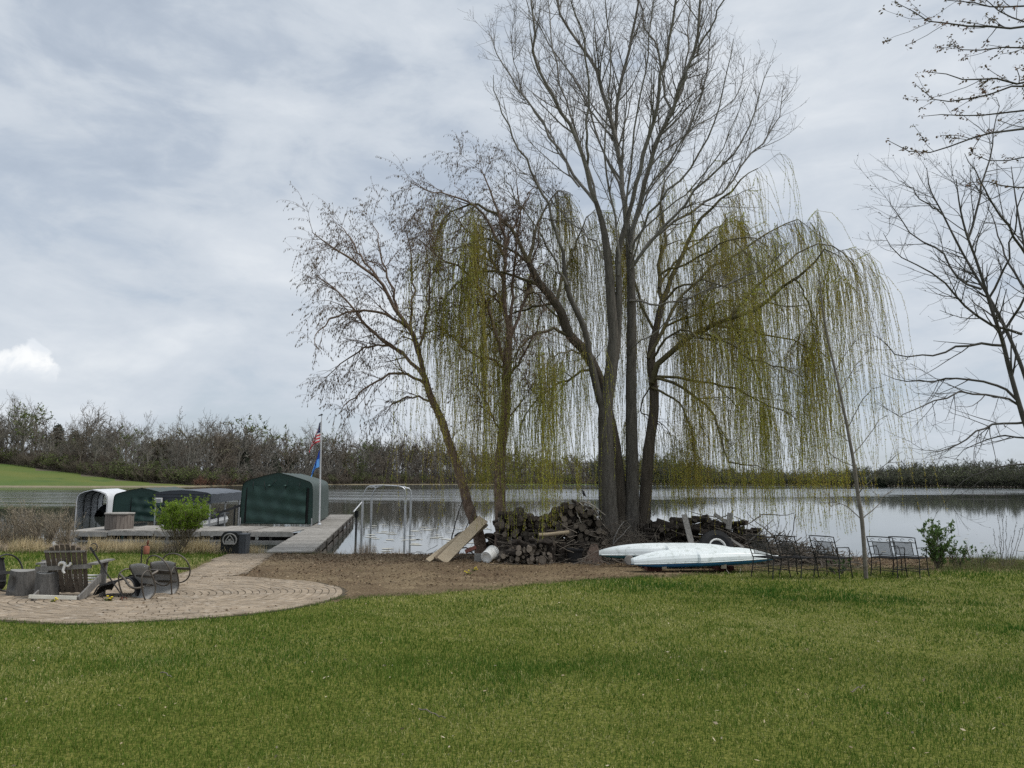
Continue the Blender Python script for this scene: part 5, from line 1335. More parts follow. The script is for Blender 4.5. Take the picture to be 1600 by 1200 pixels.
for i in range(1, 12, 2):
    for j in range(1, 13, 2):
        c_ = g[i, j]; e = .018
        for dy in (-.012, .012):
            pts = [(c_[0] + (e if k % 2 == 0 else e * .42) * math.cos(k * math.pi / 5 + math.pi / 2), c_[1] + dy, c_[2] + (e if k % 2 == 0 else e * .42) * math.sin(k * math.pi / 5 + math.pi / 2)) for k in range(10)] + [(c_[0], c_[1] + dy, c_[2])]
            nm.add(pts, [[k, (k + 1) % 10, 10] for k in range(10)], 1)
nm.build('flag', [m_red, m_fw, m_fb], origin=tp, smooth=False, label='limp red white and blue flag with stars and stripes at the top of the flagpole', cat='flag')
tp2 = fb.lerp(ft, .70); g = limp(tp2, .78, .62, .36, 14, 24, .06); nm = NM()
for i in range(24):
    for j in range(14): nm.add([g[i, j], g[i + 1, j], g[i + 1, j + 1], g[i, j + 1]], [[0, 1, 2, 3]], 0 if (j < 7) else 1)
nm.build('flag', [m_blue, m_lblue], origin=tp2, label='limp plain blue flag hanging below the striped flag', cat='flag')

# box with a wheel at the end of the path, and the bin beside it
cb = ground(358, 866); 
con = empty('helm_box', cb, 'black box with a pale steering wheel on its front beside the path end', 'box')
nm = NM(); w_, h_, d_ = .50, .62, .42
nm.prism([(cb.x - w_ / 2, cb.y, cb.z), (cb.x + w_ / 2, cb.y, cb.z), (cb.x + w_ / 2, cb.y, cb.z + h_ - .1), (cb.x + w_ / 2 - .08, cb.y, cb.z + h_), (cb.x - w_ / 2 + .08, cb.y, cb.z + h_), (cb.x - w_ / 2, cb.y, cb.z + h_ - .1)], (0, d_, 0)); nm.build('body', m_strap, con)
m_wheel = mat('pale_wheel', (.30, .29, .275), (.22, .215, .20), scale=6, rough=.6)
wc_ = Vector((cb.x + .02, cb.y - .07, cb.z + .40)); nm = NM(); rr = .175
nm.tube([wc_ + Vector((rr * 1.08 * math.cos(q), 0, max(-.11, rr * math.sin(q)))) for q in np.linspace(0, 2 * math.pi, 28, endpoint=False)], .02, 7, closed=True)
for q in (-1, 1): nm.bar(wc_ + Vector((0, 0, .15)), wc_ + Vector((q * .12, 0, -.02)), .02, .026)
nm.bar(wc_ + Vector((-.13, 0, -.05)), wc_ + Vector((.13, 0, -.05)), .02, .07)
nm.tube([wc_ + Vector((0, .075, 0)), wc_ + Vector((0, -.02, 0))], .035, 10); nm.build('steering_wheel', m_wheel, con, smooth=False)
bb = ground(376, 866); m_bin = mat('dark_grey_plastic', (.055, .06, .066), (.07, .076, .083), scale=4, rough=.6)
bx = bb + Vector((.03, .1, 0)); bn_ = empty('bin', bx, 'narrow dark grey ribbed bin right of the wheel box', 'bin')
nm = NM(); nm.box(bx + Vector((0, 0, .27)), (.26, .34, .54)); nm.build('body', m_bin, bn_)
for k in range(3):
    nm = NM(); nm.box(bx + Vector((-.08 + .08 * k, -.18, .26)), (.02, .02, .46)); nm.build('rib', m_bin, bn_)
nm = NM(); nm.box(bx + Vector((0, 0, .555)), (.29, .37, .03)); nm.build('lid', m_bin, bn_)
# ---------------------------------------------------------------- firewood
m_log = mat('log_bark', (.042, .034, .028), (.075, .061, .05), scale=7, rough=1, bump=.9, bscale=26, c3=(.026, .021, .018), objrand=.4)
m_end = mat('cut_wood_end', (.095, .078, .062), (.15, .127, .10), scale=9, rough=1, c3=(.04, .033, .027), objrand=.45)
m_endl = mat('pale_split_wood', (.30, .24, .165), (.36, .30, .21), scale=6, rough=.95, stretch=(1, 1, 4))
m_stick = mat('dry_sticks', (.10, .085, .07), (.165, .145, .12), scale=4, rough=1, island=.2)
m_pale = mat('bleached_sticks', (.22, .20, .17), (.28, .255, .22), scale=4, rough=1)
m_grey = mat('silvered_wood', (.15, .143, .134), (.23, .22, .205), scale=5, rough=1, bump=.5, bscale=18, stretch=(4, 4, .6), c3=(.10, .095, .088))
m_pine = mat('new_lumber', (.36, .29, .20), (.42, .35, .25), scale=3, rough=.9, stretch=(1, 6, 6))
rng = np.random.default_rng(55)
def log_mesh(r, L, seed, split=False, pale=False):
    rg = np.random.default_rng(seed); k = 10; a = np.arange(k) * 2 * math.pi / k
    base = r * (1 + rg.normal(0, .07, k))
    if split: base = base * np.where(np.cos(a) < -.1, np.clip(.25 / np.maximum(-np.cos(a), .25), .3, 1), 1)
    nm = NM(); ys = np.linspace(-L / 2, L / 2, 5); off = np.cumsum(rg.normal(0, r * .08, (5, 2)), 0)
    V = np.array([[(base[j] * (1 + rg.normal(0, .03)) * math.cos(a[j]) + off[i, 0], y, base[j] * math.sin(a[j]) + off[i, 1]) for j in range(k)] for i, y in enumerate(ys)])
    Vc = np.concatenate([V, V[:, :1]], 1); nm.grid(Vc)
    for e in (0, 4):
        vv = np.vstack([V[e], V[e].mean(0)[None]]); nm.add(vv, [[j, (j + 1) % k, k] if e == 0 else [(j + 1) % k, j, k] for j in range(k)], 1)
    o = nm.build('log', [m_log, m_endl if pale else m_end]); me = o.data; bpy.data.objects.remove(o); return me
def recolour(ms, mm_):
    r_ = []
    for q in ms:
        c_ = q.copy(); c_.materials[0] = mm_[0]; c_.materials[1] = mm_[1]; r_.append(c_)
    return r_
m_log2 = mat('lighter_log_bark', (.085, .070, .057), (.14, .117, .096), scale=7, rough=1, bump=.9, bscale=26, c3=(.05, .042, .035), objrand=.35); m_end2 = mat('greyish_cut_end', (.15, .125, .10), (.22, .19, .155), scale=9, rough=1, c3=(.08, .066, .053), objrand=.35)
LOGS = [log_mesh(.060, .46, 1), log_mesh(.072, .42, 2), log_mesh(.050, .48, 3), log_mesh(.085, .44, 4), log_mesh(.075, .42, 5, True), log_mesh(.062, .45, 6)]
LR = [.060, .072, .050, .085, .07, .062]
LOGS_DARK = LOGS; LOGS_PALE = recolour(LOGS, (m_log2, m_end2))
nlogs = 0; EXTRA = NM()
def put_log(me, loc, rx, ry, rz, label, group, sc=1.0, force=False):
    global nlogs
    if nlogs >= 298 or force:
        Vr = np.zeros(len(me.vertices) * 3, np.float32); me.vertices.foreach_get('co', Vr); Mx = np.array((Matrix.Rotation(rz, 3, 'Z') @ Matrix.Rotation(ry, 3, 'Y') @ Matrix.Rotation(rx, 3, 'X')))
        Vr = (Vr.reshape(-1, 3) * sc) @ Mx.T + np.array(list(loc)); b0 = EXTRA.n; EXTRA.V.append(Vr); EXTRA.n += len(Vr)
        for p in me.polygons: EXTRA.F.append(np.array([list(p.vertices)]) + b0); EXTRA.M.append(np.array([p.material_index], np.int32))
        return
    o = bpy.data.objects.new('firewood_log', me); col.objects.link(o); o.location = loc; o.rotation_euler = (rx, ry, rz); o.scale = (sc, sc, sc); nlogs += 1
    return tag(o, label, 'log', group)
def wood_stack(x0, x1, Y, prof, label, group, lay=1.0, tilt=.08, zb=None, maxn=999, step=.130, big=1.0, force=False):
    """rows of logs with their ends to the camera under an outline prof(x) (height above ground)"""
    n = 0; z = .07; row = 0
    while z < 2.2 and n < maxn:
        x = x0 + (row % 2) * step / 2
        while x < x1 and n < maxn:
            if z + .03 < prof(x):
                i = rng.integers(len(LOGS)); gz = float(hgt(x, Y))
                rz = rng.normal(0, tilt) if rng.random() < lay else rng.normal(1.4, .3)
                put_log(LOGS[i], (x + rng.normal(0, .014), Y + rng.normal(0, .09), gz + z + rng.normal(0, .018)), rng.normal(0, .12), rng.uniform(0, 6.28), rz, label, group, big * rng.uniform(.62, 1.32), force); n += 1
            x += step * rng.uniform(.88, 1.12)
        z += step * .80; row += 1
YS = 20.9
def hh(px, py): return at(px, py, YS).z - .43
dome = [(px, hh(px, py)) for px, py in ((783, 802), (800, 800), (815, 801), (832, 806), (850, 808), (862, 800), (873, 793), (885, 784), (895, 781), (905, 781), (918, 786), (930, 800), (942, 826), (946, 840))]
DXs = [at(p, 840, YS).x for p, h in dome]; DHs = [h for p, h in dome]
wood_stack(DXs[0], DXs[-1], YS, lambda x: float(np.interp(x, DXs, DHs)) + rng.normal(0, .03), 'dark weathered log in the tall humped stack between the birch and the cottonwood', 'logs of the tall humped stack', .93, .24)
wood_stack(DXs[0] + .05, DXs[-1] - .05, YS + .34, lambda x: float(np.interp(x, DXs, DHs)) - .07, '', '', .9, .12, step=.15, big=1.35, force=True)
YS2 = 20.0; LOGS = LOGS_PALE
small = [(px, at(px, py, YS2).z - .44) for px, py in ((783, 866), (795, 858), (812, 848), (830, 843), (848, 843), (856, 852), (864, 868))]
SXs = [at(p, 840, YS2).x for p, h in small]; SHs = [h for p, h in small]
wood_stack(SXs[0], SXs[-1], YS2, lambda x: float(np.interp(x, SXs, SHs)) * .84, 'grey brown log in the low front stack with round cut ends showing', 'logs of the low front stack', 1, .10, step=.12, big=.92)
for i in range(11):
    px = rng.uniform(812, 856); p = at(px, 846 + rng.uniform(-2, 6) + abs(px - 836) * .14, YS2 - .12 + rng.uniform(0, .3)); put_log(LOGS[rng.integers(6)], p, rng.normal(0, .15), 0, rng.normal(1.45, .3), 'grey log laid crosswise on top of the low front stack', 'crosswise logs on the low front stack', .85)
for i in range(13):     # spill left of the low stack
    px = rng.uniform(785, 806); p = at(px, 868, YS2 + .05); gz = float(hgt(p.x, YS2)); put_log(LOGS[rng.integers(6)], (p.x, YS2 + rng.uniform(-.15, .3), gz + .06 + rng.uniform(0, .30) * (px - 776) / 30), rng.normal(0, .3), rng.uniform(0, 6), rng.normal(.5, .6), 'loose log slumped at the left end of the low front stack', 'loose logs left of the low front stack', .8)
YS3 = 21.0; LOGS = LOGS_DARK
for i in range(120):     # long heap right of the trunks: split logs seen from the side and the end
    px = rng.uniform(1006, 1186); top = np.interp(px, [1006, 1030, 1060, 1100, 1140, 1165, 1190], [818, 810, 808, 806, 812, 810, 824])
    zt = at(px, top, YS3).z; f = rng.random() ** .7; gz = .43; p = at(px, 860, YS3)
    put_log(LOGS[rng.integers(6)], (p.x, YS3 + rng.uniform(-.25, .35), gz + .07 + (zt - gz - .14) * f), rng.normal(0, .25), rng.uniform(0, 6.28), rng.normal(.7, .7), 'dark split log in the long low heap behind the upturned kayaks', 'logs of the long heap behind the kayaks', rng.uniform(.65, 1.1))
Y3 = 22.0
for i in range(15):     # heap behind the upright birch
    px = rng.uniform(758, 782); gz = .41; p = at(px, 860, Y3); put_log(LOGS[rng.integers(6)], (p.x, Y3 + rng.uniform(-.2, .2), gz + .06 + rng.uniform(0, .62) * min(1, (px - 752) / 18)), rng.normal(0, .2), rng.uniform(0, 6), rng.normal(.2, .5), 'dark log in the small heap left of the upright birch trunk', 'logs heaped left of the upright birch', 1)
for i in range(70):
    px = rng.uniform(1006, 1190); top = np.interp(px, [1006, 1030, 1060, 1100, 1140, 1165, 1190], [822, 815, 813, 812, 818, 818, 830]); zt = at(px, top, YS3).z; p = at(px, 860, YS3)
    put_log(LOGS[rng.integers(6)], (p.x, YS3 + .5, .50 + (zt - .6) * rng.random() ** .8), rng.normal(0, .2), rng.uniform(0, 6), rng.normal(1.2, .5), '', '', rng.uniform(1.1, 1.6), True)
if EXTRA.n: EXTRA.build('firewood', [m_log, m_end], label='remaining dark firewood heaped in the woodpile', cat='firewood', kind='stuff')
print('logs', nlogs)
# singled-out pieces
def upright(px, yb, yt, wpx, Y, label, me_mat, name='log_section'):
    b = stand(px, Y); r = wpx / 2 * Y / F; h = (yb - yt) * Y / F
    nm = NM(); rg = np.random.default_rng(int(px)); k = 18; a = np.arange(k + 1) * 2 * math.pi / k; w = 1 + .05 * np.sin(a * 3 + px) + .03 * np.sin(a * 5)
    rows = [[(b.x + r * f * w[j] * math.cos(a[j]), b.y + r * f * w[j] * math.sin(a[j]), b.z + z) for j in range(k + 1)] for z, f in ((0, 1.06), (h * .3, .98), (h * .7, .95), (h, .97))]
    nm.grid(np.array(rows)[:, ::-1]); tp = np.array(rows[-1][:k]); vv = np.vstack([tp, tp.mean(0)[None]]); nm.add(vv, [[j, (j + 1) % k, k] for j in range(k)], 1)
    return nm.build(name, [me_mat, m_end], origin=b, label=label, cat='log', smooth=False)
upright(861, 872, 842, 15, 20.35, 'thick upright dark log section at the right end of the low front stack', m_log)
upright(878, 872, 842, 14, 20.4, 'thick upright dark log section left of the black tub', m_log)
upright(906, 868, 838, 26, 20.8, 'squat dark log section behind the black tub', m_log)
m_p = LOGS[1]
a = at(842, 836, 20.1); b = at(889, 832, 20.2)
pl1 = log_mesh(.05, (b - a).length, 21, True, True)
o = bpy.data.objects.new('split_log', pl1); col.objects.link(o); o.location = (a + b) / 2; o.rotation_euler = (0, 0, math.atan2(b.y - a.y, b.x - a.x) - math.pi / 2); o.rotation_euler.x = -math.asin((b.z - a.z) / (b - a).length) * -1
me2 = pl1.copy(); me2.materials[0] = m_endl; o.data = me2; tag(o, 'pale freshly split log lying across the front of the humped stack', 'log')
a = at(856, 831, 20.3); b = at(882, 829, 20.4); o = bpy.data.objects.new('split_log', log_mesh(.035, .5, 22, True)); col.objects.link(o); o.location = (a + b) / 2; o.rotation_euler = (0, 0, -math.pi / 2 + .06); tag(o, 'short dull split log just above the pale split one', 'log')

def board(p0, p1, w, t, m, label, up=(0, -1, .5), name='board', cat='board'):
    nm = NM(); nm.bar(p0, p1, w, t, up, 0); return nm.build(name, m, origin=p0, label=label, cat=cat)
def pole_(name, pts, r0, r1, m, label, cat='stick', group=None, k=8):
    Q = resample(pts, k); Q[1:-1] += np.random.default_rng(int(abs(pts[0][0]) * 100)).normal(0, .008, (k - 2, 3))
    nm = NM(); nm.tube(Q, np.linspace(r0, r1, k), 7); return nm.build(name, m, origin=pts[0], smooth=True, label=label, cat=cat, group=group)
# boards and poles leaning on the left birch
board(ground(690, 878) + Vector((0, 0, .02)), at(755, 811, 21.4), .30, .045, m_pine, 'wide pale lumber board leaning on the left birch')
board(ground(684, 878) + Vector((-.0, .12, .01)), at(756, 816, 21.55), .30, .05, mat('darker_lumber', (.2, .155, .11), (.25, .2, .14), scale=3, rough=.95), 'second wide board lying just under the wide pale leaning board')
board(ground(668, 878) + Vector((0, 0, .02)), at(726, 832, 21.9), .13, .05, m_pine, 'narrow pale lumber leaning left of the wide leaning board')
pole_('pole', [ground(701, 866), at(712, 815, 21.5), at(723, 781, 21.6)], .022, .014, m_dbark, 'thin dark pole leaning on the left side of the left birch')
pole_('pole', [ground(716, 866), at(728, 826, 21.5), at(743, 790, 21.6)], .018, .010, m_dbark, 'dark stick leaning on the right side of the left birch')
pole_('pole', [ground(776, 872), at(779, 830, 21.1), at(780, 808, 21.2)], .024, .02, m_grey, 'grey pole standing against the left side of the upright birch')
pole_('pole', [ground(792, 872), at(797, 830, 21.2), at(801, 803, 21.5)], .032, .028, m_pale, 'pale straight pole leaning on the right side of the upright birch')
pole_('pole', [ground(800, 872), at(800, 850, 20.7), at(799, 833, 20.8)], .022, .018, m_grey, 'short grey stake right of the upright birch')
# low junk at the foot of the left birch
board(at(727, 862, 21.2), at(744, 855, 21.2), .10, .05, mat('faded_red_board', (.26, .10, .075), (.3, .14, .11), scale=4, rough=.9), 'faded red board end at the foot of the left birch', name='red_board')
pole_('hoop', [at(708, 868, 21.1), at(716, 858, 21.3), at(730, 856, 21.4), at(740, 866, 21.2)], .02, .02, m_stick, 'bent grey brown branch arched at the foot of the left birch')
pole_('branch', [at(712, 838, 21.9), at(718, 834, 22.1), at(726, 832, 22.2)], .05, .05, m_black, 'black bent pipe behind the leaning boards', cat='pipe')
bl_ = stand(747.5, 20.5); m_conc = mat('concrete', (.19, .185, .175), (.25, .245, .23), scale=9, rough=1, bump=.4)
blk = empty('concrete_block', bl_, 'grey hollow concrete block left of the white bucket', 'block')
nm = NM(); bx_, bz_ = .20, .19
nm.box(bl_ + Vector((0, -.08, bz_ / 2)), (bx_, .035, bz_)); nm.box(bl_ + Vector((0, .08, bz_ / 2)), (bx_, .035, bz_))
for k in (-1, 0, 1): nm.box(bl_ + Vector((k * .082, 0, bz_ / 2)), (.034, .124, bz_ - .004))
nm.build('body', m_conc, blk)
# tipped white bucket
bk = stand(763, 20.1); bk.z += .165
ax = Vector((.34, .70, .22)).normalized(); rot = ax.to_track_quat('Z', 'Y').to_matrix()
m_pail = mat('dusty_white_plastic', (.74, .74, .72), (.66, .66, .63), scale=7, rough=.5)
pail = empty('bucket', bk, 'white plastic bucket tipped on its side with its base towards the lawn', 'bucket')
nm = NM(); nm.lathe([(0, .012), (.13, .012), (.145, 0), (.152, .004), (.156, .05), (.172, .39), (.166, .39), (.146, .03), (0, .02)], bk - ax * .12, 24, 0, rot); nm.build('body', m_pail, pail, smooth=True)
for q in (.31, .355, .385):
    nm = NM(); nm.lathe([(.166, -.006), (.181, -.006), (.181, .006), (.166, .006)], bk - ax * .12 + ax * q, 24, 0, rot); nm.build('rim_band', m_pail, pail, smooth=False)
nm = NM(); nm.lathe([(.10, 0), (.10, -.008), (.112, -.008), (.112, 0)], bk - ax * .12, 24, 0, rot); nm.build('base_ring', m_pail, pail)
hnd = [bk + ax * .16 + rot @ Vector((.175 * math.cos(q), .175 * math.sin(q) * .9, .10 * math.sin((q + .6) / 3.14 * 3.14))) for q in np.linspace(-.6, 2.6, 14)]
nm = NM(); nm.tube(hnd, .004, 5); nm.build('handle', m_galv, pail)
# black tub
tb = stand(898, 20.2); tubb = empty('plant_tub', tb, 'round black plastic tub with a flared rim right of the low front stack', 'tub')
m_tubb = mat('black_plastic', (.013, .013, .014), (.02, .02, .021), scale=5, rough=.6)
nm = NM(); nm.lathe([(0, 0), (.175, 0), (.205, .30), (.225, .30), (.235, .36), (.222, .36), (.20, .28), (0, .27)], tb, 26); nm.build('body', m_tubb, tubb, smooth=False)
nm = NM(); nm.lathe([(.228, .33), (.243, .335), (.243, .365), (.228, .368)], tb, 26); nm.build('rim', m_tubb, tubb)
nm = NM(); nm.lathe([(0, .285), (.12, .29), (.205, .275)], tb, 20); nm.build('soil', m_log, tubb)
# bark slabs propped beside the tub
for i, (px, py, qx, qy) in enumerate([(914, 877, 926, 851), (921, 877, 927, 850), (928, 878, 928, 850), (934, 877, 929, 851), (940, 876, 931, 852)]):
    b = stand(px, 20.2); t = at(qx, qy, 20.5); nm = NM(); nm.bar(b, t, .085, .03, (0, -1, .3)); nm.build('bark_slab', mat('red_brown_bark', (.10, .072, .056), (.15, .112, .09), scale=7, rough=1, bump=.8) if i == 0 else bpy.data.materials['red_brown_bark'], origin=b,
        label='brown bark slab propped in the small cone right of the black tub', cat='bark', group='bark slabs propped in a cone')
# poles thrown on the humped stack
for i, (a, b) in enumerate([((905, 785), (945, 822)), ((912, 784), (946, 805)), ((918, 783), (940, 812)), ((900, 800), (912, 826)), ((925, 793), (940, 830)), ((911, 790), (934, 797)), ((908, 806), (918, 794))]):
    pole_('stick', [at(*a, 20.75), at((a[0] + b[0]) / 2, (a[1] + b[1]) / 2 - 2, 20.6), at(*b, 20.65)], .018, .012, m_pale if i < 4 else m_grey, 'bleached stick lying down the right shoulder of the humped stack', group='sticks on the humped stack')
# brush piles: uncountable twigs
def brush(name, spots, n, L, label, seed, flat=.5, r=(.004, .011)):
    rg = np.random.default_rng(seed); k = 6
    i = rg.integers(0, len(spots), n); c_ = np.array([list(spots[j][:3]) for j in i]); sp = np.array([spots[j][3] for j in i]); hz = np.array([spots[j][4] for j in i])
    st = c_ + np.stack([rg.normal(0, .5, n) * sp, rg.normal(0, .35, n) * sp, np.abs(rg.normal(0, .5, n)) * hz], 1)
    d = nrm(rg.normal(0, 1, (n, 3)) * np.array([1, .6, flat])); ln = rg.uniform(*L, n)
    P = np.zeros((n, k, 3)); P[:, 0] = st - d * ln[:, None] / 2
    for j in range(1, k):
        d = nrm(d + rg.normal(0, .14, (n, 3))); P[:, j] = P[:, j - 1] + d * (ln / (k - 1))[:, None]
    gz = hgt(P[:, :, 0], P[:, :, 1]); P[:, :, 2] = np.maximum(P[:, :, 2], gz + .01)
    Rr = rg.uniform(*r, n)[:, None] * np.linspace(1, .5, k)[None]
    nm = NM(); tubes(nm, P, Rr, 4); return nm.build(name, m_stick, label=label, cat='brush', kind='stuff')
def sp_(px, py, Y, s, h): p = at(px, py, Y); p.z = float(hgt(p.x, Y)); return (*p, s, h)
brush('brush_pile', [sp_(1150, 860, 21, .9, .8), sp_(1175, 860, 21, .9, .75), sp_(1200, 860, 20.8, .9, .55), sp_(1225, 862, 20.5, .9, .35), sp_(1250, 864, 20.3, 1.0, .25), sp_(1275, 866, 20.2, .9, .15)], 900, (.5, 1.5), 'tangled pile of dry branches behind the kayak tips and left chairs', 61, .45, (.005, .017))
brush('twig_thicket', [sp_(955, 860, 20.9, .5, .7), sp_(975, 860, 20.9, .7, .8), sp_(1000, 860, 20.9, .7, .6)], 420, (.6, 1.5), 'dry upright twigs around the foot of the cottonwood trunks', 62, 1.1, (.003, .008))
brush('loose_sticks', [sp_(px, 868, 20.45, .9, h) for px, h in ((795, .55), (815, .6), (835, .55), (855, .6), (880, .75), (900, .95), (920, .8), (935, .5), (1030, .5), (1070, .55), (1110, .5), (1150, .5))], 330, (.25, .9), 'thin sticks and split pieces lying over the face of the woodpile', 66, .25, (.005, .014))
brush('stick_litter', [sp_(790, 866, 21.2, 1.4, .1), sp_(870, 866, 20.6, 1.5, .08), sp_(940, 872, 20.2, 1.2, .1), sp_(715, 866, 21.5, 1.2, .12)], 260, (.2, .7), 'loose sticks strewn around the woodpile', 63, .2, (.004, .009))
for a, b, c_ in [((955, 868), (962, 835), (975, 815)), ((940, 866), (958, 850), (985, 822)), ((1020, 806), (1024, 796), (1027, 789)), ((1165, 850), (1195, 825), (1208, 812)), ((1180, 860), (1220, 840), (1245, 838)), ((1190, 870), (1230, 852), (1262, 850))]:
    pole_('branch', [at(*a, 20.6), at(*b, 20.6), at(*c_, 20.8)], .02, .01, m_grey, 'bare grey branch sticking out of the brush around the long heap', group='branches sticking out of the brush', cat='branch')
# boards and tyre at the long heap
board(at(1081, 852, 20.1), at(1069, 804, 20.6), .15, .03, m_grey, 'tall narrow grey board leaning on the long heap behind the kayaks')
board(at(1138, 827, 20.4), at(1141, 802, 20.5), .14, .04, m_grey, 'short upright grey board right of the leaning one')
board(at(1140, 820, 20.7), at(1116, 803, 20.9), .09, .03, m_grey, 'slanting grey board end touching the short upright board')
board(at(1162, 856, 19.8), at(1134, 838, 20.4), .07, .03, m_grey, 'low slanting grey board right of the tyre')
tc_ = at(1119, 857, 20.0); tyre = empty('wheel', tc_, 'large black tyre with a white rim standing behind the kayaks', 'wheel')
axq = Vector((.12, -.95, .25)).normalized().to_track_quat('Z', 'Y').to_matrix()
m_rub = mat('tyre_rubber', (.014, .014, .015), (.022, .022, .023), scale=9, rough=.85)
nm = NM(); nm.lathe([(.23, -.10), (.33, -.13), (.43, -.11), (.455, -.06), (.455, .06), (.43, .11), (.33, .13), (.23, .10), (.23, -.10)], tc_, 36, 0, axq)
for q in np.linspace(0, 2 * math.pi, 36, endpoint=False): nm.box(tc_ + axq @ Vector((.455 * math.cos(q), .455 * math.sin(q), 0)), (.03, .035, .13), axq @ Matrix.Rotation(q, 3, 'Z'))
nm.build('tyre', m_rub, tyre, smooth=False)
nm = NM(); nm.lathe([(.19, .07), (.205, .125), (.225, .13), (.24, .10), (.235, .05)], tc_, 32, 0, axq); nm.build('rim', m_white, tyre, smooth=True)
nm = NM(); nm.lathe([(0, .05), (.08, .06), (.19, .03), (.21, .07)], tc_, 24, 0, axq); nm.build('hub', m_darkmetal, tyre, smooth=True)
# small dark bird on the humped stack
bp = at(912, 771, 20.8); m_bird = mat('dark_feathers', (.012, .012, .014), (.02, .02, .024), scale=9, rough=.7)
bird = empty('bird', bp, 'small dark bird perched on top of the humped log stack', 'bird')
nm = NM(); q = [bp + Vector(v) for v in ((-.045, 0, .085), (-.03, 0, .07), (-.012, 0, .04), (.0, 0, .0), (.03, 0, -.045), (.075, 0, -.10))]
nm.tube(resample(q, 14), np.interp(np.linspace(0, 1, 14), [0, .08, .2, .4, .65, .8, 1], [.006, .022, .024, .036, .03, .012, .008]), 9); nm.build('body', m_bird, bird, smooth=True)
nm = NM(); nm.tube([bp + Vector((-.06, 0, .08)), bp + Vector((-.085, 0, .076))], [.007, .001], 6); nm.build('beak', m_dbark, bird)
for s in (-.012, .014):
    nm = NM(); nm.tube([bp + Vector((.004, s, -.02)), bp + Vector((-.006, s, -.09))], .003, 4); nm.build('leg', m_dbark, bird)

# ---------------------------------------------------------------- kayaks, keel up on a low rack
m_hull = mat('white_kayak_hull', (.68, .72, .72), (.61, .66, .66), scale=2.5, rough=.3, c3=(.46, .50, .48), spec=.5)
m_kblue = mat('blue_kayak_deck', (.012, .10, .26), (.02, .15, .32), scale=1.5, rough=.3, spec=.5)
m_kteal = mat('dark_teal_deck', (.02, .09, .11), (.03, .12, .14), scale=1.5, rough=.35, spec=.5)
def kayak(name, label, A, B, hw, hh_, mdeck, blunt=.7, roll=0.0):
    A = Vector(A); B = Vector(B); t = (B - A); L = t.length; t.normalize(); s = t.cross(Vector((0, 0, 1))).normalized(); u = s.cross(t)
    if roll: s, u = s * math.cos(roll) + u * math.sin(roll), u * math.cos(roll) - s * math.sin(roll)
    root = empty(name, (A + B) / 2, label, 'kayak'); hull = []; deck = []
    n = 72
    for i in range(n + 1):
        f = i / n; c_ = A + t * L * f
        w = hw * (math.sin(math.pi * min(1, f * .5 / .42) / 1.0 * .5) ** blunt if f < .42 else max(0.0, math.cos((f - .42) / .58 * math.pi / 2)) ** .62)
        w = max(w, .012)
        h = hh_ * (1 - .80 * abs(2 * (f - .46)) ** 3.2); h = max(h, .05)
        sec = [(-1, 0), (-1.02, .10), (-.97, .34), (-.84, .56), (-.80, .60), (-.52, .80), (-.30, .90), (-.24, .86), (-.10, .95), (0, 1.0), (.10, .95), (.24, .86), (.30, .90), (.52, .80), (.80, .60), (.84, .56), (.97, .34), (1.02, .10), (1, 0)]
        hull.append([c_ + s * (w * a) + u * (h * b) for a, b in sec])
        dd = .10 * (1 - abs(2 * (f - .5)) ** 4) + .015
        deck.append([c_ + s * (w * a) - u * (dd * b) for a, b in ((1, 0), (1.0, .25), (.9, .7), (.5, 1), (-.5, 1), (-.9, .7), (-1.0, .25), (-1, 0))])
    nm = NM(); nm.grid(np.array([[list(p) for p in r_] for r_ in hull])[:, ::-1]); nm.build('hull', m_hull, root, smooth=False)
    nm = NM(); nm.grid(np.array([[list(p) for p in r_] for r_ in deck])[:, ::-1]); nm.build('deck', mdeck, root, smooth=True)
    nm = NM()
    for k in (0, -1): nm.tube([r_[k] for r_ in hull[1:-1]], .014, 6)
    nm.build('gunwale', m_hull, root, smooth=True)
    nm = NM(); c_ = A + t * L * .08 + s * 0; nm.tube([c_ - u * .06 + s * .05, c_ - u * .10, c_ - u * .06 - s * .05], .012, 6); nm.build('handle', m_strap, root)
    return root
YK = 18.2
kayak('kayak', 'front upturned white kayak with a blue deck edge on the low rack', at(986, 881, YK - .2), at(1216, 871, YK + .3), .35, .30, m_kblue, .42)
kayak('kayak', 'rear upturned white kayak with a dark teal edge behind the front one', at(936, 867, 19.0), at(1172, 865, 19.5), .34, .275, m_kteal, .95)
m_redb = mat('dark_red_beam', (.085, .028, .022), (.12, .045, .035), scale=5, rough=.9); m_post = mat('timber_end', (.26, .22, .17), (.32, .28, .22), scale=6, rough=.9)
rk = stand(1085, 18.5); rack = empty('kayak_rack', rk, 'low dark red timber rack under the two upturned kayaks', 'rack')
def rb(px, y0, Y0, px1, y1, Y1, w, t, m, nme):
    a = at(px, y0, Y0); b = at(px1, y1, Y1); nm = NM(); nm.bar(a, b, w, t); nm.build(nme, m, rack)
rb(1038, 885.5, 17.9, 1030, 873, 19.6, .10, .10, m_post, 'cross_beam'); rb(1131, 885, 18.0, 1118, 872, 19.7, .12, .10, m_post, 'cross_beam')
for px, Y in ((1018, 18.6), (1128, 18.9)):
    p = stand(px, Y); nm = NM(); nm.box(p + Vector((0, 0, .06)), (.34, .8, .12)); nm.build('skid', m_redb, rack)
rb(1008, 894.5, 18.3, 1090, 893, 18.5, .09, .05, m_redb, 'rail'); rb(1010, 884, 19.2, 1130, 880, 19.4, .09, .09, m_redb, 'rail')
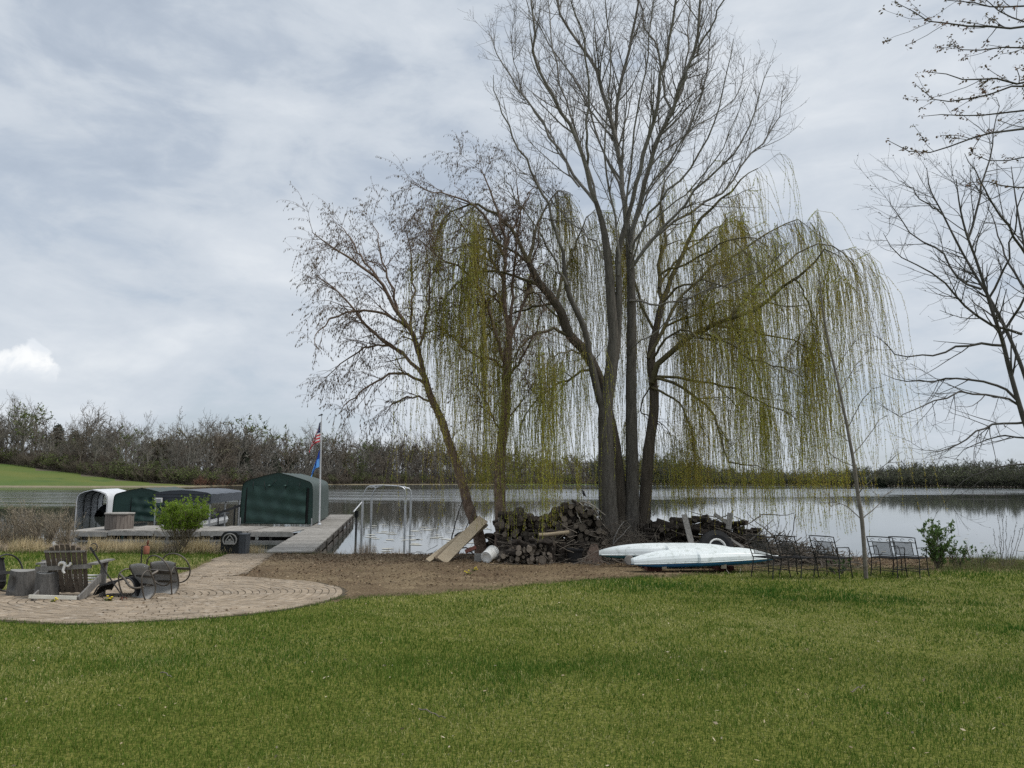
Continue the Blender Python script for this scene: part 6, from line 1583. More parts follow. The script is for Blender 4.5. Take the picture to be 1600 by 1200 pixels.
p0 = at(1135, 890, 18.0); pole_('rope', [p0, at(1140, 897, 17.9), at(1148, 901, 17.8), at(1155, 899, 17.9), at(1157, 888, 18.0)], .007, .007, m_pale, 'pale cord hanging from the right end of the rack', 'rope')
pd = stand(983, 18.9); pd.z += .17; nm = NM(); ax = Vector((.25, -.95, .1)).normalized().to_track_quat('Z', 'Y').to_matrix()
nm.lathe([(0, -.02), (.10, -.02), (.125, 0), (.10, .02), (0, .025)], pd, 18, 0, ax); nm.build('buoy_disc', m_grey, origin=pd, label='small grey rounded disc under the left end of the rear kayak', cat='disc')

# ---------------------------------------------------------------- wrought iron chairs
m_iron = mat('black_wrought_iron', (.016, .016, .017), (.028, .027, .027), scale=9, rough=.6, metal=.2)
m_mesh = mat('iron_mesh', (.05, .05, .053), (.075, .075, .078), scale=9, rough=.6, metal=.2)
def iron_chair():
    root = empty('patio_chair', (0, 0, 0), 'x', 'patio chair', 'wrought iron chairs along the shore')
    w = .27; zs = .43; yb, yf = -.22, .26
    back = lambda s, v: (s * w, yb - .02 - .20 * v, zs + .47 * v)
    nm = NM(); nm.tube(resample([back(-1, 0), back(-1, .5), back(-1, .92), (-w + .04, yb - .22, zs + .47), (w - .04, yb - .22, zs + .47), back(1, .92), back(1, .5), back(1, 0)], 28), .0115, 6)
    for v in (.76, .16): nm.tube([back(-1, v), back(1, v)], .009, 6)
    for k in (-.17, 0, .17):
        nm.tube([(k + .045 * math.cos(q) * (1 - q / 12), yb - .02 - .20 * (.87 + .0) , zs + .47 * .86 + .035 * math.sin(q) * (1 - q / 12)) for q in np.linspace(0, 5.2, 12)], .005, 5)
    nm.build('back_frame', m_iron, root, smooth=True)
    nm = NM()
    for k in np.linspace(-.17, .17, 15): nm.tube([(k, back(0, .16)[1], back(0, .16)[2]), (k, back(0, .76)[1], back(0, .76)[2])], .0036, 4, cap=False)
    for v in np.linspace(.18, .74, 15): nm.tube([(-.18, back(0, v)[1] - .004, back(0, v)[2]), (.18, back(0, v)[1] - .004, back(0, v)[2])], .0036, 4, cap=False)
    for s in (-.18, .18): nm.tube([(s, back(0, .16)[1], back(0, .16)[2]), (s, back(0, .76)[1], back(0, .76)[2])], .007, 5)
    nm.build('backrest', m_mesh, root)
    nm = NM(); nm.tube([(-w, yb, zs), (-w, yf, zs), (w, yf, zs), (w, yb, zs)], .0115, 6, closed=True)
    for k in np.linspace(-w, w, 22)[1:-1]: nm.tube([(k, yb, zs), (k, 0, zs - .012), (k, yf, zs)], .0045, 4, cap=False)
    for k in np.linspace(yb, yf, 20)[1:-1]: nm.tube([(-w, k, zs - .004), (w, k, zs - .004)], .0045, 4, cap=False)
    nm.build('seat', m_iron, root)
    for s in (-1, 1):
        nm = NM(); nm.tube(resample([back(s, .52), (s * (w + .02), -.10, zs + .235), (s * (w + .03), .12, zs + .225), (s * (w + .02), .20, zs + .16), (s * w, .21, zs)], 14), [.010] * 14, 6)
        nm.bar((s * (w + .025), -.12, zs + .238), (s * (w + .03), .13, zs + .23), .035, .012); nm.build('arm', m_iron, root)
    for s in (-1, 1):
        for y, dy in ((yf - .02, .05), (yb, -.07)):
            nm = NM(); nm.tube([(s * w, y, zs), (s * (w + .005), y + dy * .4, zs * .5), (s * (w + .02), y + dy, 0)], .0115, 6); nm.build('leg', m_iron, root)
    nm = NM(); z = .16
    nm.tube([(-w, yf, z), (w, yf, z)], .007, 5); nm.tube([(-w, yb - .03, z), (w, yb - .03, z)], .007, 5)
    for s in (-1, 1): nm.tube([(s * w, yf, z + .03), (s * w, yb - .03, z + .03)], .007, 5)
    nm.build('stretcher', m_iron, root)
    return root
ch0 = iron_chair()
for i, (px, Y, rz, l) in enumerate([(1203, 17.1, -58, 'black wrought iron chair overlapping the right tip of the front kayak'), (1247, 17.2, -60, 'black wrought iron chair before the brush pile, second from the left'),
                                   (1300, 17.0, -50, 'black wrought iron chair with a small green bush showing behind its seat'), (1387, 17.6, -46, 'black wrought iron chair just right of the sapling, its arm behind the next back'),
                                   (1421, 17.7, -46, 'rightmost black wrought iron chair with its free arm to the right')]):
    o = ch0 if i == 0 else copy_tree(ch0); o.location = stand(px, Y); o.rotation_euler.z = R(rz); o['label'] = l

# ---------------------------------------------------------------- fire circle
m_adir = mat('dark_weathered_cedar', (.085, .068, .054), (.15, .125, .10), scale=5, rough=1, bump=.5, bscale=18, stretch=(4, 1, 1), island=.15, c3=(.04, .033, .028))
m_paint = mat('worn_white_paint', (.62, .61, .57), (.50, .49, .45), scale=5, rough=.7, c3=(.35, .33, .3))
ac = stand(111, 12.95); rz = R(3)
adir = empty('adirondack_chair', ac, 'weathered wooden lawn chair with a dark rounded slat back seen from behind', 'lawn chair')
Rz_ = Matrix.Rotation(rz, 3, 'Z')
def A_(x, y, z): return ac + Rz_ @ Vector((x, y, z))
def abar(nme, p, q, w, t, m, up=(0, 0, 1)):
    nm = NM(); nm.bar(A_(*p), A_(*q), w, t, Rz_ @ Vector(up)); return nm.build(nme, m, adir)
nm = NM()
bz0, bz1, by0, by1 = .09, .90, .08, -.22
for i in range(8):
    u = (i - 3.5) / 3.5; x0 = u * .255; x1 = u * .30; ztop = bz1 - .10 * u * u
    f = (ztop - bz0) / (bz1 - bz0); nm.bar(A_(x0, by0, bz0 + .008 * (i % 2)), A_(x1, by0 + (by1 - by0) * f, ztop), .064, .02, Rz_ @ Vector((0, -1, -.4)))
nm.build('backrest', m_adir, adir)
abar('back_rail', (-.48, -.115, .49), (.40, -.115, .54), .03, .07, m_grey)
abar('top_rail', (-.32, -.21, .775), (.32, -.21, .785), .02, .026, m_grey)
nm = NM()
for k in range(5): nm.bar(A_(-.32, .10 + k * .085, .18 + k * .036), A_(.36, .10 + k * .085, .18 + k * .036), .075, .02)
nm.build('seat', m_paint, adir)
for s in (-1, 1):
    abar('stringer', (s * .36, -.38, .035), (s * .36, .42, .34), .03, .13, m_grey)
    abar('leg', (s * .40, .33, 0), (s * .40, .33, .555), .10, .03, m_grey, (0, 1, 0))
    abar('arm', (s * .41, -.14, .575), (s * .43, .50, .585), .13, .025, m_grey)
    nm = NM(); nm.prism([A_(s * .40 + .01, .27, .555), A_(s * .40 + .01, .40, .555), A_(s * .40 + .01, .33, .36)], Rz_ @ Vector((.03, 0, 0))); nm.build('arm_bracket', m_adir, adir)
abar('rear_crossbar', (-.40, -.39, .095), (.34, -.39, .075), .03, .055, mat('cream_plank', (.70, .68, .60), (.62, .60, .52), scale=5, rough=.6))
nm = NM(); nm.tube([A_(.09, -.135, .51), A_(.12, -.13, .33)], .004, 4); nm.build('cord', m_pale, adir)
hk = A_(-.02, -.15, .56); m_hk = mat('white_foam', (.70, .69, .66), (.62, .61, .58), scale=8, rough=.8)
nm = NM(); nm.tube(resample([A_(-.10, -.15, .55), A_(-.085, -.16, .585), A_(-.04, -.16, .60), A_(.0, -.16, .575), A_(-.01, -.16, .52), A_(-.02, -.165, .47), A_(.01, -.165, .43)], 18), np.interp(np.linspace(0, 1, 18), [0, .2, .8, 1], [.014, .026, .022, .016]), 9)
nm.tube(resample([A_(.03, -.15, .545), A_(.06, -.16, .545), A_(.085, -.16, .575), A_(.08, -.155, .60)], 10), .02, 8)
nm.build('curled_strap', m_hk, origin=hk, smooth=True, label='white curled strap draped over the rear rail of the lawn chair', cat='strap')
m_stump = mat('grey_stump_wood', (.088, .084, .079), (.14, .134, .126), scale=5, rough=1, bump=.6, bscale=18, stretch=(4, 4, .6), c3=(.055, .052, .048))
def stump(px, yb, Y, wpx, h, label, lean=0.0, hole=False):
    b = stand(px, Y); r = wpx / 2 * Y / F; root = empty('log_stump', b, label, 'stump'); nm = NM(); k = 28; m_ = 14; a = np.arange(k + 1) * 2 * math.pi / k
    rows = []
    for i in range(m_):
        v = i / (m_ - 1); row = []
        for j in range(k + 1):
            q = a[j % k]; rr = r * (1.07 - .12 * v + .03 * math.sin(3 * q + px) + .02 * math.sin(7 * q + v * 2))
            if hole:
                dq = (q - (1.5 * math.pi - .35) + math.pi) % (2 * math.pi) - math.pi
                e = (dq / .30) ** 2 + ((v - .52) / .26) ** 2; rr -= .075 * math.exp(-e * e) - .018 * math.exp(-(e - 1.5) ** 2 * 3)
            row.append((b.x + rr * math.cos(q) + lean * v, b.y + rr * math.sin(q), b.z + h * v + .012 * math.sin(q * 2 + 1) * v))
        rows.append(row)
    nm.grid(np.array(rows)[:, ::-1]); nm.build('bark', m_stump, root, smooth=True)
    tp = np.array(rows[-1][:k]); vv = np.vstack([tp, tp.mean(0)[None] + np.array([0, 0, .006])]); nm = NM(); nm.add(vv, [[j, (j + 1) % k, k] for j in range(k)]); nm.build('cut_top', mat('grey_cut_top_%d' % px, (.17, .165, .155), (.24, .235, .22), scale=9, rough=1), root)
    return root
stump(41, 923, 13.3, 40, .42, 'grey stump with a dark oval hollow in its side left of the lawn chair', .02, True)
stump(79, 930, 12.9, 32, .43, 'smooth grey stump tight against the left side of the lawn chair', -.01)
stump(256, 905, 14.6, 30, .36, 'pale topped grey stump behind the tipped hoop chairs', .0)
board(stand(76, 13.5) + Vector((0, .0, .30)), stand(76, 13.5) + Vector((.0, .06, .56)), .26, .04, m_grey, 'upright grey board end behind the two left stumps', (0, 1, 0))
nm = NM(); p = stand(64.5, 13.0) + Vector((0, 0, .36)); nm.bar(p + Vector((0, 0, -.07)), p + Vector((.02, 0, .09)), .05, .02, (0, 1, 0)); nm.build('paint_board', m_paint, origin=p, label='small pale board end between the two left stumps', cat='board')

m_sling = mat('grey_sling_fabric', (.24, .235, .22), (.31, .30, .285), scale=6, rough=.9, island=0)
m_slingd = mat('black_sling_fabric', (.012, .012, .013), (.02, .02, .021), scale=6, rough=.85)
m_bronze = mat('bronze_tube', (.085, .075, .062), (.12, .105, .09), scale=7, rough=.5, metal=.4)
def hoop_chair(label, sling, tube_m):
    root = empty('swivel_chair', (0, 0, 0), label, 'patio chair', None)
    nm = NM(); nm.tube([(.31 * math.cos(q), .31 * math.sin(q), .0) for q in np.linspace(0, 2 * math.pi, 36, endpoint=False)], .014, 7, closed=True); nm.build('base_hoop', tube_m, root, smooth=True)
    nm = NM(); nm.bar((-.30, 0, .01), (.30, 0, .01), .045, .02); nm.tube([(0, 0, .01), (0, 0, .20)], .03, 10); nm.bar((0, -.14, .2), (0, .14, .2), .05, .02); nm.build('pedestal', tube_m, root)
    prof = [(.28, .33), (.26, .36), (.15, .345), (0, .325), (-.15, .335), (-.22, .37), (-.27, .47), (-.32, .64), (-.37, .82), (-.40, .95)]
    Q = resample([(0, y, z) for y, z in prof], 22); g = np.array([[(x * .25, p[1] + .02 * (1 - x * x), p[2] - .035 * (1 - x * x)) for x in np.linspace(-1, 1, 9)] for p in Q])
    nm = NM(); nm.grid(g); nm.build('sling', sling, root, smooth=True)
    for s in (-1, 1):
        nm = NM(); nm.tube([(s * .26, p[1], p[2]) for p in Q], .014, 6)
        nm.tube(resample([(s * .26, -.30, .58), (s * .29, -.18, .62), (s * .31, .05, .61), (s * .31, .20, .56), (s * .29, .24, .45), (s * .27, .20, .36), (s * .26, .10, .34)], 16), .013, 6)
        nm.tube([(s * .28 + .035 * math.cos(q), -.02 + .0, .47 + .035 * math.sin(q)) for q in np.linspace(0, 5.5, 10)], .006, 5); nm.build('side_frame', tube_m, root, smooth=True)
    nm = NM(); nm.tube([(-.26, Q[-1][1], Q[-1][2]), (.26, Q[-1][1], Q[-1][2])], .014, 6); nm.build('top_tube', tube_m, root)
    for y in (.05, -.12):
        nm = NM(); nm.bar((-.25, y, .31), (.25, y, .31), .03, .02); nm.build('seat_bar', tube_m, root)
    return root
def topple(o, px, Y, rx, ry, rz, dz):
    p = stand(px, Y); o.location = p + Vector((0, 0, dz)); o.rotation_euler = (Matrix.Rotation(R(rz), 3, 'Z') @ Matrix.Rotation(R(ry), 3, 'Y') @ Matrix.Rotation(R(rx), 3, 'X')).to_euler()
c1 = hoop_chair('toppled grey sling chair with its large bronze base hoop in the air', m_sling, m_bronze); topple(c1, 250, 13.3, 112, 0, -27, .42); c1.scale = (.9, .9, .9)
c2 = copy_tree(c1); c2['label'] = 'toppled grey sling chair farther right, its base hoop reaching over the lawn edge'; topple(c2, 276, 13.9, 110, 0, -10, .40)
c4 = hoop_chair('toppled black hoop chair cut off by the left edge of the view', m_slingd, m_darkmetal); topple(c4, 14, 13.6, 100, 0, 255, .36)
lb0 = stand(190, 13.2); lou = empty('tipped_lounger', lb0, 'low black sling seat tipped over behind the lawn chair arm', 'patio chair')
prof = [(-.30, .06), (-.22, .20), (-.05, .25), (.10, .30), (.22, .34), (.34, .26), (.40, .05)]
Q = resample([(x, 0, z) for x, z in prof], 20)
nm = NM(); nm.grid(np.array([[(lb0.x + p[0], lb0.y + y, lb0.z + p[2] + .02 * math.sin(y * 9)) for y in np.linspace(-.20, .32, 6)] for p in Q])); nm.build('sling', m_slingd, lou, smooth=True)
nm = NM(); nm.grid(np.array([[(lb0.x + p[0], lb0.y + y, lb0.z + p[2] + .022) for y in np.linspace(.0, .33, 4)] for p in Q[2:15]])); nm.build('seat_pad', m_sling, lou, smooth=True)
for y in (-.22, .34):
    nm = NM(); nm.tube([(lb0.x + p[0], lb0.y + y, lb0.z + p[2]) for p in Q], .013, 6); nm.build('side_frame', m_darkmetal, lou, smooth=True)
a0 = at(187, 897, 12.95); nm = NM(); nm.tube(resample([a0, at(195, 905, 12.9), at(203, 916, 12.8), at(213, 919, 12.8), at(224, 917, 12.9)], 16), .018, 8); nm.build('arm_tube', m_bronze, lou, smooth=True)
# poker with claws
p0 = stand(199, 12.75); p1 = at(141, 855, 12.5)
pk = empty('fire_poker', p0, 'long thin dark poker with clawed foot and looped handle leaning on the lawn chair', 'poker')
nm = NM(); nm.tube([p0 + Vector((0, 0, .04)), p0.lerp(p1, .5), p1], [.010, .011, .018], 7); nm.build('shaft', m_darkmetal, pk)
nm = NM(); nm.tube([p1 + Vector((.0, 0, .0)) + Vector((.055 + .055 * math.cos(q), 0, .0 + .06 * math.sin(q))) for q in np.linspace(2.6, -1.6, 14)], .008, 6); nm.build('handle', m_darkmetal, pk)
for dx, dy in ((-.07, -.02), (0, -.06), (.05, .02)):
    nm = NM(); nm.tube([p0 + Vector((-.03, 0, .07)), p0 + Vector((dx * .6, dy, .04)), p0 + Vector((dx, dy, .0))], .008, 5); nm.build('claw', mat('rusty_iron', (.09, .03, .02), (.13, .05, .03), scale=9, rough=.9) if dx < -.05 else bpy.data.materials['rusty_iron'], pk)
# rod with a rusty cylinder
r0 = stand(222, 13.4); r1 = at(222, 853, 13.4)
hr = empty('hanging_canister', r0, 'rusty red canister hanging from a thin black rod behind the hoop chairs', 'canister')
nm = NM(); nm.tube([r0, r1], .010, 6); nm.tube([r1, r1 + Vector((.12, 0, 0))], .008, 6); nm.build('rod', m_darkmetal, hr)
cc_ = at(229, 859, 13.4); nm = NM(); nm.lathe([(0, -.075), (.04, -.075), (.048, -.06), (.048, .05), (.03, .065), (0, .07)], cc_, 14); nm.build('canister', mat('rust_red', (.20, .065, .04), (.27, .11, .07), scale=8, rough=.9), hr, smooth=True)
nm = NM(); nm.tube([cc_ + Vector((.01, 0, .06)), cc_ + Vector((.012, 0, .12)), cc_ + Vector((.02, 0, .16))], [.012, .02, .012], 6); nm.build('hook', bpy.data.materials['rusty_iron'], hr)

# ---------------------------------------------------------------- shore plants
m_reed = mat('dry_reed', (.55, .45, .26), (.46, .38, .24), scale=.8, rough=.9, island=.3, coords='World', trans=.3)
m_reed2 = mat('pinkish_dry_grass', (.42, .34, .26), (.33, .275, .21), scale=.8, rough=.9, island=.3, coords='World', trans=.2)
def blades(nm, cx, cy, cz, n, spread, h, w, rg, m, lean=.35):
    az = rg.uniform(0, 6.283, n); ln = np.abs(rg.normal(0, lean, n)); k = 4
    b = np.stack([cx + rg.normal(0, spread, n), cy + rg.normal(0, spread * .7, n), np.full(n, cz)], 1); b[:, 2] = np.maximum(hgt(b[:, 0], b[:, 1]), -.05) - .02
    hh_ = h * rg.uniform(.45, 1.1, n); d0 = np.stack([np.cos(az) * np.sin(ln), np.sin(az) * np.sin(ln), np.cos(ln)], 1); l2 = np.clip(ln * 2.6, 0, 2.2); d1 = np.stack([np.cos(az) * np.sin(l2), np.sin(az) * np.sin(l2), np.cos(l2)], 1)
    S = np.stack([-np.sin(az + .5), np.cos(az + .5), np.zeros(n)], 1) * (w / 2)
    mid = b + d0 * (hh_ * .6)[:, None]; tip = mid + d1 * (hh_ * .45)[:, None]
    V = np.stack([b - S, b + S, mid + S * .8, mid - S * .8, tip], 1).reshape(-1, 3)
    nm.add(V, np.arange(n)[:, None] * 5 + np.array([0, 1, 2, 3]), m); nm.F.append(np.arange(n)[:, None] * 5 + np.array([3, 2, 4]) + nm.n - len(V)); nm.M.append(np.full(n, m, np.int32))
rng = np.random.default_rng(91); nm = NM()
for px in np.arange(-40, 352, 3.0):
    for Y in (22.6, 23.2, 23.9, 24.6):
        p = at(px, 860, Y + rng.uniform(-.3, .3)); gold = fbm(np.array([px * 1.0 + 200]), np.array([Y * 3]), 26, 5)[0] > .52
        blades(nm, p.x, p.y, 0, 52, .14, (.46 if gold else .30) * rng.uniform(.7, 1.2), .012, rng, 0 if gold else 1, .5)
for px, Y, h, n in ((571, 23.4, .62, 140), (566, 23.2, .45, 90), (580, 23.3, .35, 60), (392, 22.9, .32, 70), (402, 23.0, .35, 90), (385, 22.8, .3, 60), (505, 23.0, .28, 60), (530, 23.1, .25, 60), (489, 22.9, .22, 50), (520, 23.3, .3, 60), (615, 23.2, .25, 50), (630, 23.3, .3, 40)):
    p = at(px, 860, Y); blades(nm, p.x, p.y, 0, n, .14, h, .008, rng, 0 if 375 < px < 410 else 1, .30)
nm.build('dry_reeds', [m_reed, m_reed2], label='dry straw coloured reeds and grasses along the water edge', cat='reeds', kind='stuff')
# rough green grass along lawn edges and the shore at the right
nm = NM(); rng = np.random.default_rng(92)
for i in range(420):
    px = rng.uniform(1130, 1610); py = rng.uniform(884, 898) - (8 if px > 1440 else 0); p = ground(px, py); blades(nm, p.x, p.y, 0, 20, .12, .11, .006, rng, 0, .6)
for i in range(150):
    px = rng.uniform(1470, 1640); p = at(px, 860, rng.uniform(18.5, 22.6)); blades(nm, p.x, p.y, 0, 26, .16, .24, .007, rng, 0, .5)
for i in range(160):
    px = rng.uniform(-20, 350); p = at(px, 860, 22.3 + rng.uniform(-.3, .35)); blades(nm, p.x, p.y, 0, 22, .10, .18, .008, rng, 0, .5)
for i in range(40):
    px = rng.uniform(390, 560); p = at(px, 860, 22.6 + rng.uniform(-.3, .3)); blades(nm, p.x, p.y, 0, 10, .10, .14, .006, rng, 0, .6)
for i in range(520):
    q = rng.uniform(3.4, 6.3); rr = CR + rng.uniform(-.05, .10); blades(nm, CC.x + rr * math.cos(q), CC.y + rr * math.sin(q), 0, 7, .04, .075, .006, rng, 0, .7)
for i in range(900):
    x = rng.uniform(EX[1], 6); y = np.interp(x, EX, EY) + rng.normal(.08, .16); blades(nm, x, y, 0, 7, .05, .07, .006, rng, 0, .7)
for i in range(260):
    x = rng.uniform(-4.5, 3.5); y = rng.uniform(17.5, 23.0)
    if not (in_circle(x, y, .1) or bool(in_path(np.array(x), np.array(y), .1))) and fbm(np.array([x + 9]), np.array([y + 9]), 1.1, 33)[0] > .52: blades(nm, x, y, 0, 9, .09, .07, .006, rng, 0, .8)
m_rough = mat('rough_grass', (.085, .115, .03), (.15, .155, .06), scale=1.5, rough=.8, island=.35, coords='World', c3=(.22, .19, .10), trans=.25)
nm.build('rough_grass', m_rough, label='longer unmown grass at the lawn and shore edges', cat='grass', kind='stuff')

def shrub(name, label, px, Y, h, n, spread, seed, m_st, m_lf=None, lf=(.03, .012, 30), k=7, twigs=(9, 8), base=.06, low=.15, r=.008, flat=None):
    rg = np.random.default_rng(seed); b = stand(px, Y); b.z = max(b.z, .0)
    root = empty(name, b, label, 'shrub')
    az = rg.uniform(0, 6.283, n); sp = spread * rg.uniform(.1, 1, n) ** .6; s = np.linspace(0, 1, k); P = np.zeros((n, k, 3)); hh_ = h * rg.uniform(.72, 1.02, n)
    P[:, :, 0] = b.x + (np.cos(az) * base)[:, None] + (np.cos(az) * sp)[:, None] * s ** 1.2; P[:, :, 1] = b.y + (np.sin(az) * base)[:, None] + (np.sin(az) * sp)[:, None] * s ** 1.2
    P[:, :, 2] = b.z - .03 + hh_[:, None] * s; P[:, 1:] += rg.normal(0, .012, (n, k - 1, 3))
    Rd = np.full((n, 1), r) * np.linspace(1, .4, k)[None]
    st = NM(); tubes(st, P, Rd, 5)
    P2, R2 = grow(rg, P, Rd, twigs[0], (low, 1), (32, 10), k=5, up=.08, wob=.09, rr=.6, rmin=.003, tip=.5, absl=(.14 * h, .38 * h)); tubes(st, P2, R2, 4)
    P3, R3 = grow(rg, P2, R2, twigs[1], (.1, 1), (38, 12), k=4, up=.08, wob=.1, rr=.7, rmin=.0024, tip=.5, absl=(.06 * h, .17 * h)); tubes(st, P3, R3, 3)
    if flat: pass
    st.build('stems', m_st, root, smooth=True)
    if m_lf:
        nm = NM(); C, Dv, _ = points_on(rg, P3, lf[2], (.1, 1)); Dv = nrm(Dv * .5 + rg.normal(0, .7, Dv.shape) + np.array([0, 0, .25]))
        q = C[:, 2] > b.z + h * low * 1.6; leaves(nm, C[q], Dv[q], rg.uniform(.6, 1.3, q.sum()) * lf[0], lf[1], rg); nm.build('leaves', m_lf, root)
    return root
m_bshoot = mat('tan_shrub_twigs', (.20, .165, .125), (.27, .23, .18), scale=3, rough=.95, island=.2)
m_budl = mat('tan_buds', (.26, .215, .15), (.31, .27, .19), scale=3, rough=.9, island=.25)
for i, (px, Y, h, l) in enumerate([(40, 23.3, 1.2, 'leftmost bare tan shrub on the left shore'), (70, 23.4, 1.25, 'middle bare tan shrub of the three on the left shore'), (104, 23.2, 1.25, 'bare tan shrub nearest the lawn chair back on the left shore'), (6, 23.6, 1.0, 'low bare grey shrub cut by the left edge of the view')]):
    shrub('bare_shrub', l, px, Y, h, 16, .55, 200 + i, m_bshoot, m_budl, (.03, .014, 26), twigs=(12, 11), r=.014)
m_lime = mat('bright_spring_leaves', (.17, .275, .025), (.24, .34, .04), scale=3, rough=.5, island=.3, trans=.4)
shrub('green_shrub', 'bright yellow green round topped shrub between the hoop chairs and the docks', 281, 22.3, 1.27, 34, .62, 210, m_bshoot, m_lime, (.055, .03, 60), low=.34, twigs=(16, 14), r=.011)
m_dgl = mat('fresh_green_leaves', (.075, .14, .035), (.12, .19, .05), scale=3, rough=.55, island=.35, trans=.35)
shrub('green_shrub', 'leafy green shrub right of the rightmost iron chair', 1466, 19.4, .98, 16, .30, 211, m_stick, m_dgl, (.06, .034, 75), twigs=(10, 9), low=.08)
shrub('green_shrub', 'low spreading shrub right of the leafy one at the right shore', 1494, 19.6, .62, 18, .45, 212, m_stick, m_dgl, (.05, .026, 150), low=.12)
shrub('green_shrub', 'thin low shrub before the stems at the right shore', 1528, 19.9, .52, 12, .42, 213, m_stick, m_dgl, (.045, .022, 110), low=.2)
shrub('green_shrub', 'small glossy green bush behind the middle iron chair', 1309, 18.0, .36, 14, .30, 214, m_stick, mat('glossy_green_leaves', (.05, .105, .03), (.085, .15, .04), scale=3, rough=.35, island=.3, trans=.25), (.05, .024, 260), low=.1)
shrub('dry_weed', 'dry brown weeds around the foot of the sapling', 1343, 20.3, .5, 10, .25, 215, m_stick, None)
shrub('dry_weed', 'dry brown weeds right of the sapling foot', 1362, 20.5, .42, 8, .22, 216, m_stick, None)
# wand-like stems at the far right
rng = np.random.default_rng(95); b = stand(1570, 19.6); wand = empty('wand_shrub', b, 'sparse shrub of tall upright budded stems at the right edge', 'shrub')
lst = []
for px, pt, dY in ((1566, 793, 0), (1558, 800, .2), (1588, 816, .1), (1596, 824, -.1), (1551, 826, .1), (1573, 806, .3), (1580, 836, 0), (1560, 838, -.2), (1602, 812, .2)):
    x0 = 1570 + (px - 1570) * .35; lst.append(([(x0, 884), ((x0 + px) / 2 + rng.uniform(-2, 2), (884 + pt) / 2), (px, pt)], 19.6 + dY, 19.6 + dY, .007, .003))
P1, R1 = limbs(lst, 12, rng, .01); nm = NM(); tubes(nm, P1, R1, 5); nm.build('stems', m_stick, wand, smooth=True)
C, Dv, _ = points_on(rng, P1, 24, (.2, 1)); nm = NM(); spindles(nm, C, nrm(rng.normal(0, 1, C.shape)), .030, .014, rng); nm.build('buds', m_dbark, wand)

# ---------------------------------------------------------------- litter, debris, dandelions
m_litter = mat('leaf_litter', (.10, .062, .038), (.21, .155, .10), scale=1.5, rough=1, island=.45, coords='World', c3=(.30, .24, .17))
rng = np.random.default_rng(97); n = 60000; x = rng.uniform(-8, 14, n); y = rng.uniform(15, 23.4, n); la = lawn_amount(x, y)
bare = (rng.random(n) < (1 - la) * (.25 + .75 * np.clip((y - 19.0) / 2.5, 0, 1)) * (.35 + fbm(x + 60, y + 60, .7, 71))) & ~in_circle(x, y, .03) & ~in_path(x, y, .03) & (np.where(y > PL[0].y, x > px_right(y), True))
bare &= (x > -7); x = x[bare]; y = y[bare]; n = len(x); C = np.stack([x, y, hgt(x, y) + rng.uniform(.002, .03, n)], 1); Dv = nrm(rng.normal(0, 1, (n, 3)) * np.array([1, 1, .35]))
nm = NM(); leaves(nm, C, Dv, rng.uniform(.03, .075, n), rng.uniform(.015, .035, n), rng); nm.build('leaf_litter', m_litter, label='brown fallen leaves and bark bits on the bare soil', cat='leaf litter', kind='stuff')
n = 1500; px = rng.uniform(0, 1, n); x = rng.uniform(-9, -2.5, n); y = rng.uniform(10.3, 23, n); q = (in_circle(x, y) | in_path(x, y)) & (fbm(x + 30, y + 30, .5, 72) > .55); x = x[q]; y = y[q]; n = len(x)
C = np.stack([x, y, hgt(x, y) + .025], 1); Dv = nrm(rng.normal(0, 1, (n, 3)) * np.array([1, 1, .25])); nm = NM(); leaves(nm, C, Dv, rng.uniform(.02, .07, n), rng.uniform(.012, .03, n), rng); nm.build('paving_litter', m_litter, label='scattered dead leaves on the pavers', cat='leaf litter', kind='stuff')
rng = np.random.default_rng(120); n = 420; y = 4 + 13 * rng.random(n) ** 1.3; x = rng.uniform(-1, 1, n) * (y * .72); q = lawn_amount(x, y) > .8; x = x[q]; y = y[q]; n = len(x)
C = np.stack([x, y, hgt(x, y) + .038], 1); Dv = nrm(rng.normal(0, 1, (n, 3)) * np.array([1, 1, .3])); nm = NM(); leaves(nm, C, Dv, rng.uniform(.012, .045, n), rng.uniform(.006, .022, n), rng)
m_bits = mat('pale_dead_leaf', (.42, .37, .26), (.26, .19, .12), scale=.7, rough=1, island=.5, coords='World', detail=1); nm.build('lawn_litter', m_bits, label='pale dead leaf bits and petals scattered on the lawn', cat='leaf litter', kind='stuff')
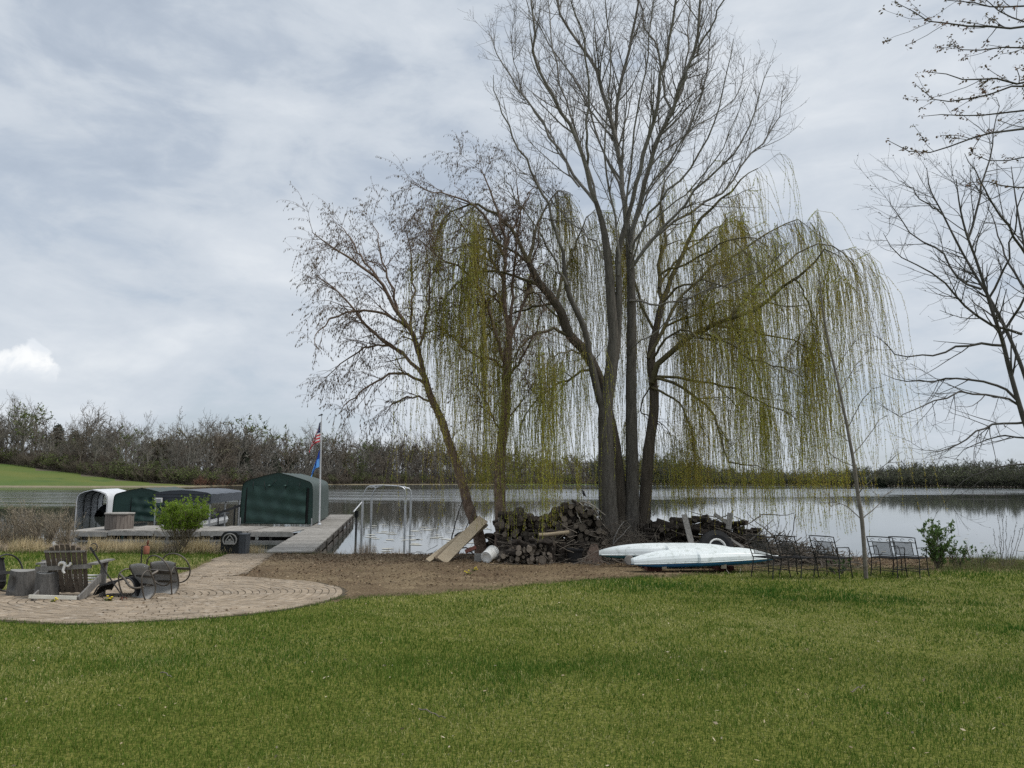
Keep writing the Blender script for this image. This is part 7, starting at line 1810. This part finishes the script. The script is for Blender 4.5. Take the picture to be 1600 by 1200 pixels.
for pa, pb_, l in (((654, 1118), (696, 1134), 'thin brown twig lying on the near lawn'), ((1330, 1090), (1352, 1080), 'short brown twig lying on the right lawn'), ((250, 1060), (268, 1067), 'short brown twig lying on the left lawn')):
    a = ground(*pa) + Vector((0, 0, .045)); b = ground(*pb_) + Vector((0, 0, .05)); pole_('twig', [a, a.lerp(b, .5) + Vector((.004, .006, .004)), b], .005, .003, m_stick, l, 'twig')
m_float = mat('floating_fluff', (.46, .45, .40), (.36, .35, .30), scale=1, rough=.9, coords='World'); nm = NM(); rng = np.random.default_rng(98)
for i in range(150):
    px = rng.uniform(575, 760) if i < 90 else rng.uniform(1300, 1600); Y = rng.uniform(25.5, 44); p = at(px, 830, Y); L = rng.uniform(.05, .32) * (1 if i < 90 else .5); W2 = L * rng.uniform(.25, .5); k = 9; a = np.arange(k) * 2 * math.pi / k; rr = rng.uniform(.6, 1.1, k)
    v = np.stack([p.x + np.cos(a) * L * rr, p.y + np.sin(a) * W2 * rr * 2, np.full(k, .012)], 1); vv = np.vstack([v, v.mean(0)[None]]); nm.add(vv, [[j, (j + 1) % k, k] for j in range(k)])
nm.build('floating_debris', m_float, label='pale catkin fluff floating on the calm near water', cat='debris', kind='stuff')
m_yel = mat('dandelion_yellow', (.62, .50, .02), rough=.7)
for px, py, l in ((70, 937, 'yellow dandelion at the foot of the smooth grey stump'), (84, 942, 'yellow flowered weed just right of the stump dandelion'), (171, 940, 'yellow flowered weed on the pavers below the lawn chair arm'), (741, 893, 'yellow dandelion on the bare soil'), (733, 898, 'small yellow dandelion left of the other on the bare soil')):
    g = ground(px, py); g.z += .015; root = empty('dandelion', g, l, 'flower'); rg = np.random.default_rng(px); nm = NM(); n = 16; az = rg.uniform(0, 6.28, n); leaves(nm, np.repeat(np.array([list(g)]), n, 0), nrm(np.stack([np.cos(az), np.sin(az), rg.uniform(.1, .6, n)], 1)), .09, .025, rg); nm.build('leaves', m_rough, root)
    nm = NM()
    for j in range(2 + px % 2):
        q = g + Vector((rg.normal(0, .03), rg.normal(0, .03), .035 + .02 * j)); nm.lathe([(0, -.008), (.012, -.006), (.021, .004), (.012, .010), (0, .012)], q, 10); nm.tube([g, q], .003, 4)
    nm.build('flower_head', m_yel, root)
